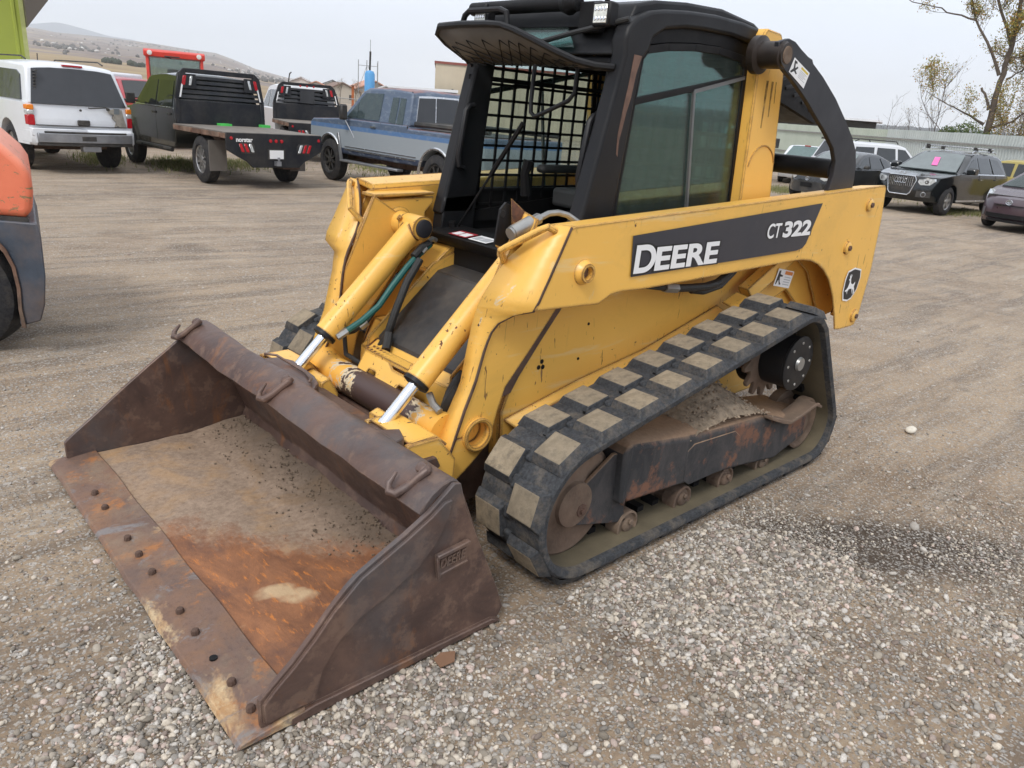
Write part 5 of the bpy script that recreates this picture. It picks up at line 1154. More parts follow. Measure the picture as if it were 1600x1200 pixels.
def deck(root, x0, x1, hw, z, mat, txt):
    g = G(); g.box(x1, x0, -hw, hw, z-.025, z); dk = g.build('deck', 'deckwood', root, bevel=.004)
    for sg in (1, -1):
        g = G(); g.box(x1, x0, sg*hw-.02 if sg > 0 else -hw-.01, sg*hw+.01 if sg > 0 else -hw+.02, z-.11, z-.026)
        for k in range(5): g.box(x1+.2+k*.42, x1+.28+k*.42, sg*(hw+.012)-.008, sg*(hw+.012)+.008, z-.10, z-.03)
        g.build('side_rail', 'rusty_rail', dk, bevel=.004)
    g = G(); g.prism([(hw, z-.01), (-hw, z-.01), (-hw, z-.30), (-hw+.28, z-.44), (-.62, z-.50), (-.50, z-.60), (.50, z-.60), (.62, z-.50), (hw-.28, z-.44), (hw, z-.30)], 'x', x1-.03, x1+.02)
    sk = g.build('rear_skirt', mat, dk, bevel=.006)
    X = x1-.035
    def disc(y, zz, r): g = G(); g.turn((X+.01, y, zz), (-1, 0, 0), [(0, r), (.02, r*.9), (.024, .001)], 16); g.build('marker_light', 'redlens', sk)
    for y in (.12, 0, -.12): disc(y, z-.13, .033)
    for y in (hw-.10, -hw+.07): disc(y, z-.10, .03)
    for sg in (1, -1):
        g = G(); pts = [(sg*(.46+.30*u), z-.27+.10*v) for u, v in ((0, -.9), (0, .5), (.15, 1), (.9, 1), (1.05, .4), (.95, -.9))]; g.prism(pts if sg > 0 else pts[::-1], 'x', X-.004, X+.01); g.build('light_box', 'trim', sk, bevel=.004)
        for k, m_ in ((0, 'clearlens'), (1, 'redlens'), (2, 'redlens')):
            g = G(); g.obox((X-.012, sg*(.53+.10*k), z-.26), (.008, 0, 0), (0, .030, 0), (0, sg*.028, .072)); g.build('tail_light', m_, sk, bevel=.012)
    g = G(); g.box(X-.004, X+.01, -.19, .19, z-.46, z-.27); pb = g.build('plate_recess', 'trim', sk); g = G(); g.box(X-.012, X-.003, -.15, .15, z-.44, z-.29); pp = g.build('licence_plate', 'decal_white', sk); g = G(); g.box(X-.014, X-.011, -.11, .11, z-.39, z-.36); g.build('plate_print', 'decal_grey', pp) if 0 else None
    if txt: text_mesh('lettering', txt, .105, 'decal_white', sk, (X-.008, .84, z-.155), (0, -1, 0), (0, 0, 1), bold=.004, width=.34)
    g = G(); g.box(X-.10, X+.1, -.05, .05, z-.56, z-.48); g.turn((X-.09, 0, z-.48), (0, 0, 1), [(0, .02), (.03, .02), (.035, .03), (.07, .025), (.075, .001)], 12); g.build('hitch', 'bumper', dk)
    g = G(); g.box(x1+.1, x0, -.45, -.35, z-.24, z-.03); g.box(x1+.1, x0, .35, .45, z-.24, z-.03)
    for k in range(6): g.box(x1+.1+k*.42, x1+.16+k*.42, -hw+.04, hw-.04, z-.11, z-.03)
    g.build('deck_frame', 'rust', dk)
    return dk
# 2 dark flatbed truck
S = dict(L=(3.0, -.52), W=.97, zb=1.26, zr=1.93, z0=.52, r=.41, track=.84, tw=.27, axles=(2.15,), paint='cardark', spokes=10, arch=1.2, rim='alloy',
    top=[(3.0, .8), (2.95, 1.12), (1.8, 1.22), (1.7, 1.26), (-.50, 1.26)], green=[(1.72, 1.24), (1.08, 1.84), (.9, 1.89), (.2, 1.93), (-.38, 1.90), (-.46, 1.84), (-.51, 1.24)], D=dict(tumble=.16, tail=.02, pr=.0, crown=.06),
    win=[[(1.46, 1.29), (.98, 1.76), (.55, 1.80), (.55, 1.29)], [(.42, 1.29), (.42, 1.80), (-.28, 1.80), (-.34, 1.29)]], screens=[((1.70, 1.26), (1.12, 1.80), (.84, .80), 'carglass', 'windscreen')])
r2, D, side, bx, body = car('flatbed_truck', 'black crew cab flatbed truck with curved slatted headache rack', 'truck', (-3.896, -14.583), 273.07, .962, 1.045, S, 'flatbed trucks parked in the row')
side([(1.5, 1.255), (1.5, 1.275), (-.40, 1.275), (-.40, 1.255)], 'chrometrim', 'belt_strip', .02, yb=W if 0 else .965)
for x in (.48,): side([(x, .62), (x, 1.25), (x-.012, 1.25), (x-.012, .62)], 'trim', 'door_seam', .004, yb=.968)
for x in (.62, -.20): side([(x, 1.12), (x, 1.16), (x-.16, 1.16), (x-.16, 1.12)], 'trim', 'door_handle', .03, yb=.968)
for sg in (1, -1):
    g = G(); g.box(1.25, 1.35, sg*1.02-.01, sg*1.30+.01, 1.30, 1.34); g.box(1.24, 1.33, sg*1.18-.09, sg*1.18+.09, 1.26, 1.46); mm = g.build('wing_mirror', 'trim', r2, bevel=.015)
    g = G(); g.tube([(1.6, sg*.98, .48), (-.3, sg*.98, .48)], .045, 8); g.box(1.2, 1.5, sg*.92, sg*1.06, .46, .50); g.box(.1, .4, sg*.92, sg*1.06, .46, .50); g.build('side_step', 'trim', r2)
    wheel(r2, -1.72, sg*.88, .425, .28, 'alloy', 10, sg)
    g = G(); g.prism([(-2.18, .80), (-2.20, .26), (-2.215, .26), (-2.2, .80)], 'y', sg*.88-.20, sg*.88+.16); g.build('mud_flap', simple('dusty_mudflap', (.15, .135, .12), .9), r2)
dk = deck(r2, -.56, -2.92, 1.03, .99, 'navy', 'norstar'); headrack(r2, -.62, 1.0, .99, 2.00, .10, 'navy', 5)
g = G(); g.box(-2.3, -1.9, -.9, -.5, .3, .62); g.build('tool_box', 'rust', r2); g = G(); g.box(-.85, -.62, -.12, .12, .98, 1.03) ; g.box(-.8, -.6, -1.05, -.85, .99, 1.04); g.build('green_strap', simple('green_strap', (.08, .55, .10), .7), r2)
# 3 second flatbed
S = dict(L=(3.0, -.52), W=.97, zb=1.26, zr=1.95, z0=.52, r=.41, track=.84, tw=.27, axles=(2.15,), paint='carwhite', spokes=8,
    top=[(3.0, .8), (2.95, 1.12), (1.8, 1.22), (1.7, 1.26), (-.50, 1.26)], green=[(1.72, 1.24), (1.08, 1.84), (.9, 1.89), (.2, 1.95), (-.38, 1.92), (-.46, 1.84), (-.51, 1.24)], D=dict(tumble=.16, tail=.02, pr=.0, crown=.06),
    win=[[(1.46, 1.29), (.98, 1.76), (.55, 1.80), (.55, 1.29)], [(.42, 1.29), (.42, 1.80), (-.28, 1.80), (-.34, 1.29)]], screens=[((-.515, 1.30), (-.46, 1.78), (.7, .7), 'carglass', 'rear_window')])
r3, D, side, bx, body = car('flatbed_truck', 'white cab flatbed truck with square black rack behind the dark one', 'truck', (-8.981, -20.161), 255, .983, 1.05, S, 'flatbed trucks parked in the row')
for sg in (1, -1): wheel(r3, -1.72, sg*.88, .425, .28, 'alloy', 8, sg)
deck(r3, -.56, -2.92, 1.03, .99, 'navy', ''); rk = headrack(r3, -.62, 1.02, .99, 1.98, .17, 'navy', 4)
g = G(); g.box(-.68, -.62, -.22, .22, 1.45, 1.78); g.build('rack_window', 'tintglass', rk); g = G()
for y in (-.2, 0, .2): g.turn((-.66, y, 1.90), (-1, 0, 0), [(0, .03), (.02, .025)], 10)
g.build('marker_light', 'redlens', rk); g = G(); g.tube([(-.62, .55, 1.95), (-.62, .5, 2.2), (-.62, .45, 2.24)], .02, 6); g.build('antenna', 'trim', rk)

# 4 old blue pickup
t = NT('two_tone_pickup_paint'); s_ = t.n.new('ShaderNodeSeparateXYZ'); t.l.new(t.tc.outputs['Object'], s_.inputs[0])
cr_ = t.n.new('ShaderNodeValToRGB'); cr_.color_ramp.interpolation = 'CONSTANT'; t.l.new(t.math('MULTIPLY', s_.outputs['Z'], .5), cr_.inputs[0]); e = cr_.color_ramp.elements
e[0].position = 0; e[0].color = (.026, .036, .065, 1); e[1].position = .335; e[1].color = (.27, .30, .325, 1)
for p_, c_ in ((.505, (.085, .17, .33, 1)), (.545, (.080, .112, .170, 1))): q = e.new(p_); q.color = c_
fade = t.noise(6, 7, .75, vec=t.co((1, 1, 2.2)), dist=.4)
c = t.mix(t.math('MULTIPLY', t.rng(fade, .5, .64), .35), cr_.outputs[0], (.30, .33, .35))
g_ = t.n.new('ShaderNodeNewGeometry'); sn = t.n.new('ShaderNodeSeparateXYZ'); t.l.new(g_.outputs['Normal'], sn.inputs[0])
c = t.mix(t.math('MULTIPLY', t.rng(t.noise(2.5, 6, .7), .35, .55), t.rng(sn.outputs['Z'], .7, .95, 0, .9)), c, (.24, .10, .075))
t.set('Base Color', c); t.set('Roughness', .5); MT['ford'] = t.m
S = dict(L=(2.85, -2.95), W=.99, zb=1.22, zr=1.84, z0=.56, r=.405, track=.86, tw=.26, axles=(1.97, -1.62), paint='ford', rim='trim', spokes=8, arch=1.22, glass='viewglass',
    top=[(2.85, .85), (2.82, 1.10), (2.7, 1.16), (1.5, 1.22), (-.74, 1.22), (-.76, 1.17), (-2.93, 1.17)], green=[(1.55, 1.20), (.92, 1.78), (.78, 1.83), (.0, 1.85), (-.62, 1.82), (-.68, 1.76), (-.76, 1.20)], D=dict(tumble=.17, nose=.05, tail=.02, pr=0, pf=.05, crown=.04),
    win=[[(1.32, 1.25), (1.00, 1.56), (.97, 1.25)], [(.95, 1.25), (.98, 1.60), (.82, 1.74), (.22, 1.75), (.20, 1.25)], [(-.12, 1.25), (-.10, 1.70), (-.30, 1.70), (-.33, 1.22)], [(-.38, 1.22), (-.35, 1.70), (-.52, 1.69), (-.57, 1.22)]],
    screens=[((1.53, 1.24), (.95, 1.76), (.84, .80), 'carglass', 'windscreen'), ((-.755, 1.25), (-.685, 1.74), (.80, .80), 'chrometrim', 'rear_window_frame'), ((-.766, 1.28), (-.700, 1.71), (.30, .30), 'tintglass', 'rear_window')])
r4, D, side, bx, body = car('old_pickup', 'old faded blue and silver pickup truck with rusty roof', 'pickup', (-7.229, -11.379), 272.2, 1.057, 1.12, S)
for y in (-.56, .56): g = G(); g.plate([(-.766, y-.22, 1.28), (-.766, y+.22, 1.28), (-.700, y+.22, 1.71), (-.700, y-.22, 1.71)], (-.014, 0, -.002)); g.build('rear_window', 'tintglass', r4, deform=D)
g = G(); g.box(-2.85, -.85, -.72, .72, 1.0, 1.19); 
for sg in (1, -1): pass
g.build('bed_cavity', 'interior', r4)
g = G()
for sg in (1, -1): g.tube([(-.85, sg*.86, 1.26), (-2.9, sg*.86, 1.26)], .045, 6)
g.tube([(-.85, -.86, 1.26), (-.85, .86, 1.26)], .04, 6); g.build('bed_rail', 'trim', r4)
for sg in (1, -1):
    for ax in (1.97, -1.62):
        g = G(); g.tube([(x, sg*.985, z) for x, z in arc(ax, .40, .50, 178, 2, 14)], .028, 6); g.build('arch_trim', 'chrometrim', r4, deform=D)
    g = G(); g.box(1.35, -1.05, sg*.985-.012, sg*.985+.012, .64, .665); g.box(1.35, -1.05, sg*.985-.012, sg*.985+.012, .70, .715); g.build('side_moulding', 'chrometrim', r4)
    g = G(); g.box(1.40, -.60, sg*1.03-.10, sg*1.03+.06, .42, .46); g.plate([(1.50, sg*.99, .42), (1.40, sg*.99, .42), (1.55, sg*.99, .95), (1.62, sg*.99, .95)], (0, .03, 0)); g.build('running_board', 'bumper', r4, bevel=.008)
    g = G(); g.box(1.12, 1.24, sg*1.06, sg*1.22, 1.20, 1.48); mm = g.build('wing_mirror', 'trim', r4, bevel=.03); g = G(); g.tube([(1.18, sg*1.10, 1.22), (1.05, sg*1.0, .95), (1.02, sg*.98, .88)], .012, 6); g.tube([(1.18, sg*1.08, 1.22), (1.25, sg*.97, 1.22)], .012, 6); g.build('mirror_arm', 'chrometrim', mm)
for x in (.10, 1.42, -.745): side([(x, .60), (x, 1.21), (x-.014, 1.21), (x-.014, .60)], 'trim', 'panel_seam', .004, yb=.985)
side([(.42, 1.11), (.42, 1.14), (.24, 1.14), (.24, 1.11)], 'chrometrim', 'door_handle', .03, yb=.985); side([(1.02, 1.18), (1.02, 1.215), (.85, 1.215), (.85, 1.18)], 'chrometrim', 'window_crank_badge', .03, yb=.985) if 0 else None
side([(1.52, .96), (1.66, 1.02), (1.72, .93), (1.80, .92), (1.70, .86), (1.60, .88), (1.52, .84)], 'rust', 'rust_spot', .004, yb=.982)
bx('front_marker', 'orangelens', 2.66, 2.80, .93, .965, 1.02, 1.06)
g = G(); g.box(-2.6, 2.5, -.42, -.34, .42, .56); g.box(-2.6, 2.5, .34, .42, .42, .56); g.box(1.9, 2.04, -.8, .8, .33, .42); g.box(-1.7, -1.55, -.8, .8, .33, .42); g.box(.2, .9, -.4, .1, .36, .52); g.build('truck_frame', 'rust', r4)
g = G(); g.box(-.3, .9, -.75, .75, 1.0, 1.14); g.obox((.0, 0, 1.32), (.06, 0, 0), (0, .7, 0), (-.03, 0, .22)); g.tube([(1.05+.18*math.sin(a)*.3, .38+.18*math.cos(a), 1.30+.18*math.sin(a)) for a in [k*PI/8 for k in range(16)]], .014, 6, closed=True); g.build('interior', 'interior', r4)

# 5 black crossover with roof bars
S = dict(L=(2.32, -2.31), W=.95, zb=1.02, zr=1.62, z0=.32, r=.365, track=.81, tw=.24, axles=(1.45, -1.36), paint='carblack', spokes=5, glass='carglass',
    top=[(2.32, .55), (2.31, .80), (2.20, .93), (1.7, 1.0), (1.05, 1.06), (-2.0, 1.06), (-2.22, .98), (-2.30, .75)], green=[(1.15, 1.02), (.9, 1.14), (.30, 1.50), (.05, 1.58), (-.6, 1.62), (-1.4, 1.58), (-1.72, 1.50), (-2.15, 1.04)], D=dict(nose=.32, tail=.18, tumble=.27, pf=.16, pr=.10, crown=.05),
    win=[[(.78, 1.09), (.28, 1.42), (.02, 1.50), (-.02, 1.09)], [(-.10, 1.09), (-.08, 1.51), (-.75, 1.52), (-.88, 1.09)], [(-.96, 1.09), (-.86, 1.51), (-1.35, 1.47), (-1.72, 1.15), (-1.66, 1.09)]],
    screens=[((1.10, 1.09), (.27, 1.535), (.80, .72), 'screenglass', 'windscreen')])
r5, D, side, bx, body = car('crossover_car', 'black crossover with silver roof bars and pink windscreen slip', 'car', (-20.98, -5.57), 354.6, 1.0, 1.02, S)
g = G(); g.prism([(-.40, .93), (.40, .93), (.46, .84), (.36, .52), (.28, .46), (-.28, .46), (-.36, .52), (-.46, .84)], 'x', 2.20, 2.335); gr = g.build('grille', 'trim', r5, slices={'y': [-.3, -.15, 0, .15, .3]}, deform=D)
g = G(); P_ = [(-.40, .93), (.40, .93), (.46, .84), (.36, .52), (.28, .46), (-.28, .46), (-.36, .52), (-.46, .84)]; g.tube([(2.335, y, z) for y, z in P_], .016, 6, closed=True); g.build('grille_frame', 'chrometrim', gr, deform=D)
for k in range(13):
    g = G(); y = -.36+.06*k; g.box(2.325, 2.348, y-.007, y+.007, .66, .90); g.build('grille_bar', 'chrometrim', gr, deform=D)
for k in range(4): g = G(); g.tube([(2.365, -.135+.09*k+.058*math.cos(a), .80+.058*math.sin(a)) for a in [j*PI/8 for j in range(16)]], .008, 5, closed=True); g.build('ring_emblem', 'chrometrim', gr, deform=D)
for sg in (1, -1):
    g = G(); g.prism([(sg*.52, .86), (sg*.86, .90), (sg*.90, .84), (sg*.80, .74), (sg*.58, .73), (sg*.50, .80)], 'x', 2.15, 2.325); hl = g.build('headlight', 'clearlens', r5, slices={'y': [sg*.7]}, deform=D); g = G(); g.turn((2.30, sg*.72, .81), (1, 0, .0), [(0, .05), (.03, .045), (.02, .01)], 14); g.build('lamp_projector', 'trim', hl, deform=D)
    g = G(); g.turn((2.28, sg*.70, .50), (1, 0, 0), [(0, .07), (.04, .065), (.05, .05), (.035, .045), (.03, .001)], 18); g.build('fog_light', 'bumper', r5, deform=D)
    g = G(); g.box(2.2, 2.32, min(sg*.52, sg*.86), max(sg*.52, sg*.86), .43, .58); g.build('air_intake', 'trim', r5, slices={'y': [sg*.7]}, deform=D)
    g = G(); g.tube([(1.02, sg*.915, 1.075), (-.9, sg*.945, 1.075), (-1.72, sg*.93, 1.09)], .010, 6); g.tube([(.95, sg*.90, 1.09), (.28, sg*.86, 1.53), (-.3, sg*.83, 1.60), (-1.2, sg*.85, 1.56), (-1.70, sg*.89, 1.33)], .012, 6); g.build('window_chrome', 'chrometrim', r5) if 0 else None
    g = G(); g.box(-1.0, 1.05, sg*.93-.015, sg*.93+.015, .36, .40); g.build('sill_strip', 'chrometrim', r5); g = G(); g.prism([(.84, 1.06), (.84, 1.18), (.74, 1.24), (.62, 1.20), (.62, 1.06)], 'y', sg*.93, sg*1.15); g.box(.66, .74, min(sg*.86, sg*1.0), max(sg*.86, sg*1.0), 1.05, 1.10); g.build('wing_mirror', 'carblack', r5, bevel=.02)
    g = G(); g.tube([(.2, sg*.67, 1.58), (.1, sg*.67, 1.645), (-1.2, sg*.66, 1.645), (-1.35, sg*.66, 1.60)], .013, 6); g.build('roof_rail', 'chrometrim', r5)
    for x in (-.03, -1.0): side([(x, .92), (x, .945), (x-.17, .945), (x-.17, .92)], 'chrometrim', 'door_handle', .025, both=False, yb=.95)
side([(1.0, 1.05), (1.0, 1.075), (-1.75, 1.085), (-1.75, 1.06)], 'chrometrim', 'belt_strip', .01, yb=.93)
for x in (-.0, -1.05): side([(x-.92+.92, .40), (x, 1.04), (x-.012, 1.04), (x-.012, .40)], 'trim', 'door_seam', .003, yb=.948)
for x in (-.05, -.95):
    g = G(); g.box(x-.035, x+.035, -.74, .74, 1.70, 1.725); rb = g.build('roof_bar', 'chrometrim', r5, bevel=.008); g = G()
    for sg in (1, -1): g.prism([(x-.05, 1.62), (x+.05, 1.62), (x+.07, 1.74), (x-.07, 1.74)], 'y', sg*.64-.04, sg*.64+.04)
    g.build('bar_foot', 'trim', rb, bevel=.01)
g = G(); g.plate([(.92, .02, 1.208), (.92, .17, 1.208), (.56, .05, 1.408), (.56, -.10, 1.408)], (.006, 0, .010)); g.build('pink_slip', simple('pink_card', (.85, .16, .42), .6), r5)
g = G(); g.plate([(1.08+.006, -.6, 1.115), (1.08+.006, .0, 1.115), (.35, -.1, 1.50), (.35, -.55, 1.50)], (.010, 0, .016)) ; g.build('windscreen_glare', 'carglass', r5) if 0 else None

# 6 black hatchback with badge
S = dict(L=(2.0, -2.0), W=.85, zb=.95, zr=1.45, z0=.22, r=.31, track=.74, tw=.2, axles=(1.25, -1.30), paint='cargrey', spokes=7,
    top=[(2.0, .45), (1.99, .68), (1.88, .80), (1.35, .90), (1.0, .95), (-1.7, .98), (-1.92, .90), (-1.99, .6)], green=[(1.12, .92), (.25, 1.38), (-.1, 1.44), (-.7, 1.43), (-1.5, 1.25), (-1.85, .96)], D=dict(nose=.30, tail=.16, tumble=.22, pf=.18, pr=.10, crown=.05),
    win=[[(.72, .99), (.22, 1.30), (.0, 1.35), (-.02, .99)], [(-.08, .99), (-.07, 1.355), (-.65, 1.35), (-.90, 1.0)], [(-.96, 1.01), (-.76, 1.33), (-1.1, 1.27), (-1.35, 1.08)]], screens=[((1.06, .965), (.27, 1.37), (.70, .64), 'screenglass', 'windscreen')])
r6, D, side, bx, body = car('hatchback_car', 'black compact hatchback facing forward behind the loader arm', 'car', (-20.14, -8.06), 357.1, .96, .97, S)
g = G(); g.prism([(-.50, .53), (.50, .53), (.62, .30), (.5, .22), (-.5, .22), (-.62, .30)], 'x', 1.9, 2.012); gr = g.build('grille', 'trim', r6, slices={'y': [-.3, 0, .3]}, deform=D)
g = G(); g.box(2.0, 2.03, -.22, .22, .38, .50); g.build('plate_mount', 'blackm', gr, deform=D)
g = G(); g.tube([(2.005, .075*math.cos(a), .61+.05*math.sin(a)) for a in [j*PI/8 for j in range(16)]], .009, 5, closed=True); g.tube([(2.005, .04*math.cos(a), .62+.022*math.sin(a)) for a in [j*PI/8 for j in range(16)]], .007, 5, closed=True); g.tube([(2.005, .025*math.cos(a), .61+.05*math.sin(a)) for a in [j*PI/8 for j in range(16)]], .006, 5, closed=True); g.build('oval_emblem', 'chrometrim', r6, deform=D)
for sg in (1, -1):
    g = G(); g.prism([(sg*.48, .69), (sg*.80, .75), (sg*.82, .65), (sg*.60, .58), (sg*.46, .63)], 'x', 1.75, 2.015); g.build('headlight', 'clearlens', r6, slices={'y': [sg*.6]}, deform=D)
    g = G(); g.prism([(.55, .98), (.55, 1.06), (.45, 1.09), (.36, 1.06), (.36, .98)], 'y', sg*.88, sg*1.0); g.build('wing_mirror', 'trim', r6, bevel=.02)
# 7 plum hybrid hatchback at the right edge
S = dict(L=(2.24, -2.24), W=.87, zb=.95, zr=1.48, z0=.20, r=.32, track=.76, tw=.2, axles=(1.32, -1.38), paint='carplum', spokes=7,
    top=[(2.24, .40), (2.23, .62), (2.10, .74), (1.6, .90), (1.2, .98), (-1.9, 1.0), (-2.15, .92), (-2.23, .6)], green=[(1.32, .95), (.3, 1.42), (-.1, 1.48), (-.7, 1.47), (-1.7, 1.22), (-2.1, .98)], D=dict(nose=.34, tail=.16, tumble=.22, pf=.18, pr=.10, crown=.05),
    win=[[(.85, 1.01), (.30, 1.33), (.0, 1.39), (-.02, 1.01)], [(-.08, 1.01), (-.07, 1.39), (-.7, 1.38), (-.95, 1.02)]], screens=[((1.27, .99), (.33, 1.41), (.74, .66), 'viewglass', 'windscreen')])
r7, D, side, bx, body = car('hybrid_car', 'plum coloured hatchback cut off by the right edge of the photo', 'car', (-19.5, -2.45), 350, .98, .98, S)
for sg in (1, -1):
    g = G(); g.prism([(sg*.60, .66), (sg*.72, .88), (sg*.84, .90), (sg*.86, .74), (sg*.80, .62), (sg*.66, .60)], 'x', 1.6, 2.215); g.build('headlight', 'clearlens', r7, slices={'y': [sg*.7], 'x': [1.8, 2.0]}, deform=lambda x, y, z, D=D: D(x-(z-.6)*.9-.02 if x > 1.9 else x, y, z))
    g = G(); g.box(2.1, 2.25, min(sg*.70, sg*.80), max(sg*.70, sg*.80), .32, .50); g.build('fog_lamp', 'bumper', r7, deform=D)
g = G(); g.box(2.0, 2.25, -.62, .62, .30, .40); g.box(2.0, 2.245, -.55, .55, .22, .27); g.build('air_intake', 'blackm', r7, slices={'y': [-.4, -.2, 0, .2, .4]}, deform=D)
g = G(); g.box(2.0, 2.246, -.40, .40, .585, .60); g.build('grille_slot', 'blackm', r7, slices={'y': [-.3, 0, .3]}, deform=D)
g = G(); g.tube([(2.235, .085*math.cos(a), .665+.055*math.sin(a)) for a in [j*PI/8 for j in range(16)]], .010, 5, closed=True); g.tube([(2.235, .045*math.cos(a), .675+.025*math.sin(a)) for a in [j*PI/8 for j in range(16)]], .008, 5, closed=True); g.build('oval_emblem', 'chrometrim', r7, deform=D)
g = G(); g.turn((2.2, 0, .665), (1, 0, 0), [(0, .055), (.03, .05)], 14); g.build('emblem_disc', 'bumper', r7, deform=D)

# cars further back on the right
def plain(name, label, loc, deg, s, paint, prof, green, zb, zr, W, Lf, Lr, axles, r, win, screens, z0=.3, extra=None, **kw):
    S = dict(L=(Lf, Lr), W=W, zb=zb, zr=zr, z0=z0, r=r, track=W-.12, tw=.22, axles=axles, paint=paint, spokes=6, top=prof, green=green, win=win, screens=screens, D=dict(nose=.2, tail=.12, tumble=.2, pf=.12, pr=.08, crown=.05)); S.update(kw)
    return car(name, label, kw.get('cat', 'car') if 0 else ('SUV' if 'SUV' in label else ('truck' if 'truck' in label else 'car')), loc, deg, s, s, S)
r8, D, side, bx, body = plain('parked_suv', 'white older SUV with black roof rack behind the dark hatchback', at(202.9, 31), 160, 1.0, 'carwhite', [(2.3, .7), (2.25, 1.0), (1.2, 1.1), (-2.2, 1.1), (-2.28, .7)], [(1.3, 1.08), (.6, 1.65), (.3, 1.72), (-1.9, 1.72), (-2.2, 1.08)], 1.1, 1.72, .92, 2.32, -2.3, (1.4, -1.35), .37,
    [[(1.0, 1.13), (.55, 1.58), (.2, 1.60), (.2, 1.13)], [(.08, 1.13), (.08, 1.60), (-.75, 1.60), (-.85, 1.13)], [(-.98, 1.13), (-.90, 1.60), (-1.75, 1.58), (-1.95, 1.13)]], [((-2.2, 1.12), (-1.93, 1.66), (.74, .72), 'tintglass', 'rear_window')])
g = G()
for sg in (1, -1): g.tube([(.3, sg*.62, 1.72), (.2, sg*.62, 1.80), (-1.5, sg*.62, 1.80), (-1.7, sg*.62, 1.72)], .02, 6)
for x in (0, -.6, -1.3): g.tube([(x, -.62, 1.80), (x, .62, 1.80)], .018, 6)
g.box(-2.05, -1.85, -.6, .6, 1.70, 1.76); g.build('roof_rack', 'trim', r8); bx('tail_light', 'redlens', -2.33, -2.2, .80, .93, .75, 1.05)
r9, D, side, bx, body = plain('parked_sedan', 'pale silver sedan seen from behind in front of the metal fence', at(207.1, 34), 205, 1.0, 'carwhite', [(2.3, .5), (2.25, .72), (1.2, .92), (-1.6, .98), (-2.25, .95), (-2.35, .6)], [(1.3, .90), (.4, 1.38), (0, 1.42), (-.8, 1.40), (-1.75, .97)], .95, 1.42, .88, 2.35, -2.35, (1.4, -1.35), .32,
    [[(.9, .99), (.3, 1.33), (.0, 1.36), (-.02, .99)], [(-.1, .99), (-.08, 1.36), (-.7, 1.34), (-1.15, 1.0)]], [((-1.72, 1.0), (-.85, 1.39), (.76, .66), 'viewglass', 'rear_window')], z0=.24)
bx('tail_light', 'redlens', -2.37, -2.2, .62, .86, .72, .88); bx('brake_light', 'redlens', -.86, -.80, -.14, .14, 1.40, 1.43, False, bev=.0)
r10, D, side, bx, body = plain('parked_truck', 'white truck with large black mirror at the far end of the fence', at(211.5, 33), 35, 1.0, 'carwhite', [(2.8, .7), (2.7, 1.15), (1.5, 1.25), (-2.8, 1.25)], [(1.55, 1.22), (.9, 1.88), (-.6, 1.92), (-.75, 1.22)], 1.25, 1.92, .98, 2.85, -2.85, (1.9, -1.8), .40,
    [[(1.2, 1.28), (.85, 1.78), (.1, 1.80), (.1, 1.28)]], [((1.5, 1.28), (.95, 1.83), (.84, .80), 'carglass', 'windscreen')], z0=.45)
for sg in (1, -1): g = G(); g.box(1.0, 1.1, sg*1.2-.12, sg*1.2+.12, 1.25, 1.60); g.box(1.03, 1.08, sg*1.05-.08, sg*1.05+.08, 1.38, 1.44); g.build('wing_mirror', 'trim', r10, bevel=.02)
r11, D, side, bx, body = plain('parked_pickup', 'faded yellow pickup truck behind the plum hatchback', at(193.9, 29), 250, .95, 'caryel', [(2.3, .7), (2.25, .98), (1.2, 1.05), (-2.3, 1.05)], [(1.2, 1.02), (.75, 1.55), (.5, 1.60), (-.3, 1.60), (-.5, 1.02)], 1.05, 1.60, .86, 2.35, -2.35, (1.5, -1.4), .36,
    [[(1.0, 1.08), (.68, 1.50), (.2, 1.52), (.15, 1.08)], [(.05, 1.08), (.08, 1.52), (-.25, 1.52), (-.38, 1.08)]], [((-.50, 1.08), (-.34, 1.54), (.7, .66), 'viewglass', 'rear_window')], z0=.4)
r12, D, side, bx, body = plain('parked_pickup', 'red pickup truck with white bed cap between the SUV and flatbed', at(253.35, 27), 100, 1.0, 'carred', [(2.8, .8), (2.75, 1.2), (1.5, 1.28), (-2.8, 1.28)], [(1.5, 1.26), (.9, 1.80), (-.5, 1.84), (-.65, 1.26)], 1.28, 1.84, .98, 2.85, -2.85, (1.9, -1.8), .42,
    [[(1.2, 1.31), (.85, 1.72), (.1, 1.74), (.1, 1.31)], [(0, 1.31), (0, 1.74), (-.42, 1.74), (-.50, 1.31)]], [((1.46, 1.31), (.95, 1.76), (.84, .80), 'carglass', 'windscreen')], z0=.5)
g = G(); g.box(-2.8, -.72, -.86, .86, 1.29, 1.95); cp = g.build('bed_cap', 'carwhite', r12, bevel=.06, seg=2); g = G(); g.box(-2.4, -1.0, -.87, .87, 1.45, 1.80); g.build('cap_window', 'carglass', cp)
for sg in (1, -1):
    for k in range(2): g = G(); g.box(2.76, 2.86, min(sg*.62, sg*.88), max(sg*.62, sg*.88), .82+.17*k, .96+.17*k); g.build('headlight', 'clearlens', r12, bevel=.01)

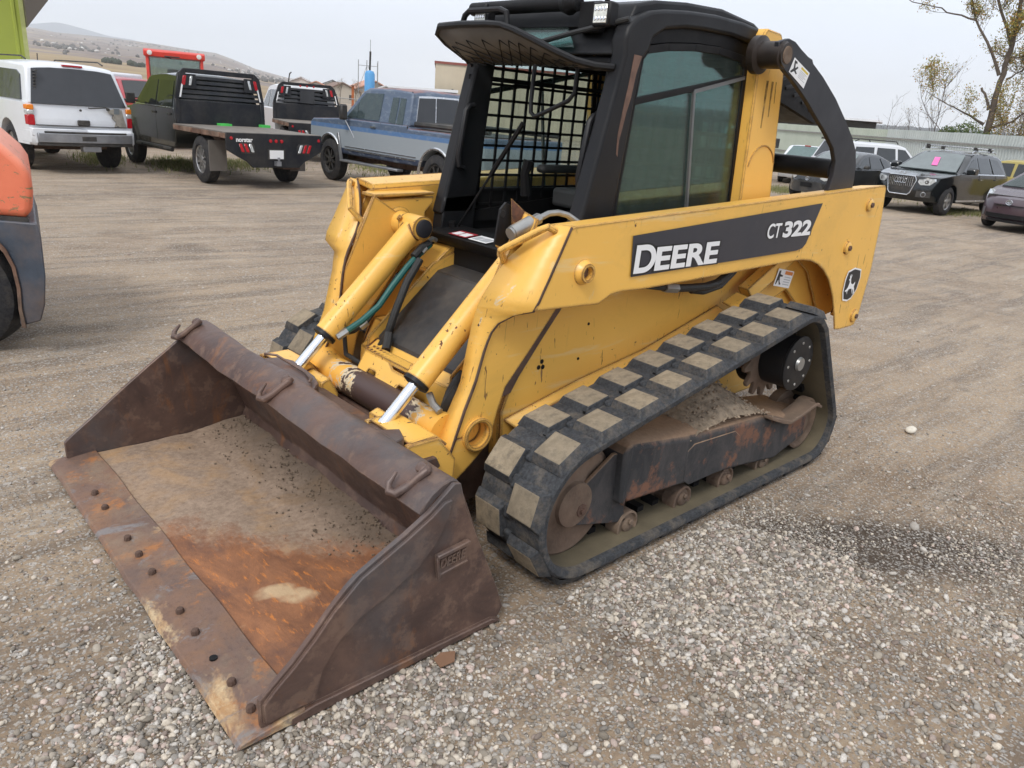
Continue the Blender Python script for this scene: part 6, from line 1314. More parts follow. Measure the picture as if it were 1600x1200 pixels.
# red tractor cab behind the trucks
x_, y_ = at(250.5, 29.)
rt = empty('red_tractor', (x_, y_, gz(x_, y_)), rad(70.6), 1, label='red tractor cab rising above the black flatbed', cat='tractor')
MT['tred'] = simple('tractor_red', (.62, .055, .035), .45, 0, .12, 4)
g = G(); hw = .80
for sg in (1, -1):
    g.obox((.70, sg*hw, 2.05), (.035, 0, 0), (0, .045, 0), (-.02, 0, .60)); g.obox((-.75, sg*hw, 2.05), (.035, 0, 0), (0, .045, 0), (.02, 0, .60)); g.obox((0, sg*hw, 2.05), (.03, 0, 0), (0, .03, 0), (0, 0, .60))
g.prism([(.78, 2.52), (.80, 2.68), (.6, 2.74), (-.7, 2.74), (-.85, 2.66), (-.85, 2.52)], 'y', -.9, .9); g.box(-.9, 1.1, -.85, .85, 1.1, 1.48); g.prism([(1.0, .7), (2.3, .75), (2.3, 1.35), (1.0, 1.5)], 'y', -.45, .45)
g.build('body', 'tred', rt, bevel=.02)
g = G(); g.box(.68, .70, -.75, .75, 1.5, 2.52); g.box(-.76, -.74, -.75, .75, 1.5, 2.52); split_build(g, 'windscreen', 'farglass', rt); g = G(); g.box(-.7, .66, .78, .80, 1.5, 2.52); g.box(-.7, .66, -.80, -.78, 1.5, 2.52); split_build(g, 'side_window', 'farglass', rt)
g = G(); g.box(-.3, .1, -.25, .25, 1.5, 1.75); g.box(-.4, -.28, -.25, .25, 1.7, 2.2); g.build('seat', 'seat', rt, bevel=.03)
for sg in (1, -1):
    g = G(); g.turn((.80, sg*.72, 2.62), (1, 0, 0), [(0, .05), (.07, .075), (.08, .07), (.085, .001)], 14); g.build('work_lamp', 'lens', rt)
    wheel(rt, -.6, sg*.95, .75, .42, 'tred', 6, sg); wheel(rt, 1.8, sg*.8, .45, .28, 'tred', 6, sg)
g = G(); g.tube([(.82, -.1, 2.5), (.84, -.3, 2.55), (.84, .15, 2.55)], .02, 6); g.build('wiper', 'trim', rt)

# orange forklift at the left edge
t = NT('faded_orange_paint'); c = t.mix(t.rng(t.noise(3, 5), .3, .7), (.66, .15, .075), (.76, .21, .11))
s_ = t.n.new('ShaderNodeNewGeometry'); sn = t.n.new('ShaderNodeSeparateXYZ'); t.l.new(s_.outputs['Normal'], sn.inputs[0])
c = t.mix(t.rng(sn.outputs['Z'], .2, .9, 0, .45), c, (.78, .42, .30))     # paler colour on upward faces
ch_ = t.rng(t.math('ADD', t.noise(13, 6, .75, dist=1.0, vec=t.co((1, 1, 2))), t.math('MULTIPLY', t.noise(2.4, 3), .5)), .855, .88)
c = t.mix(ch_, c, t.mix(t.noise(30, 3), (.10, .06, .03), (.42, .30, .14))); t.set('Base Color', c); t.set('Roughness', .55); t.set('Normal', t.bump(t.math('SUBTRACT', 1.0, ch_), .4, .003)); MT['orange'] = t.m
MT['fender'] = simple('chipped_slate_paint', (.045, .058, .080), .5, 0, .35, 5, .15, 50, dust=.35, dustcol=(.30, .17, .08))
fk = empty('orange_forklift', (1.82, -3.02, gz(1.82, -3.02)), math.atan2(.67, -.74), 1, label='orange forklift with dark wheel arch cut off at the left edge', cat='forklift')
# local +x points to the photo's right; the machine runs off to -x
bodyp = [(-1.9, .745), (-.04, .745), (-.005, .80), (-.005, 1.02), (-.04, 1.09), (-.13, 1.16), (-.35, 1.27), (-.7, 1.36), (-1.9, 1.42)]
slant = lambda x, y, z: (x-.61*(y+.5), y, z)
g = G(); g.prism([(-1.9, .815), (.34, .815), (.385, .84), (.405, .96), (.40, 1.06), (.36, 1.125), (.26, 1.21), (.10, 1.30), (-.2, 1.42), (-1.9, 1.50)], 'y', -.5, .5); g.build('counterweight', 'orange', fk, bevel=.05, seg=4, angle=50, slices={'x': [.2, 0, -.4]}, deform=slant)
g = G(); g.prism([(-1.9, .795), (.40, .795), (.415, .72), (.41, .50), (.385, .33), (.35, .235), (.25, .20), (.228, .20), (.238, .30), (.247, .42), (.235, .54), (.20, .63), (.14, .70), (.03, .745), (-.2, .77), (-1.9, .775)], 'y', -.5, .5)
g.build('wheel_arch', 'fender', fk, bevel=.018, seg=3, deform=slant)
g = G(); g.prism([(.262, .19), (.235, .19), (.230, .30), (.238, .42), (.226, .54), (.192, .62), (.135, .685), (.03, .73), (-.2, .755), (-.2, .785), (.035, .76), (.148, .712), (.212, .64), (.248, .545), (.260, .42), (.252, .30)], 'y', -.512, -.498); g.build('arch_lip', 'rusty_rail', fk, bevel=.003, deform=slant)
g = G(); g.box(-1.9, .36, -.49, .49, .79, .82); g.build('seam_band', 'trim', fk, deform=slant)
wheel(fk, -.17, -.36, .35, .24, 'trim', 6, -1); wheel(fk, -.75, .36, .35, .24, 'trim', 6, 1)

# ------------------------------------------------------------ buildings, fences, trees, hills
def wall_mat(name, col, rough=.6, var=.06, **k): return simple(name, col, rough, 0, var, 1.5, **k)
MT['lime'] = wall_mat('lime_wall', (.33, .39, .06)); MT['beige'] = wall_mat('beige_siding', (.50, .43, .32)); MT['rooftrim'] = wall_mat('red_brown_trim', (.22, .06, .045))
MT['roofwhite'] = wall_mat('white_roof', (.70, .72, .75)); MT['darkwall'] = wall_mat('dark_shed_wall', (.03, .028, .026)); MT['soffit'] = wall_mat('brown_soffit', (.10, .085, .07))
def oriented(name, az, dist, face=None, **k):      # local x runs to the photo's right, local y away from the photographer
    x, y = at(az, dist); f = rad(az if face is None else face); return empty(name, (x, y, gz(x, y)-.02), f-PI/2, 1, **k)
# lime green building (its right corner stands at the origin)
b = oriented('lime_building', 258.60, 30, 262, label='lime green metal building with dark soffit at top left', cat='building')
g = G(); g.box(-9, 0, 0, 8, 0, 6); g.build('wall', 'lime', b)
for k in range(14):
    g = G(); x = -.25-k*.62; g.prism([(x-.03, -.03), (x+.03, -.03), (x+.06, 0), (x-.06, 0)], 'z', 0, 6); g.build('wall_rib', 'lime', b, smooth=False)
g = G(); g.box(-.10, .02, -.035, .05, 0, 6); g.build('corner_trim', simple('pale_lime_trim', (.42, .46, .18), .5), b)
g = G(); g.prism([(.03, 3.05), (1.0, 4.30), (1.0, 6), (.03, 6)], 'y', -.6, 5); g.build('soffit', 'soffit', b); g = G(); g.box(-9.2, 1.2, -.7, 8, 6.02, 6.2); g.build('roof', 'darkwall', b)
g = G(); g.cyl((-1.3, -.12, 0), (-1.3, -.12, 2.05), .05, seg=10); g.build('vent_pipe', 'steel', b)
# beige building
b = oriented('beige_building', 233.46, 60, 233, label='tall beige metal building with red brown roof edge', cat='building')
g = G(); g.box(0, 14, 0, 12, 0, 4.62); g.build('wall', 'beige', b)
g = G()
for k in range(46): g.box(.3*k+.05, .3*k+.08, -.02, 0, 0, 4.55)
tag(g.build('siding_ribs', 'beige', b, smooth=False), kind='stuff')
g = G(); g.box(-.08, 14.1, -.1, 12, 4.62, 4.78); g.build('roof', 'rooftrim', b)
g = G(); g.box(.95, 1.75, -.03, .05, 1.75, 2.35); w_ = g.build('window', 'tintglass', b); g = G(); g.box(.90, 1.80, -.05, -.01, 2.35, 2.42); g.build('sill', 'darkwall', w_)
g = G(); g.box(1.25, 1.38, -.2, 0, 2.75, 2.95); g.build('wall_lamp', 'darkwall', b)
# low dark shed with white roof
b = oriented('low_shed', 236.6, 55, 233, label='low dark shed with thin white roof beside the beige building', cat='shed')
g = G(); g.box(.2, 4.5, 0, 4, 0, 2.55); g.build('wall', 'darkwall', b); g = G(); g.prism([(-.1, 2.72), (-.1, 2.60), (4.6, 2.62), (4.6, 2.80)], 'y', -.3, 4.2); g.build('roof', 'roofwhite', b)
# long low building with flat white roof on the right
b = oriented('flat_roofed_building', 209.8, 84, 203, label='long low building with flat white roof beyond the metal fence', cat='building')
g = G(); g.box(0, 9.6, 0, 6, 0, 3.45); g.build('wall', 'darkwall', b); g = G(); g.box(-2, 10.1, -.7, 6, 3.50, 3.68); g.build('roof', 'roofwhite', b)
# scaffold tower with blue wrapped tank
b = oriented('scaffold_tower', 238.76, 40, label='thin grey scaffold tower beyond the wire fence', cat='tower')
g = G()
for x in (0, .40, .92):
    g.cyl((x, 0, 0), (x, 0, 3.55), .018, seg=6); g.cyl((x, .8, 0), (x, .8, 3.5), .015, seg=6)
g.build('post', 'steel', b)
g = G()
for z in (1.1, 2.2, 3.3): g.cyl((0, 0, z), (.92, 0, z), .012, seg=5)
for z in (1.1, 2.2): g.cyl((0, 0, z), (.40, 0, z+1.1), .010, seg=5); g.cyl((.92, 0, z), (.45, 0, z+1.1), .010, seg=5); g.cyl((.92, .8, z), (.92, 0, z+1.1), .010, seg=5)
g.build('brace', 'steel', b)
b = oriented('blue_tank', 238.25, 39.0, label='bright blue upright tank with dark mast on the scaffold tower', cat='tank')
g = G(); g.turn((.18, 0, 1.90), (0, 0, 1), [(0, .18), (.06, .24), (1.0, .24), (1.13, .18), (1.17, .02)], 16); g.build('tank', simple('bright_blue_wrap', (.10, .34, .66), .5, 0, .12, 3), b)
g = G(); g.cyl((.18, .1, 2.9), (.20, .1, 3.9), .045, seg=8); g.cyl((.20, .1, 3.9), (.20, .1, 4.4), .01, seg=5); g.cyl((.18, .1, 0), (.18, .1, 1.95), .05, seg=8); g.build('mast', 'darkwall', b)
b = oriented('orange_post', 239.13, 40, label='rusty orange post beside the blue tank', cat='post')
g = G(); g.box(-.06, .06, -.06, .06, 0, 2.32); g.build('pole', simple('rust_orange', (.40, .12, .04), .8, 0, .3, 3), b); g = G(); g.box(-.09, .09, -.09, .09, 2.32, 2.36); g.build('cap', 'rust', b)
# wire fence
b = oriented('wire_fence', 242.5, 37, 243, label='galvanised wire mesh fence behind the parked trucks', cat='fence')
for k in range(6):
    g = G(); g.cyl((k*1.5, 0, 0), (k*1.5, 0, 1.9 if k == 2 else 1.80), .03, seg=8); g.build('post', 'steel', b)
g = G(); g.cyl((0, 0, 1.74), (7.5, 0, 1.74), .022, seg=6); g.cyl((0, 0, .9), (7.5, 0, .9), .016, seg=6); g.build('rail', 'steel', b)
g = G()
for k in range(60): x = k*.125; g.obox((x, 0, .88), (.003, 0, 0), (0, .003, 0), (0, 0, .86))
for k in range(14): g.obox((3.75, 0, .06+.125*k), (3.75, 0, 0), (0, .003, 0), (0, 0, .003))
g.build('wire_mesh', 'steel', b, smooth=False, kind='stuff')
# corrugated metal fence, panel by panel
A = Vector((*at(192.0, 37.5), 0)); Bv = Vector((*at(211.5, 70), 0)); d = (Bv-A); n_ = int(d.length/2.0); ang = math.atan2(d.y, d.x)
mfen = NT('pale_corrugated_steel'); c = mfen.mix(mfen.rng(mfen.noise(.6, 4), .3, .7), (.43, .47, .46), (.56, .60, .585)); mfen.set('Base Color', c); mfen.set('Roughness', .5); mfen.set('Metallic', .2); MT['corr'] = mfen.m
mfen = NT('greenish_corrugated_steel'); c = mfen.mix(mfen.rng(mfen.noise(.6, 4), .3, .7), (.40, .45, .38), (.50, .54, .47)); mfen.set('Base Color', c); mfen.set('Roughness', .55); MT['corr2'] = mfen.m
fen = empty('metal_fence', (A.x, A.y, gz(A.x, A.y)-.02), ang, 1, label='long pale corrugated metal fence behind the parked cars', cat='fence')
pm = {}
for k in range(n_):
    key = 'corr' if k < n_*.36 else 'corr2'
    if key not in pm:
        g = G(); P0, P1 = [], []
        for q in range(10):
            x = q*.2; P0 += [(x, 0), (x+.11, 0), (x+.13, .045), (x+.18, .045)]
        P0.append((2.0, 0))
        g.loft([[(x, y, .05) for x, y in P0], [(x, y, 2.42) for x, y in P0]], closed=False, caps=False)
        o = g.build('fence_panel', key, fen, smooth=False, recalc=False); s_ = o.modifiers.new('t', 'SOLIDIFY'); s_.thickness = .006; pm[key] = o
    else: o = pm[key].copy(); C.objects.link(o)
    o.location = (k*2.0, rng.uniform(-.01, .01), rng.uniform(-.02, .02)-.0011*k*2); o.rotation_euler = (0, rng.uniform(-.004, .004), 0)
g = G(); g.box(0, n_*2, .06, .10, 1.9, 1.98); g.box(0, n_*2, .06, .10, .5, .58); g.build('fence_rail', 'steel', fen)

# trees
MT['bark'] = simple('grey_brown_bark', (.105, .082, .064), .9, 0, .35, 5, .6, 18); MT['bark'] = MT['bark']
t = NT('autumn_leaf'); at_ = t.n.new('ShaderNodeAttribute'); at_.attribute_name = 'tint'; t.l.new(at_.outputs['Color'], t.b.inputs['Base Color']); t.set('Roughness', .7)
tr_ = t.n.new('ShaderNodeBsdfTranslucent'); t.l.new(at_.outputs['Color'], tr_.inputs[0]); ms = t.n.new('ShaderNodeMixShader'); ms.inputs[0].default_value = .35
t.l.new(t.b.outputs[0], ms.inputs[1]); t.l.new(tr_.outputs[0], ms.inputs[2]); t.l.new(ms.outputs[0], t.o.inputs[0]); MT['leaf'] = t.m
def leaves(name, pts, size, cols, parent, R_, kind=None):
    n = len(pts); P = np.array([p[:] for p in pts]); q = R_.normal(size=(n, 3)); q /= np.linalg.norm(q, axis=1)[:, None]; w = np.cross(q, R_.normal(size=(n, 3))); w /= np.linalg.norm(w, axis=1)[:, None]; u = np.cross(q, w)
    s = size*(.6+.8*R_.random(n))[:, None]; V = np.stack([P-w*s, P+u*s*.55, P+w*s, P-u*s*.55], 1).reshape(-1, 3); F = np.arange(4*n).reshape(n, 4)
    me = np_mesh(name, V, F, [MT['leaf']], False); ca = me.color_attributes.new('tint', 'FLOAT_COLOR', 'POINT'); cc = np.array(cols)[R_.integers(0, len(cols), n)]*(.7+.6*R_.random(n))[:, None]
    ca.data.foreach_set('color', np.concatenate([np.repeat(cc, 4, 0), np.ones((4*n, 1))], 1).astype(np.float32).ravel()); return link(bpy.data.objects.new(name, me), parent)
def grow(g, tips, p, d, ln, r, depth, R_, up=.12, wob=.22, kids=3, ltip=None):
    pts = [Vector(p)]; dd = Vector(d).normalized(); n = 6; rs = [r]
    for i in range(n):
        dd = (dd+Vector((R_.normal(), R_.normal(), R_.normal()))*wob*.4+Vector((0, 0, up))).normalized(); pts.append(pts[-1]+dd*ln/n); rs.append(r*(1-.75*(i+1)/n)+.002)
    g.tube(pts, r, 5 if depth > 1 else 4, rs=rs)
    if depth <= 1: tips += [pts[k]+Vector(R_.normal(size=3))*.03 for k in range(2, n+1)]
    if depth > 0:
        for k in range(kids+depth-1):
            i = 1+int(R_.random()*(n-1)); a = Vector(R_.normal(size=3)).normalized(); ax = (pts[i+0]-pts[i-1]).normalized(); nd = (ax*.75+a.cross(ax).normalized()*.75+Vector((0, 0, .2))).normalized()
            grow(g, tips, pts[i], nd, ln*(.45+.35*R_.random()), rs[i]*.6, depth-1, R_, up, wob, kids)
R2 = np.random.default_rng(11)
tb = oriented('cottonwood_tree', 196.75, 49, label='tall autumn tree with sparse yellow leaves behind the metal fence', cat='tree')
limbs = {'trunk': ([(1290, 1300), (1288, 1110), (1310, 960), (1340, 800), (1385, 660), (1420, 520), (1440, 400), (1480, 200), (1510, 120), (1570, 20), (1600, -90), (1640, -260)], .26, .04),
 'l1': ([(1360, 670), (1290, 480), (1230, 360), (1190, 170), (1150, 50), (1120, -120)], .10, .02), 'm1': ([(1420, 500), (1340, 220), (1310, 90), (1230, 0), (1210, -140)], .10, .02),
 'lo': ([(1280, 960), (1170, 900), (1080, 860), (960, 790)], .08, .015), 'st': ([(1305, 870), (1290, 800), (1265, 745)], .09, .07), 'h1': ([(1230, 360), (1100, 320), (1000, 290), (870, 260), (790, 190), (770, 90)], .06, .008),
 'r1': ([(1330, 975), (1440, 930), (1540, 850), (1640, 760), (1700, 700)], .08, .02), 'r2': ([(1445, 430), (1530, 330), (1600, 250), (1690, 160)], .09, .02), 'r3': ([(1300, 1110), (1400, 1060), (1500, 1000), (1640, 960)], .05, .015), 'lf': ([(1060, 1050), (980, 950), (925, 830), (915, 680)], .03, .008), 'rr': ([(1400, 690), (1480, 640), (1560, 560), (1680, 480)], .06, .015)}
g = G(); tips = []
def L3(x, y, ydep): z = (1110-y)/120+1.85; return Vector(((x-1290)/120-.24*(1110-y)/120, ydep, z))
for nm, (pl, r0_, r1_) in limbs.items():
    dep = 0; pts = []
    for i, (x, y) in enumerate(pl):
        pts.append(L3(x, y, dep)); dep += (0 if nm == 'trunk' else R2.normal()*.25)
    if nm == 'trunk': pts[0].z = -.1
    m = len(pts); rs = [r0_+(r1_-r0_)*(i/(m-1))**.8 for i in range(m)]
    # subdivide with wobble
    P2_, R2_ = [pts[0]], [rs[0]]
    for i in range(m-1):
        for k in (1, 2, 3): f = k/3; P2_.append(pts[i].lerp(pts[i+1], f)+(Vector(R2.normal(size=3))*.03 if k < 3 else Vector())); R2_.append((rs[i]*(1-f)+rs[i+1]*f)*.8)
    g.tube(P2_, r0_, 8, rs=R2_)
    if nm != 'st':
        cnt = 44 if nm == 'trunk' else (6 if nm in ('lo', 'lf', 'h1') else 22)
        for k in range(cnt):
            i = int(len(P2_)*(.35 if nm == 'trunk' else .15)+R2.random()*len(P2_)*(.64 if nm == 'trunk' else .84)); i = min(i, len(P2_)-2)
            ax = (P2_[i+1]-P2_[i]).normalized(); a = Vector(R2.normal(size=3)).normalized(); nd = (ax*.5+a+Vector((0, 0, .35))).normalized()
            grow(g, tips, P2_[i], nd, .8+1.1*R2.random(), max(.010, R2_[i]*.22), 2, R2)
g.build('trunk', 'bark', tb, angle=60, recalc=False)
lp = []
for p in tips:
    k = mnoise.noise(p*.8)
    for _ in range(int(R2.integers(0, 6) if k > -.12 else (R2.random() < .3))): lp.append(p+Vector(R2.normal(size=3))*.10)
# ivy-like clumps up the stem
for k in range(1500):
    z = 1.8+R2.random()*3.6; a = R2.random()*6.28; rr_ = .25+.12*R2.random(); lp.append(L3(1290+(z-1.85)*36+20, 1110-(z-1.85)*120, 0)+Vector((math.cos(a)*rr_, math.sin(a)*rr_, 0)))
leaves('crown', lp, .048, [(.42, .30, .05), (.34, .28, .06), (.22, .24, .06), (.45, .24, .06), (.30, .30, .10)], tb, R2)
def sapling(az, dist, h, nb, label, name='young_tree', leaf=.4, r=.04, seed=1):
    R_ = np.random.default_rng(seed); b = oriented(name, az, dist, label=label, cat='tree'); g = G(); tips = []
    pts = [Vector((0, 0, -.1))]; 
    for i in range(8): pts.append(pts[-1]+Vector((R_.normal()*.05, R_.normal()*.05, h/8)))
    g.tube(pts, r, 6, rs=[r*(1-.85*i/8) for i in range(9)])
    for k in range(nb):
        i = 2+int(R_.random()*6); a = R_.random()*6.28; grow(g, tips, pts[i], (math.cos(a)*.6, math.sin(a)*.6, 1), h*(.55-.05*i), r*.35, 2, R_, up=.10, kids=2)
    g.build('trunk', 'bark', b, angle=60, recalc=False); lp = [p+Vector(R_.normal(size=3))*.06 for p in tips if R_.random() < leaf]
    if lp: leaves('crown', lp, .045, [(.30, .24, .14), (.25, .18, .12), (.36, .28, .12)], b, R_)
sapling(199.85, 50, 5.6, 12, 'slender young tree with few brown leaves left of the tall tree', leaf=.14)
sapling(202.4, 52, 4.3, 5, 'smaller bare sapling standing furthest left behind the fence', leaf=.05, seed=4, r=.03)
sapling(201.3, 52, 3.5, 5, 'short bare bush just left of the slender young tree', 'bare_bush', leaf=.08, seed=6, r=.03)
sapling(194.9, 47, 4.6, 9, 'yellowing young tree right of the tall trunk', leaf=.9, seed=8)
b = oriented('evergreen_shrub', 198.1, 47.5, label='dense green shrub at the foot of the tall tree', cat='shrub'); R_ = np.random.default_rng(3); lp = []
for k in range(9000):
    c_ = [(-.7, .2, 2.2, .75), (.1, 0, 2.35, .95), (.9, .2, 2.0, .8), (.3, .3, 1.5, 1.1), (-.4, 0, 1.3, 1.0)][int(R_.integers(0, 5))]; v_ = Vector(R_.normal(size=3)).normalized()*c_[3]*(R_.random()**.25)*(.75+.5*abs(mnoise.noise(Vector(R_.normal(size=3))))); lp.append(Vector((c_[0], c_[1], c_[2]))+v_)
leaves('crown', lp, .05, [(.07, .12, .03), (.10, .16, .04), (.16, .18, .05)], b, R_); g = G(); g.tube([(0, 0, 0), (0, 0, 1.2), (.1, 0, 2)], .08, 6); g.build('trunk', 'bark', b)

# weeds under the parked vehicles
R_ = np.random.default_rng(9)
def tufts(name, label, spots, n, h=.09):
    V, cc = [], []
    for (az, dd_, ra_, rd_) in spots:
        for k in range(n):
            x, y = at(az+R_.normal()*ra_, dd_+R_.normal()*rd_); z = gz(x, y); a = R_.random()*6.28; hh_ = h*(.4+R_.random()); dx_, dy_ = math.cos(a)*.012, math.sin(a)*.012; lx, ly = R_.normal()*.03, R_.normal()*.03
            V += [(x-dx_, y-dy_, z-.01), (x+dx_, y+dy_, z-.01), (x+lx, y+ly, z+hh_)]; c_ = [(.16, .19, .06), (.24, .24, .09), (.34, .30, .17)][int(R_.integers(0, 3))]; cc += [c_]*3
    me = np_mesh(name, np.array(V), np.arange(len(V)).reshape(-1, 3), [MT['leaf']], False); ca = me.color_attributes.new('tint', 'FLOAT_COLOR', 'POINT'); ca.data.foreach_set('color', np.concatenate([np.array(cc), np.ones((len(cc), 1))], 1).astype(np.float32).ravel())
    tag(link(bpy.data.objects.new(name, me)), label, 'weeds', kind='stuff')
tufts('weeds', 'low green weeds under the parked trucks', [(255.3, 20.5, .7, .8), (251.0, 20, .8, .8), (247, 20.5, 1.2, .7), (237, 22, 1.5, 1.0)], 1500)
tufts('weeds', 'low green weeds under the cars on the right', [(208.3, 27.5, .5, .8), (198.0, 24.8, .5, .5), (196.6, 25.5, .5, .5), (204, 28, 2, 1)], 1200)
# a leaf and a pale stone lying apart
g = G(); g.prism([(-.03, 0), (0, .035), (.05, .03), (.045, -.01), (.01, -.02)], 'z', .008, .011); o = g.build('fallen_leaf', simple('dry_leaf', (.22, .12, .07), .8), None, label='dry brown leaf on the gravel beside the bucket', cat='leaf'); o.location = (1.57, 1.0, .004)

bm_ = bmesh.new(); bmesh.ops.create_icosphere(bm_, subdivisions=3, radius=.036); me = bpy.data.meshes.new('pale_stone')
for v in bm_.verts: v.co = Vector((v.co.x*1.15, v.co.y*.8, v.co.z*.55))*(1+.25*mnoise.noise(v.co*22))
bm_.to_mesh(me); bm_.free(); me.shade_smooth(); me.materials.append(simple('pale_stone', (.62, .58, .50), .9, 0, .15, 30, .4, 80)); o = link(bpy.data.objects.new('stone', me)); o.location = (-1.747, 1.096, gz(-1.747, 1.096)+.018)
tag(o, 'single pale fist sized stone lying alone right of the track', 'stone')
# hills
AZ = [0, 150, 190, 195, 200, 203, 209, 215, 230, 237, 240.5, 243.4, 245.5, 247, 248, 249.4, 251.7, 254.4, 257, 258.4, 262, 290, 360]
EL = [.01, .02, .020, .0175, .0165, .0155, .0125, .010, .009, .0095, .0115, .0146, .0213, .0298, .0345, .0353, .0379, .0394, .039, .0414, .045, .02, .01]
def terrain(name, azs, els, d0, d1, na_, nr_, pw, mat, amp, seed, back=1.25):
    az = np.linspace(0, 360, na_) if azs is None else np.linspace(azs[0], azs[1], na_)
    el = np.interp(az, *els); dd = np.concatenate([np.geomspace(d0, d1, nr_), [d1*back]]); A_, D_ = np.meshgrid(np.radians(az), dd, indexing='ij'); E_ = np.repeat(el[:, None], len(dd), 1)
    t_ = np.clip((D_-d0)/(d1-d0), 0, 1); X_ = CAMXY[0]+D_*np.cos(A_); Y_ = CAMXY[1]+D_*np.sin(A_)
    n1 = fbm(X_/260, Y_/260, 5, seed)*amp; Z_ = (E_*d1+1.6)*t_**pw*(1+n1*(1-t_**6)*1.0)-.6*(1-t_); Z_[:, -1] *= .6
    nn = len(dd); V = np.stack([X_, Y_, Z_], -1).reshape(-1, 3); i_, j_ = np.meshgrid(np.arange(na_-1), np.arange(nn-1), indexing='ij'); F = np.stack([i_*nn+j_, (i_+1)*nn+j_, (i_+1)*nn+j_+1, i_*nn+j_+1], -1).reshape(-1, 4)
    def hfun(a, dist):
        t2 = np.clip((dist-d0)/(d1-d0), 0, 1); x, y = CAMXY[0]+dist*np.cos(np.radians(a)), CAMXY[1]+dist*np.sin(np.radians(a)); return x, y, (np.interp(a, *els)*d1+1.6)*t2**pw*(1+fbm(x/260, y/260, 5, seed)*amp*(1-t2**6))-.6*(1-t2)
    o = link(bpy.data.objects.new(name, np_mesh(name, V, F[:, ::-1], [mat]))); tag(o, kind='structure'); return o, hfun
t = NT('dry_hillside'); v = t.co((.004, .004, .02)); n1 = t.noise(1.0, 8, .65, vec=v, dist=.4); n2 = t.noise(6, 6, .7, vec=v)
c = t.mix(t.rng(n1, .38, .62), (.17, .135, .125), (.25, .205, .18)); c = t.mix(t.math('MULTIPLY', t.rng(n2, .52, .62), .6), c, (.085, .078, .072)); c = t.mix(t.math('MULTIPLY', t.rng(t.noise(2.2, 5, .6, vec=t.co((.004, .004, .02), loc=(3, 3, 0))), .55, .63), .7), c, (.36, .28, .17))
t.set('Base Color', c); t.set('Roughness', .95); t.set('Specular IOR Level', .05); MT['hill'] = t.m
t = NT('dry_field'); n1 = t.noise(2, 6, .6, vec=t.co((.006, .006, .006))); c = t.mix(t.rng(n1, .35, .65), (.34, .26, .155), (.24, .18, .125)); t.set('Base Color', c); t.set('Roughness', .95); t.set('Specular IOR Level', .05); MT['field'] = t.m
hills, hf = terrain('hills', None, (AZ, EL), 260, 3600, 721, 70, 1.25, MT['hill'], .30, 3)
field, ff = terrain('field_rise', (244, 264), ([244, 248, 252, 256, 264], [.004, .010, .0150, .0175, .019]), 120, 900, 120, 30, 1.1, MT['field'], .3, 8)
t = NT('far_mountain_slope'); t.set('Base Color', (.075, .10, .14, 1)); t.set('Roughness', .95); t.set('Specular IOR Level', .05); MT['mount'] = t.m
terrain('far_mountain', (236, 275), ([236, 246, 250, 253.1, 254.2, 255.5, 256.5, 257.05, 257.9, 258.4, 262, 275], [.0, .02, .032, .0400, .0408, .0453, .0483, .0488, .0458, .0442, .04, .03]), 4300, 7200, 120, 16, 1.2, MT['mount'], .1, 5, 1.1)
# scrub, conifers and roofs dotted over the slopes
R_ = np.random.default_rng(21)
def blobs(name, label, cat, spots, n, szr, col, hf_, flat=False, wide=1.0):
    V0, F0 = ico(1); Vs_, Fs_ = [], []; off_ = 0; t = simple(name+'_mat', col, .95, 0, .3, .05, spec=.05)
    for (a0, a1, d0, d1, m) in spots:
        for k in range(m):
            a = a0+(a1-a0)*R_.random(); dd_ = d0+(d1-d0)*R_.random(); x, y, z = hf_(a, dd_); s_ = szr[0]+(szr[1]-szr[0])*R_.random()
            V = V0*(1+.35*(R_.random((len(V0), 1))-.5))*np.array([s_*wide, s_*wide, s_*(1.0 if not flat else .6)])+np.array([x, y, z+s_*.5]); Vs_.append(V); Fs_.append(F0+off_); off_ += len(V0)
    me = np_mesh(name, np.concatenate(Vs_), np.concatenate(Fs_), [t]); tag(link(bpy.data.objects.new(name, me)), label, cat, kind='stuff')
blobs('hillside_scrub', 'dark scrub and small trees dotted over the brown hills', 'scrub', [(236, 259, 900, 3300, 150), (249, 254, 2500, 3300, 90), (255, 258.3, 1300, 1500, 60), (236, 246, 900, 1800, 200), (195, 212, 900, 1800, 300)], 0, (1.2, 3.4), (.12, .115, .11), hf)
blobs('distant_woods', 'bluish line of distant woods on the right horizon', 'woods', [(185, 212, 1900, 2400, 1400)], 0, (3, 8), (.07, .08, .085), hf, wide=1.8)
blobs('field_conifers', 'clump of dark conifers on the dry field', 'trees', [(253.7, 254.6, 560, 600, 26), (252.4, 253.1, 560, 600, 16)], 0, (1.0, 2.6), (.06, .07, .055), ff)
blobs('hillside_roofs', 'tiny pale house roofs scattered on the hillside', 'roofs', [(236, 258.4, 1000, 2600, 70), (236.5, 243, 500, 1300, 120)], 0, (1.6, 3.6), (.55, .53, .50), hf, flat=True)
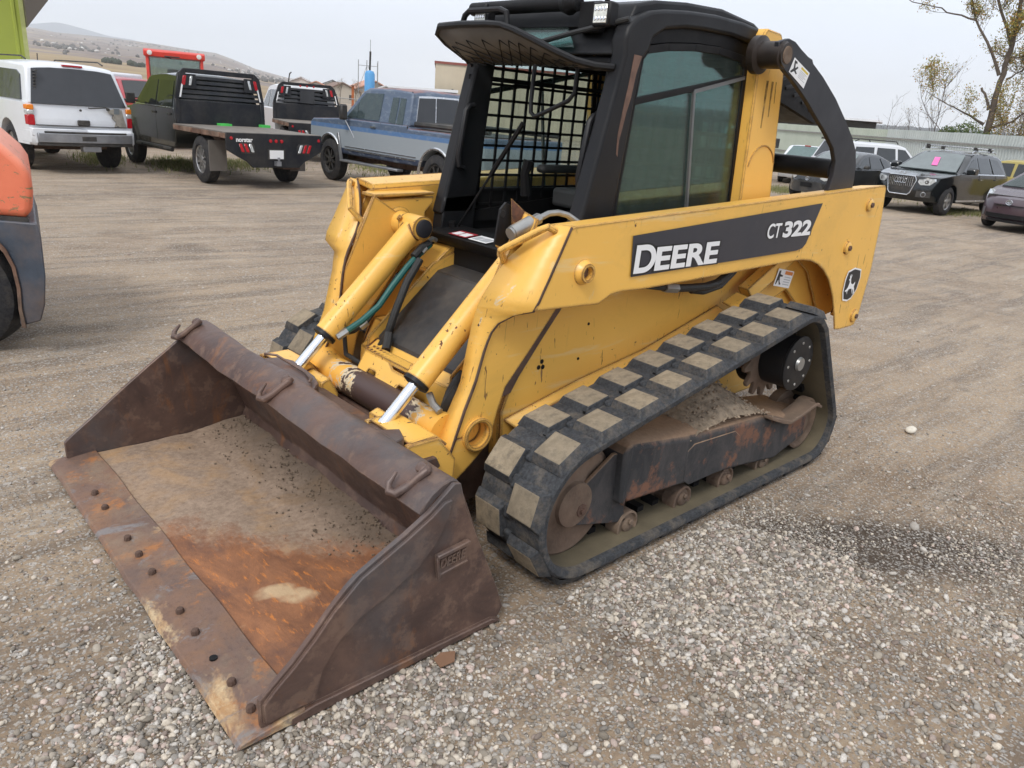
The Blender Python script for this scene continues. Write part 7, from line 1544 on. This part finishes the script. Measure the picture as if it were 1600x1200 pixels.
# houses of the town that can be told apart
MT['hwall'] = [simple('house_wall', c_, .8) for c_ in ((.45, .40, .33), (.55, .52, .48), (.30, .26, .22))]; MT['hroof'] = [simple('house_roof', c_, .8) for c_ in ((.20, .13, .10), (.50, .26, .18), (.14, .13, .13), (.55, .55, .56))]
hl = [('tan gabled house with brown roof beyond the wire fence', 239.8, 215, 9, 3.0, 0, 0), ('small house with orange roof left of the tan gabled house', 241.6, 230, 9, 3.0, 1, 1), ('white walled house with grey roof above the scaffold base', 238.4, 250, 10, 3.2, 1, 2), ('low house with pale metal roof right of the blue tank', 236.9, 230, 12, 2.8, 1, 3), ('brown walled house with orange roof beyond the pickup roof', 237.6, 230, 14, 3.4, 2, 1), ('pale house farthest left among the town roofs', 242.6, 240, 13, 3.2, 1, 3), ('dark roofed house between orange post and wire fence', 240.5, 260, 12, 3.6, 0, 2)]
for lb, az, dd_, w_, h_, wi, ri in hl:
    b = oriented('house', az, dd_, az+R_.uniform(-25, 25), label=lb, cat='house'); b.location.z = float(hf(az, dd_)[2])-.2 if dd_ > 260 else -.3
    g = G(); g.box(-w_/2, w_/2, 0, 8, 0, h_); g.prism([(-w_/2, h_), (w_/2, h_), (0, h_+w_*.2)], 'y', 0, 8); g.build('wall', MT['hwall'][wi], b, smooth=False); g = G(); g.prism([(-w_/2-.5, h_-.15), (0, h_+w_*.2+.1), (w_/2+.5, h_-.15), (w_/2+.5, h_+.1), (0, h_+w_*.2+.4), (-w_/2-.5, h_+.1)], 'y', -.5, 8.5); g.build('roof', MT['hroof'][ri], b, smooth=False)
    for x in (-w_*.25, w_*.25): g = G(); g.box(x-.6, x+.6, -.05, .05, 1.0, 2.2); g.build('window', 'tintglass', b, smooth=False)
for i, (az, dd_, h_) in enumerate([(238.9, 110, 3.6), (240.0, 150, 4.2), (241.9, 140, 3.5)]):
    sapling(az, dd_, h_, 9, ['round autumn tree right of the tan gabled house', 'taller autumn tree behind the orange post', 'bare street tree left of the orange post'][i], 'town_tree', leaf=.9 if i < 2 else .1, seed=30+i, r=.09)

# ------------------------------------------------------------ haze
g = G(); g.box(-9600, 9600, -9600, 9600, -1.4, 480)
hz = NT('haze_air'); hz.n.remove(hz.b); pv = hz.n.new('ShaderNodeVolumePrincipled'); pv.inputs['Color'].default_value = (.95, .98, 1.0, 1); pv.inputs['Density'].default_value = HAZE; pv.inputs['Anisotropy'].default_value = 0
hz.l.new(pv.outputs[0], hz.o.inputs['Volume']); MT['haze'] = hz.m
g.build('haze', 'haze', None, smooth=False, label='thin pale haze over the far hills', cat='haze', kind='stuff')
sc.cycles.volume_bounces = 1
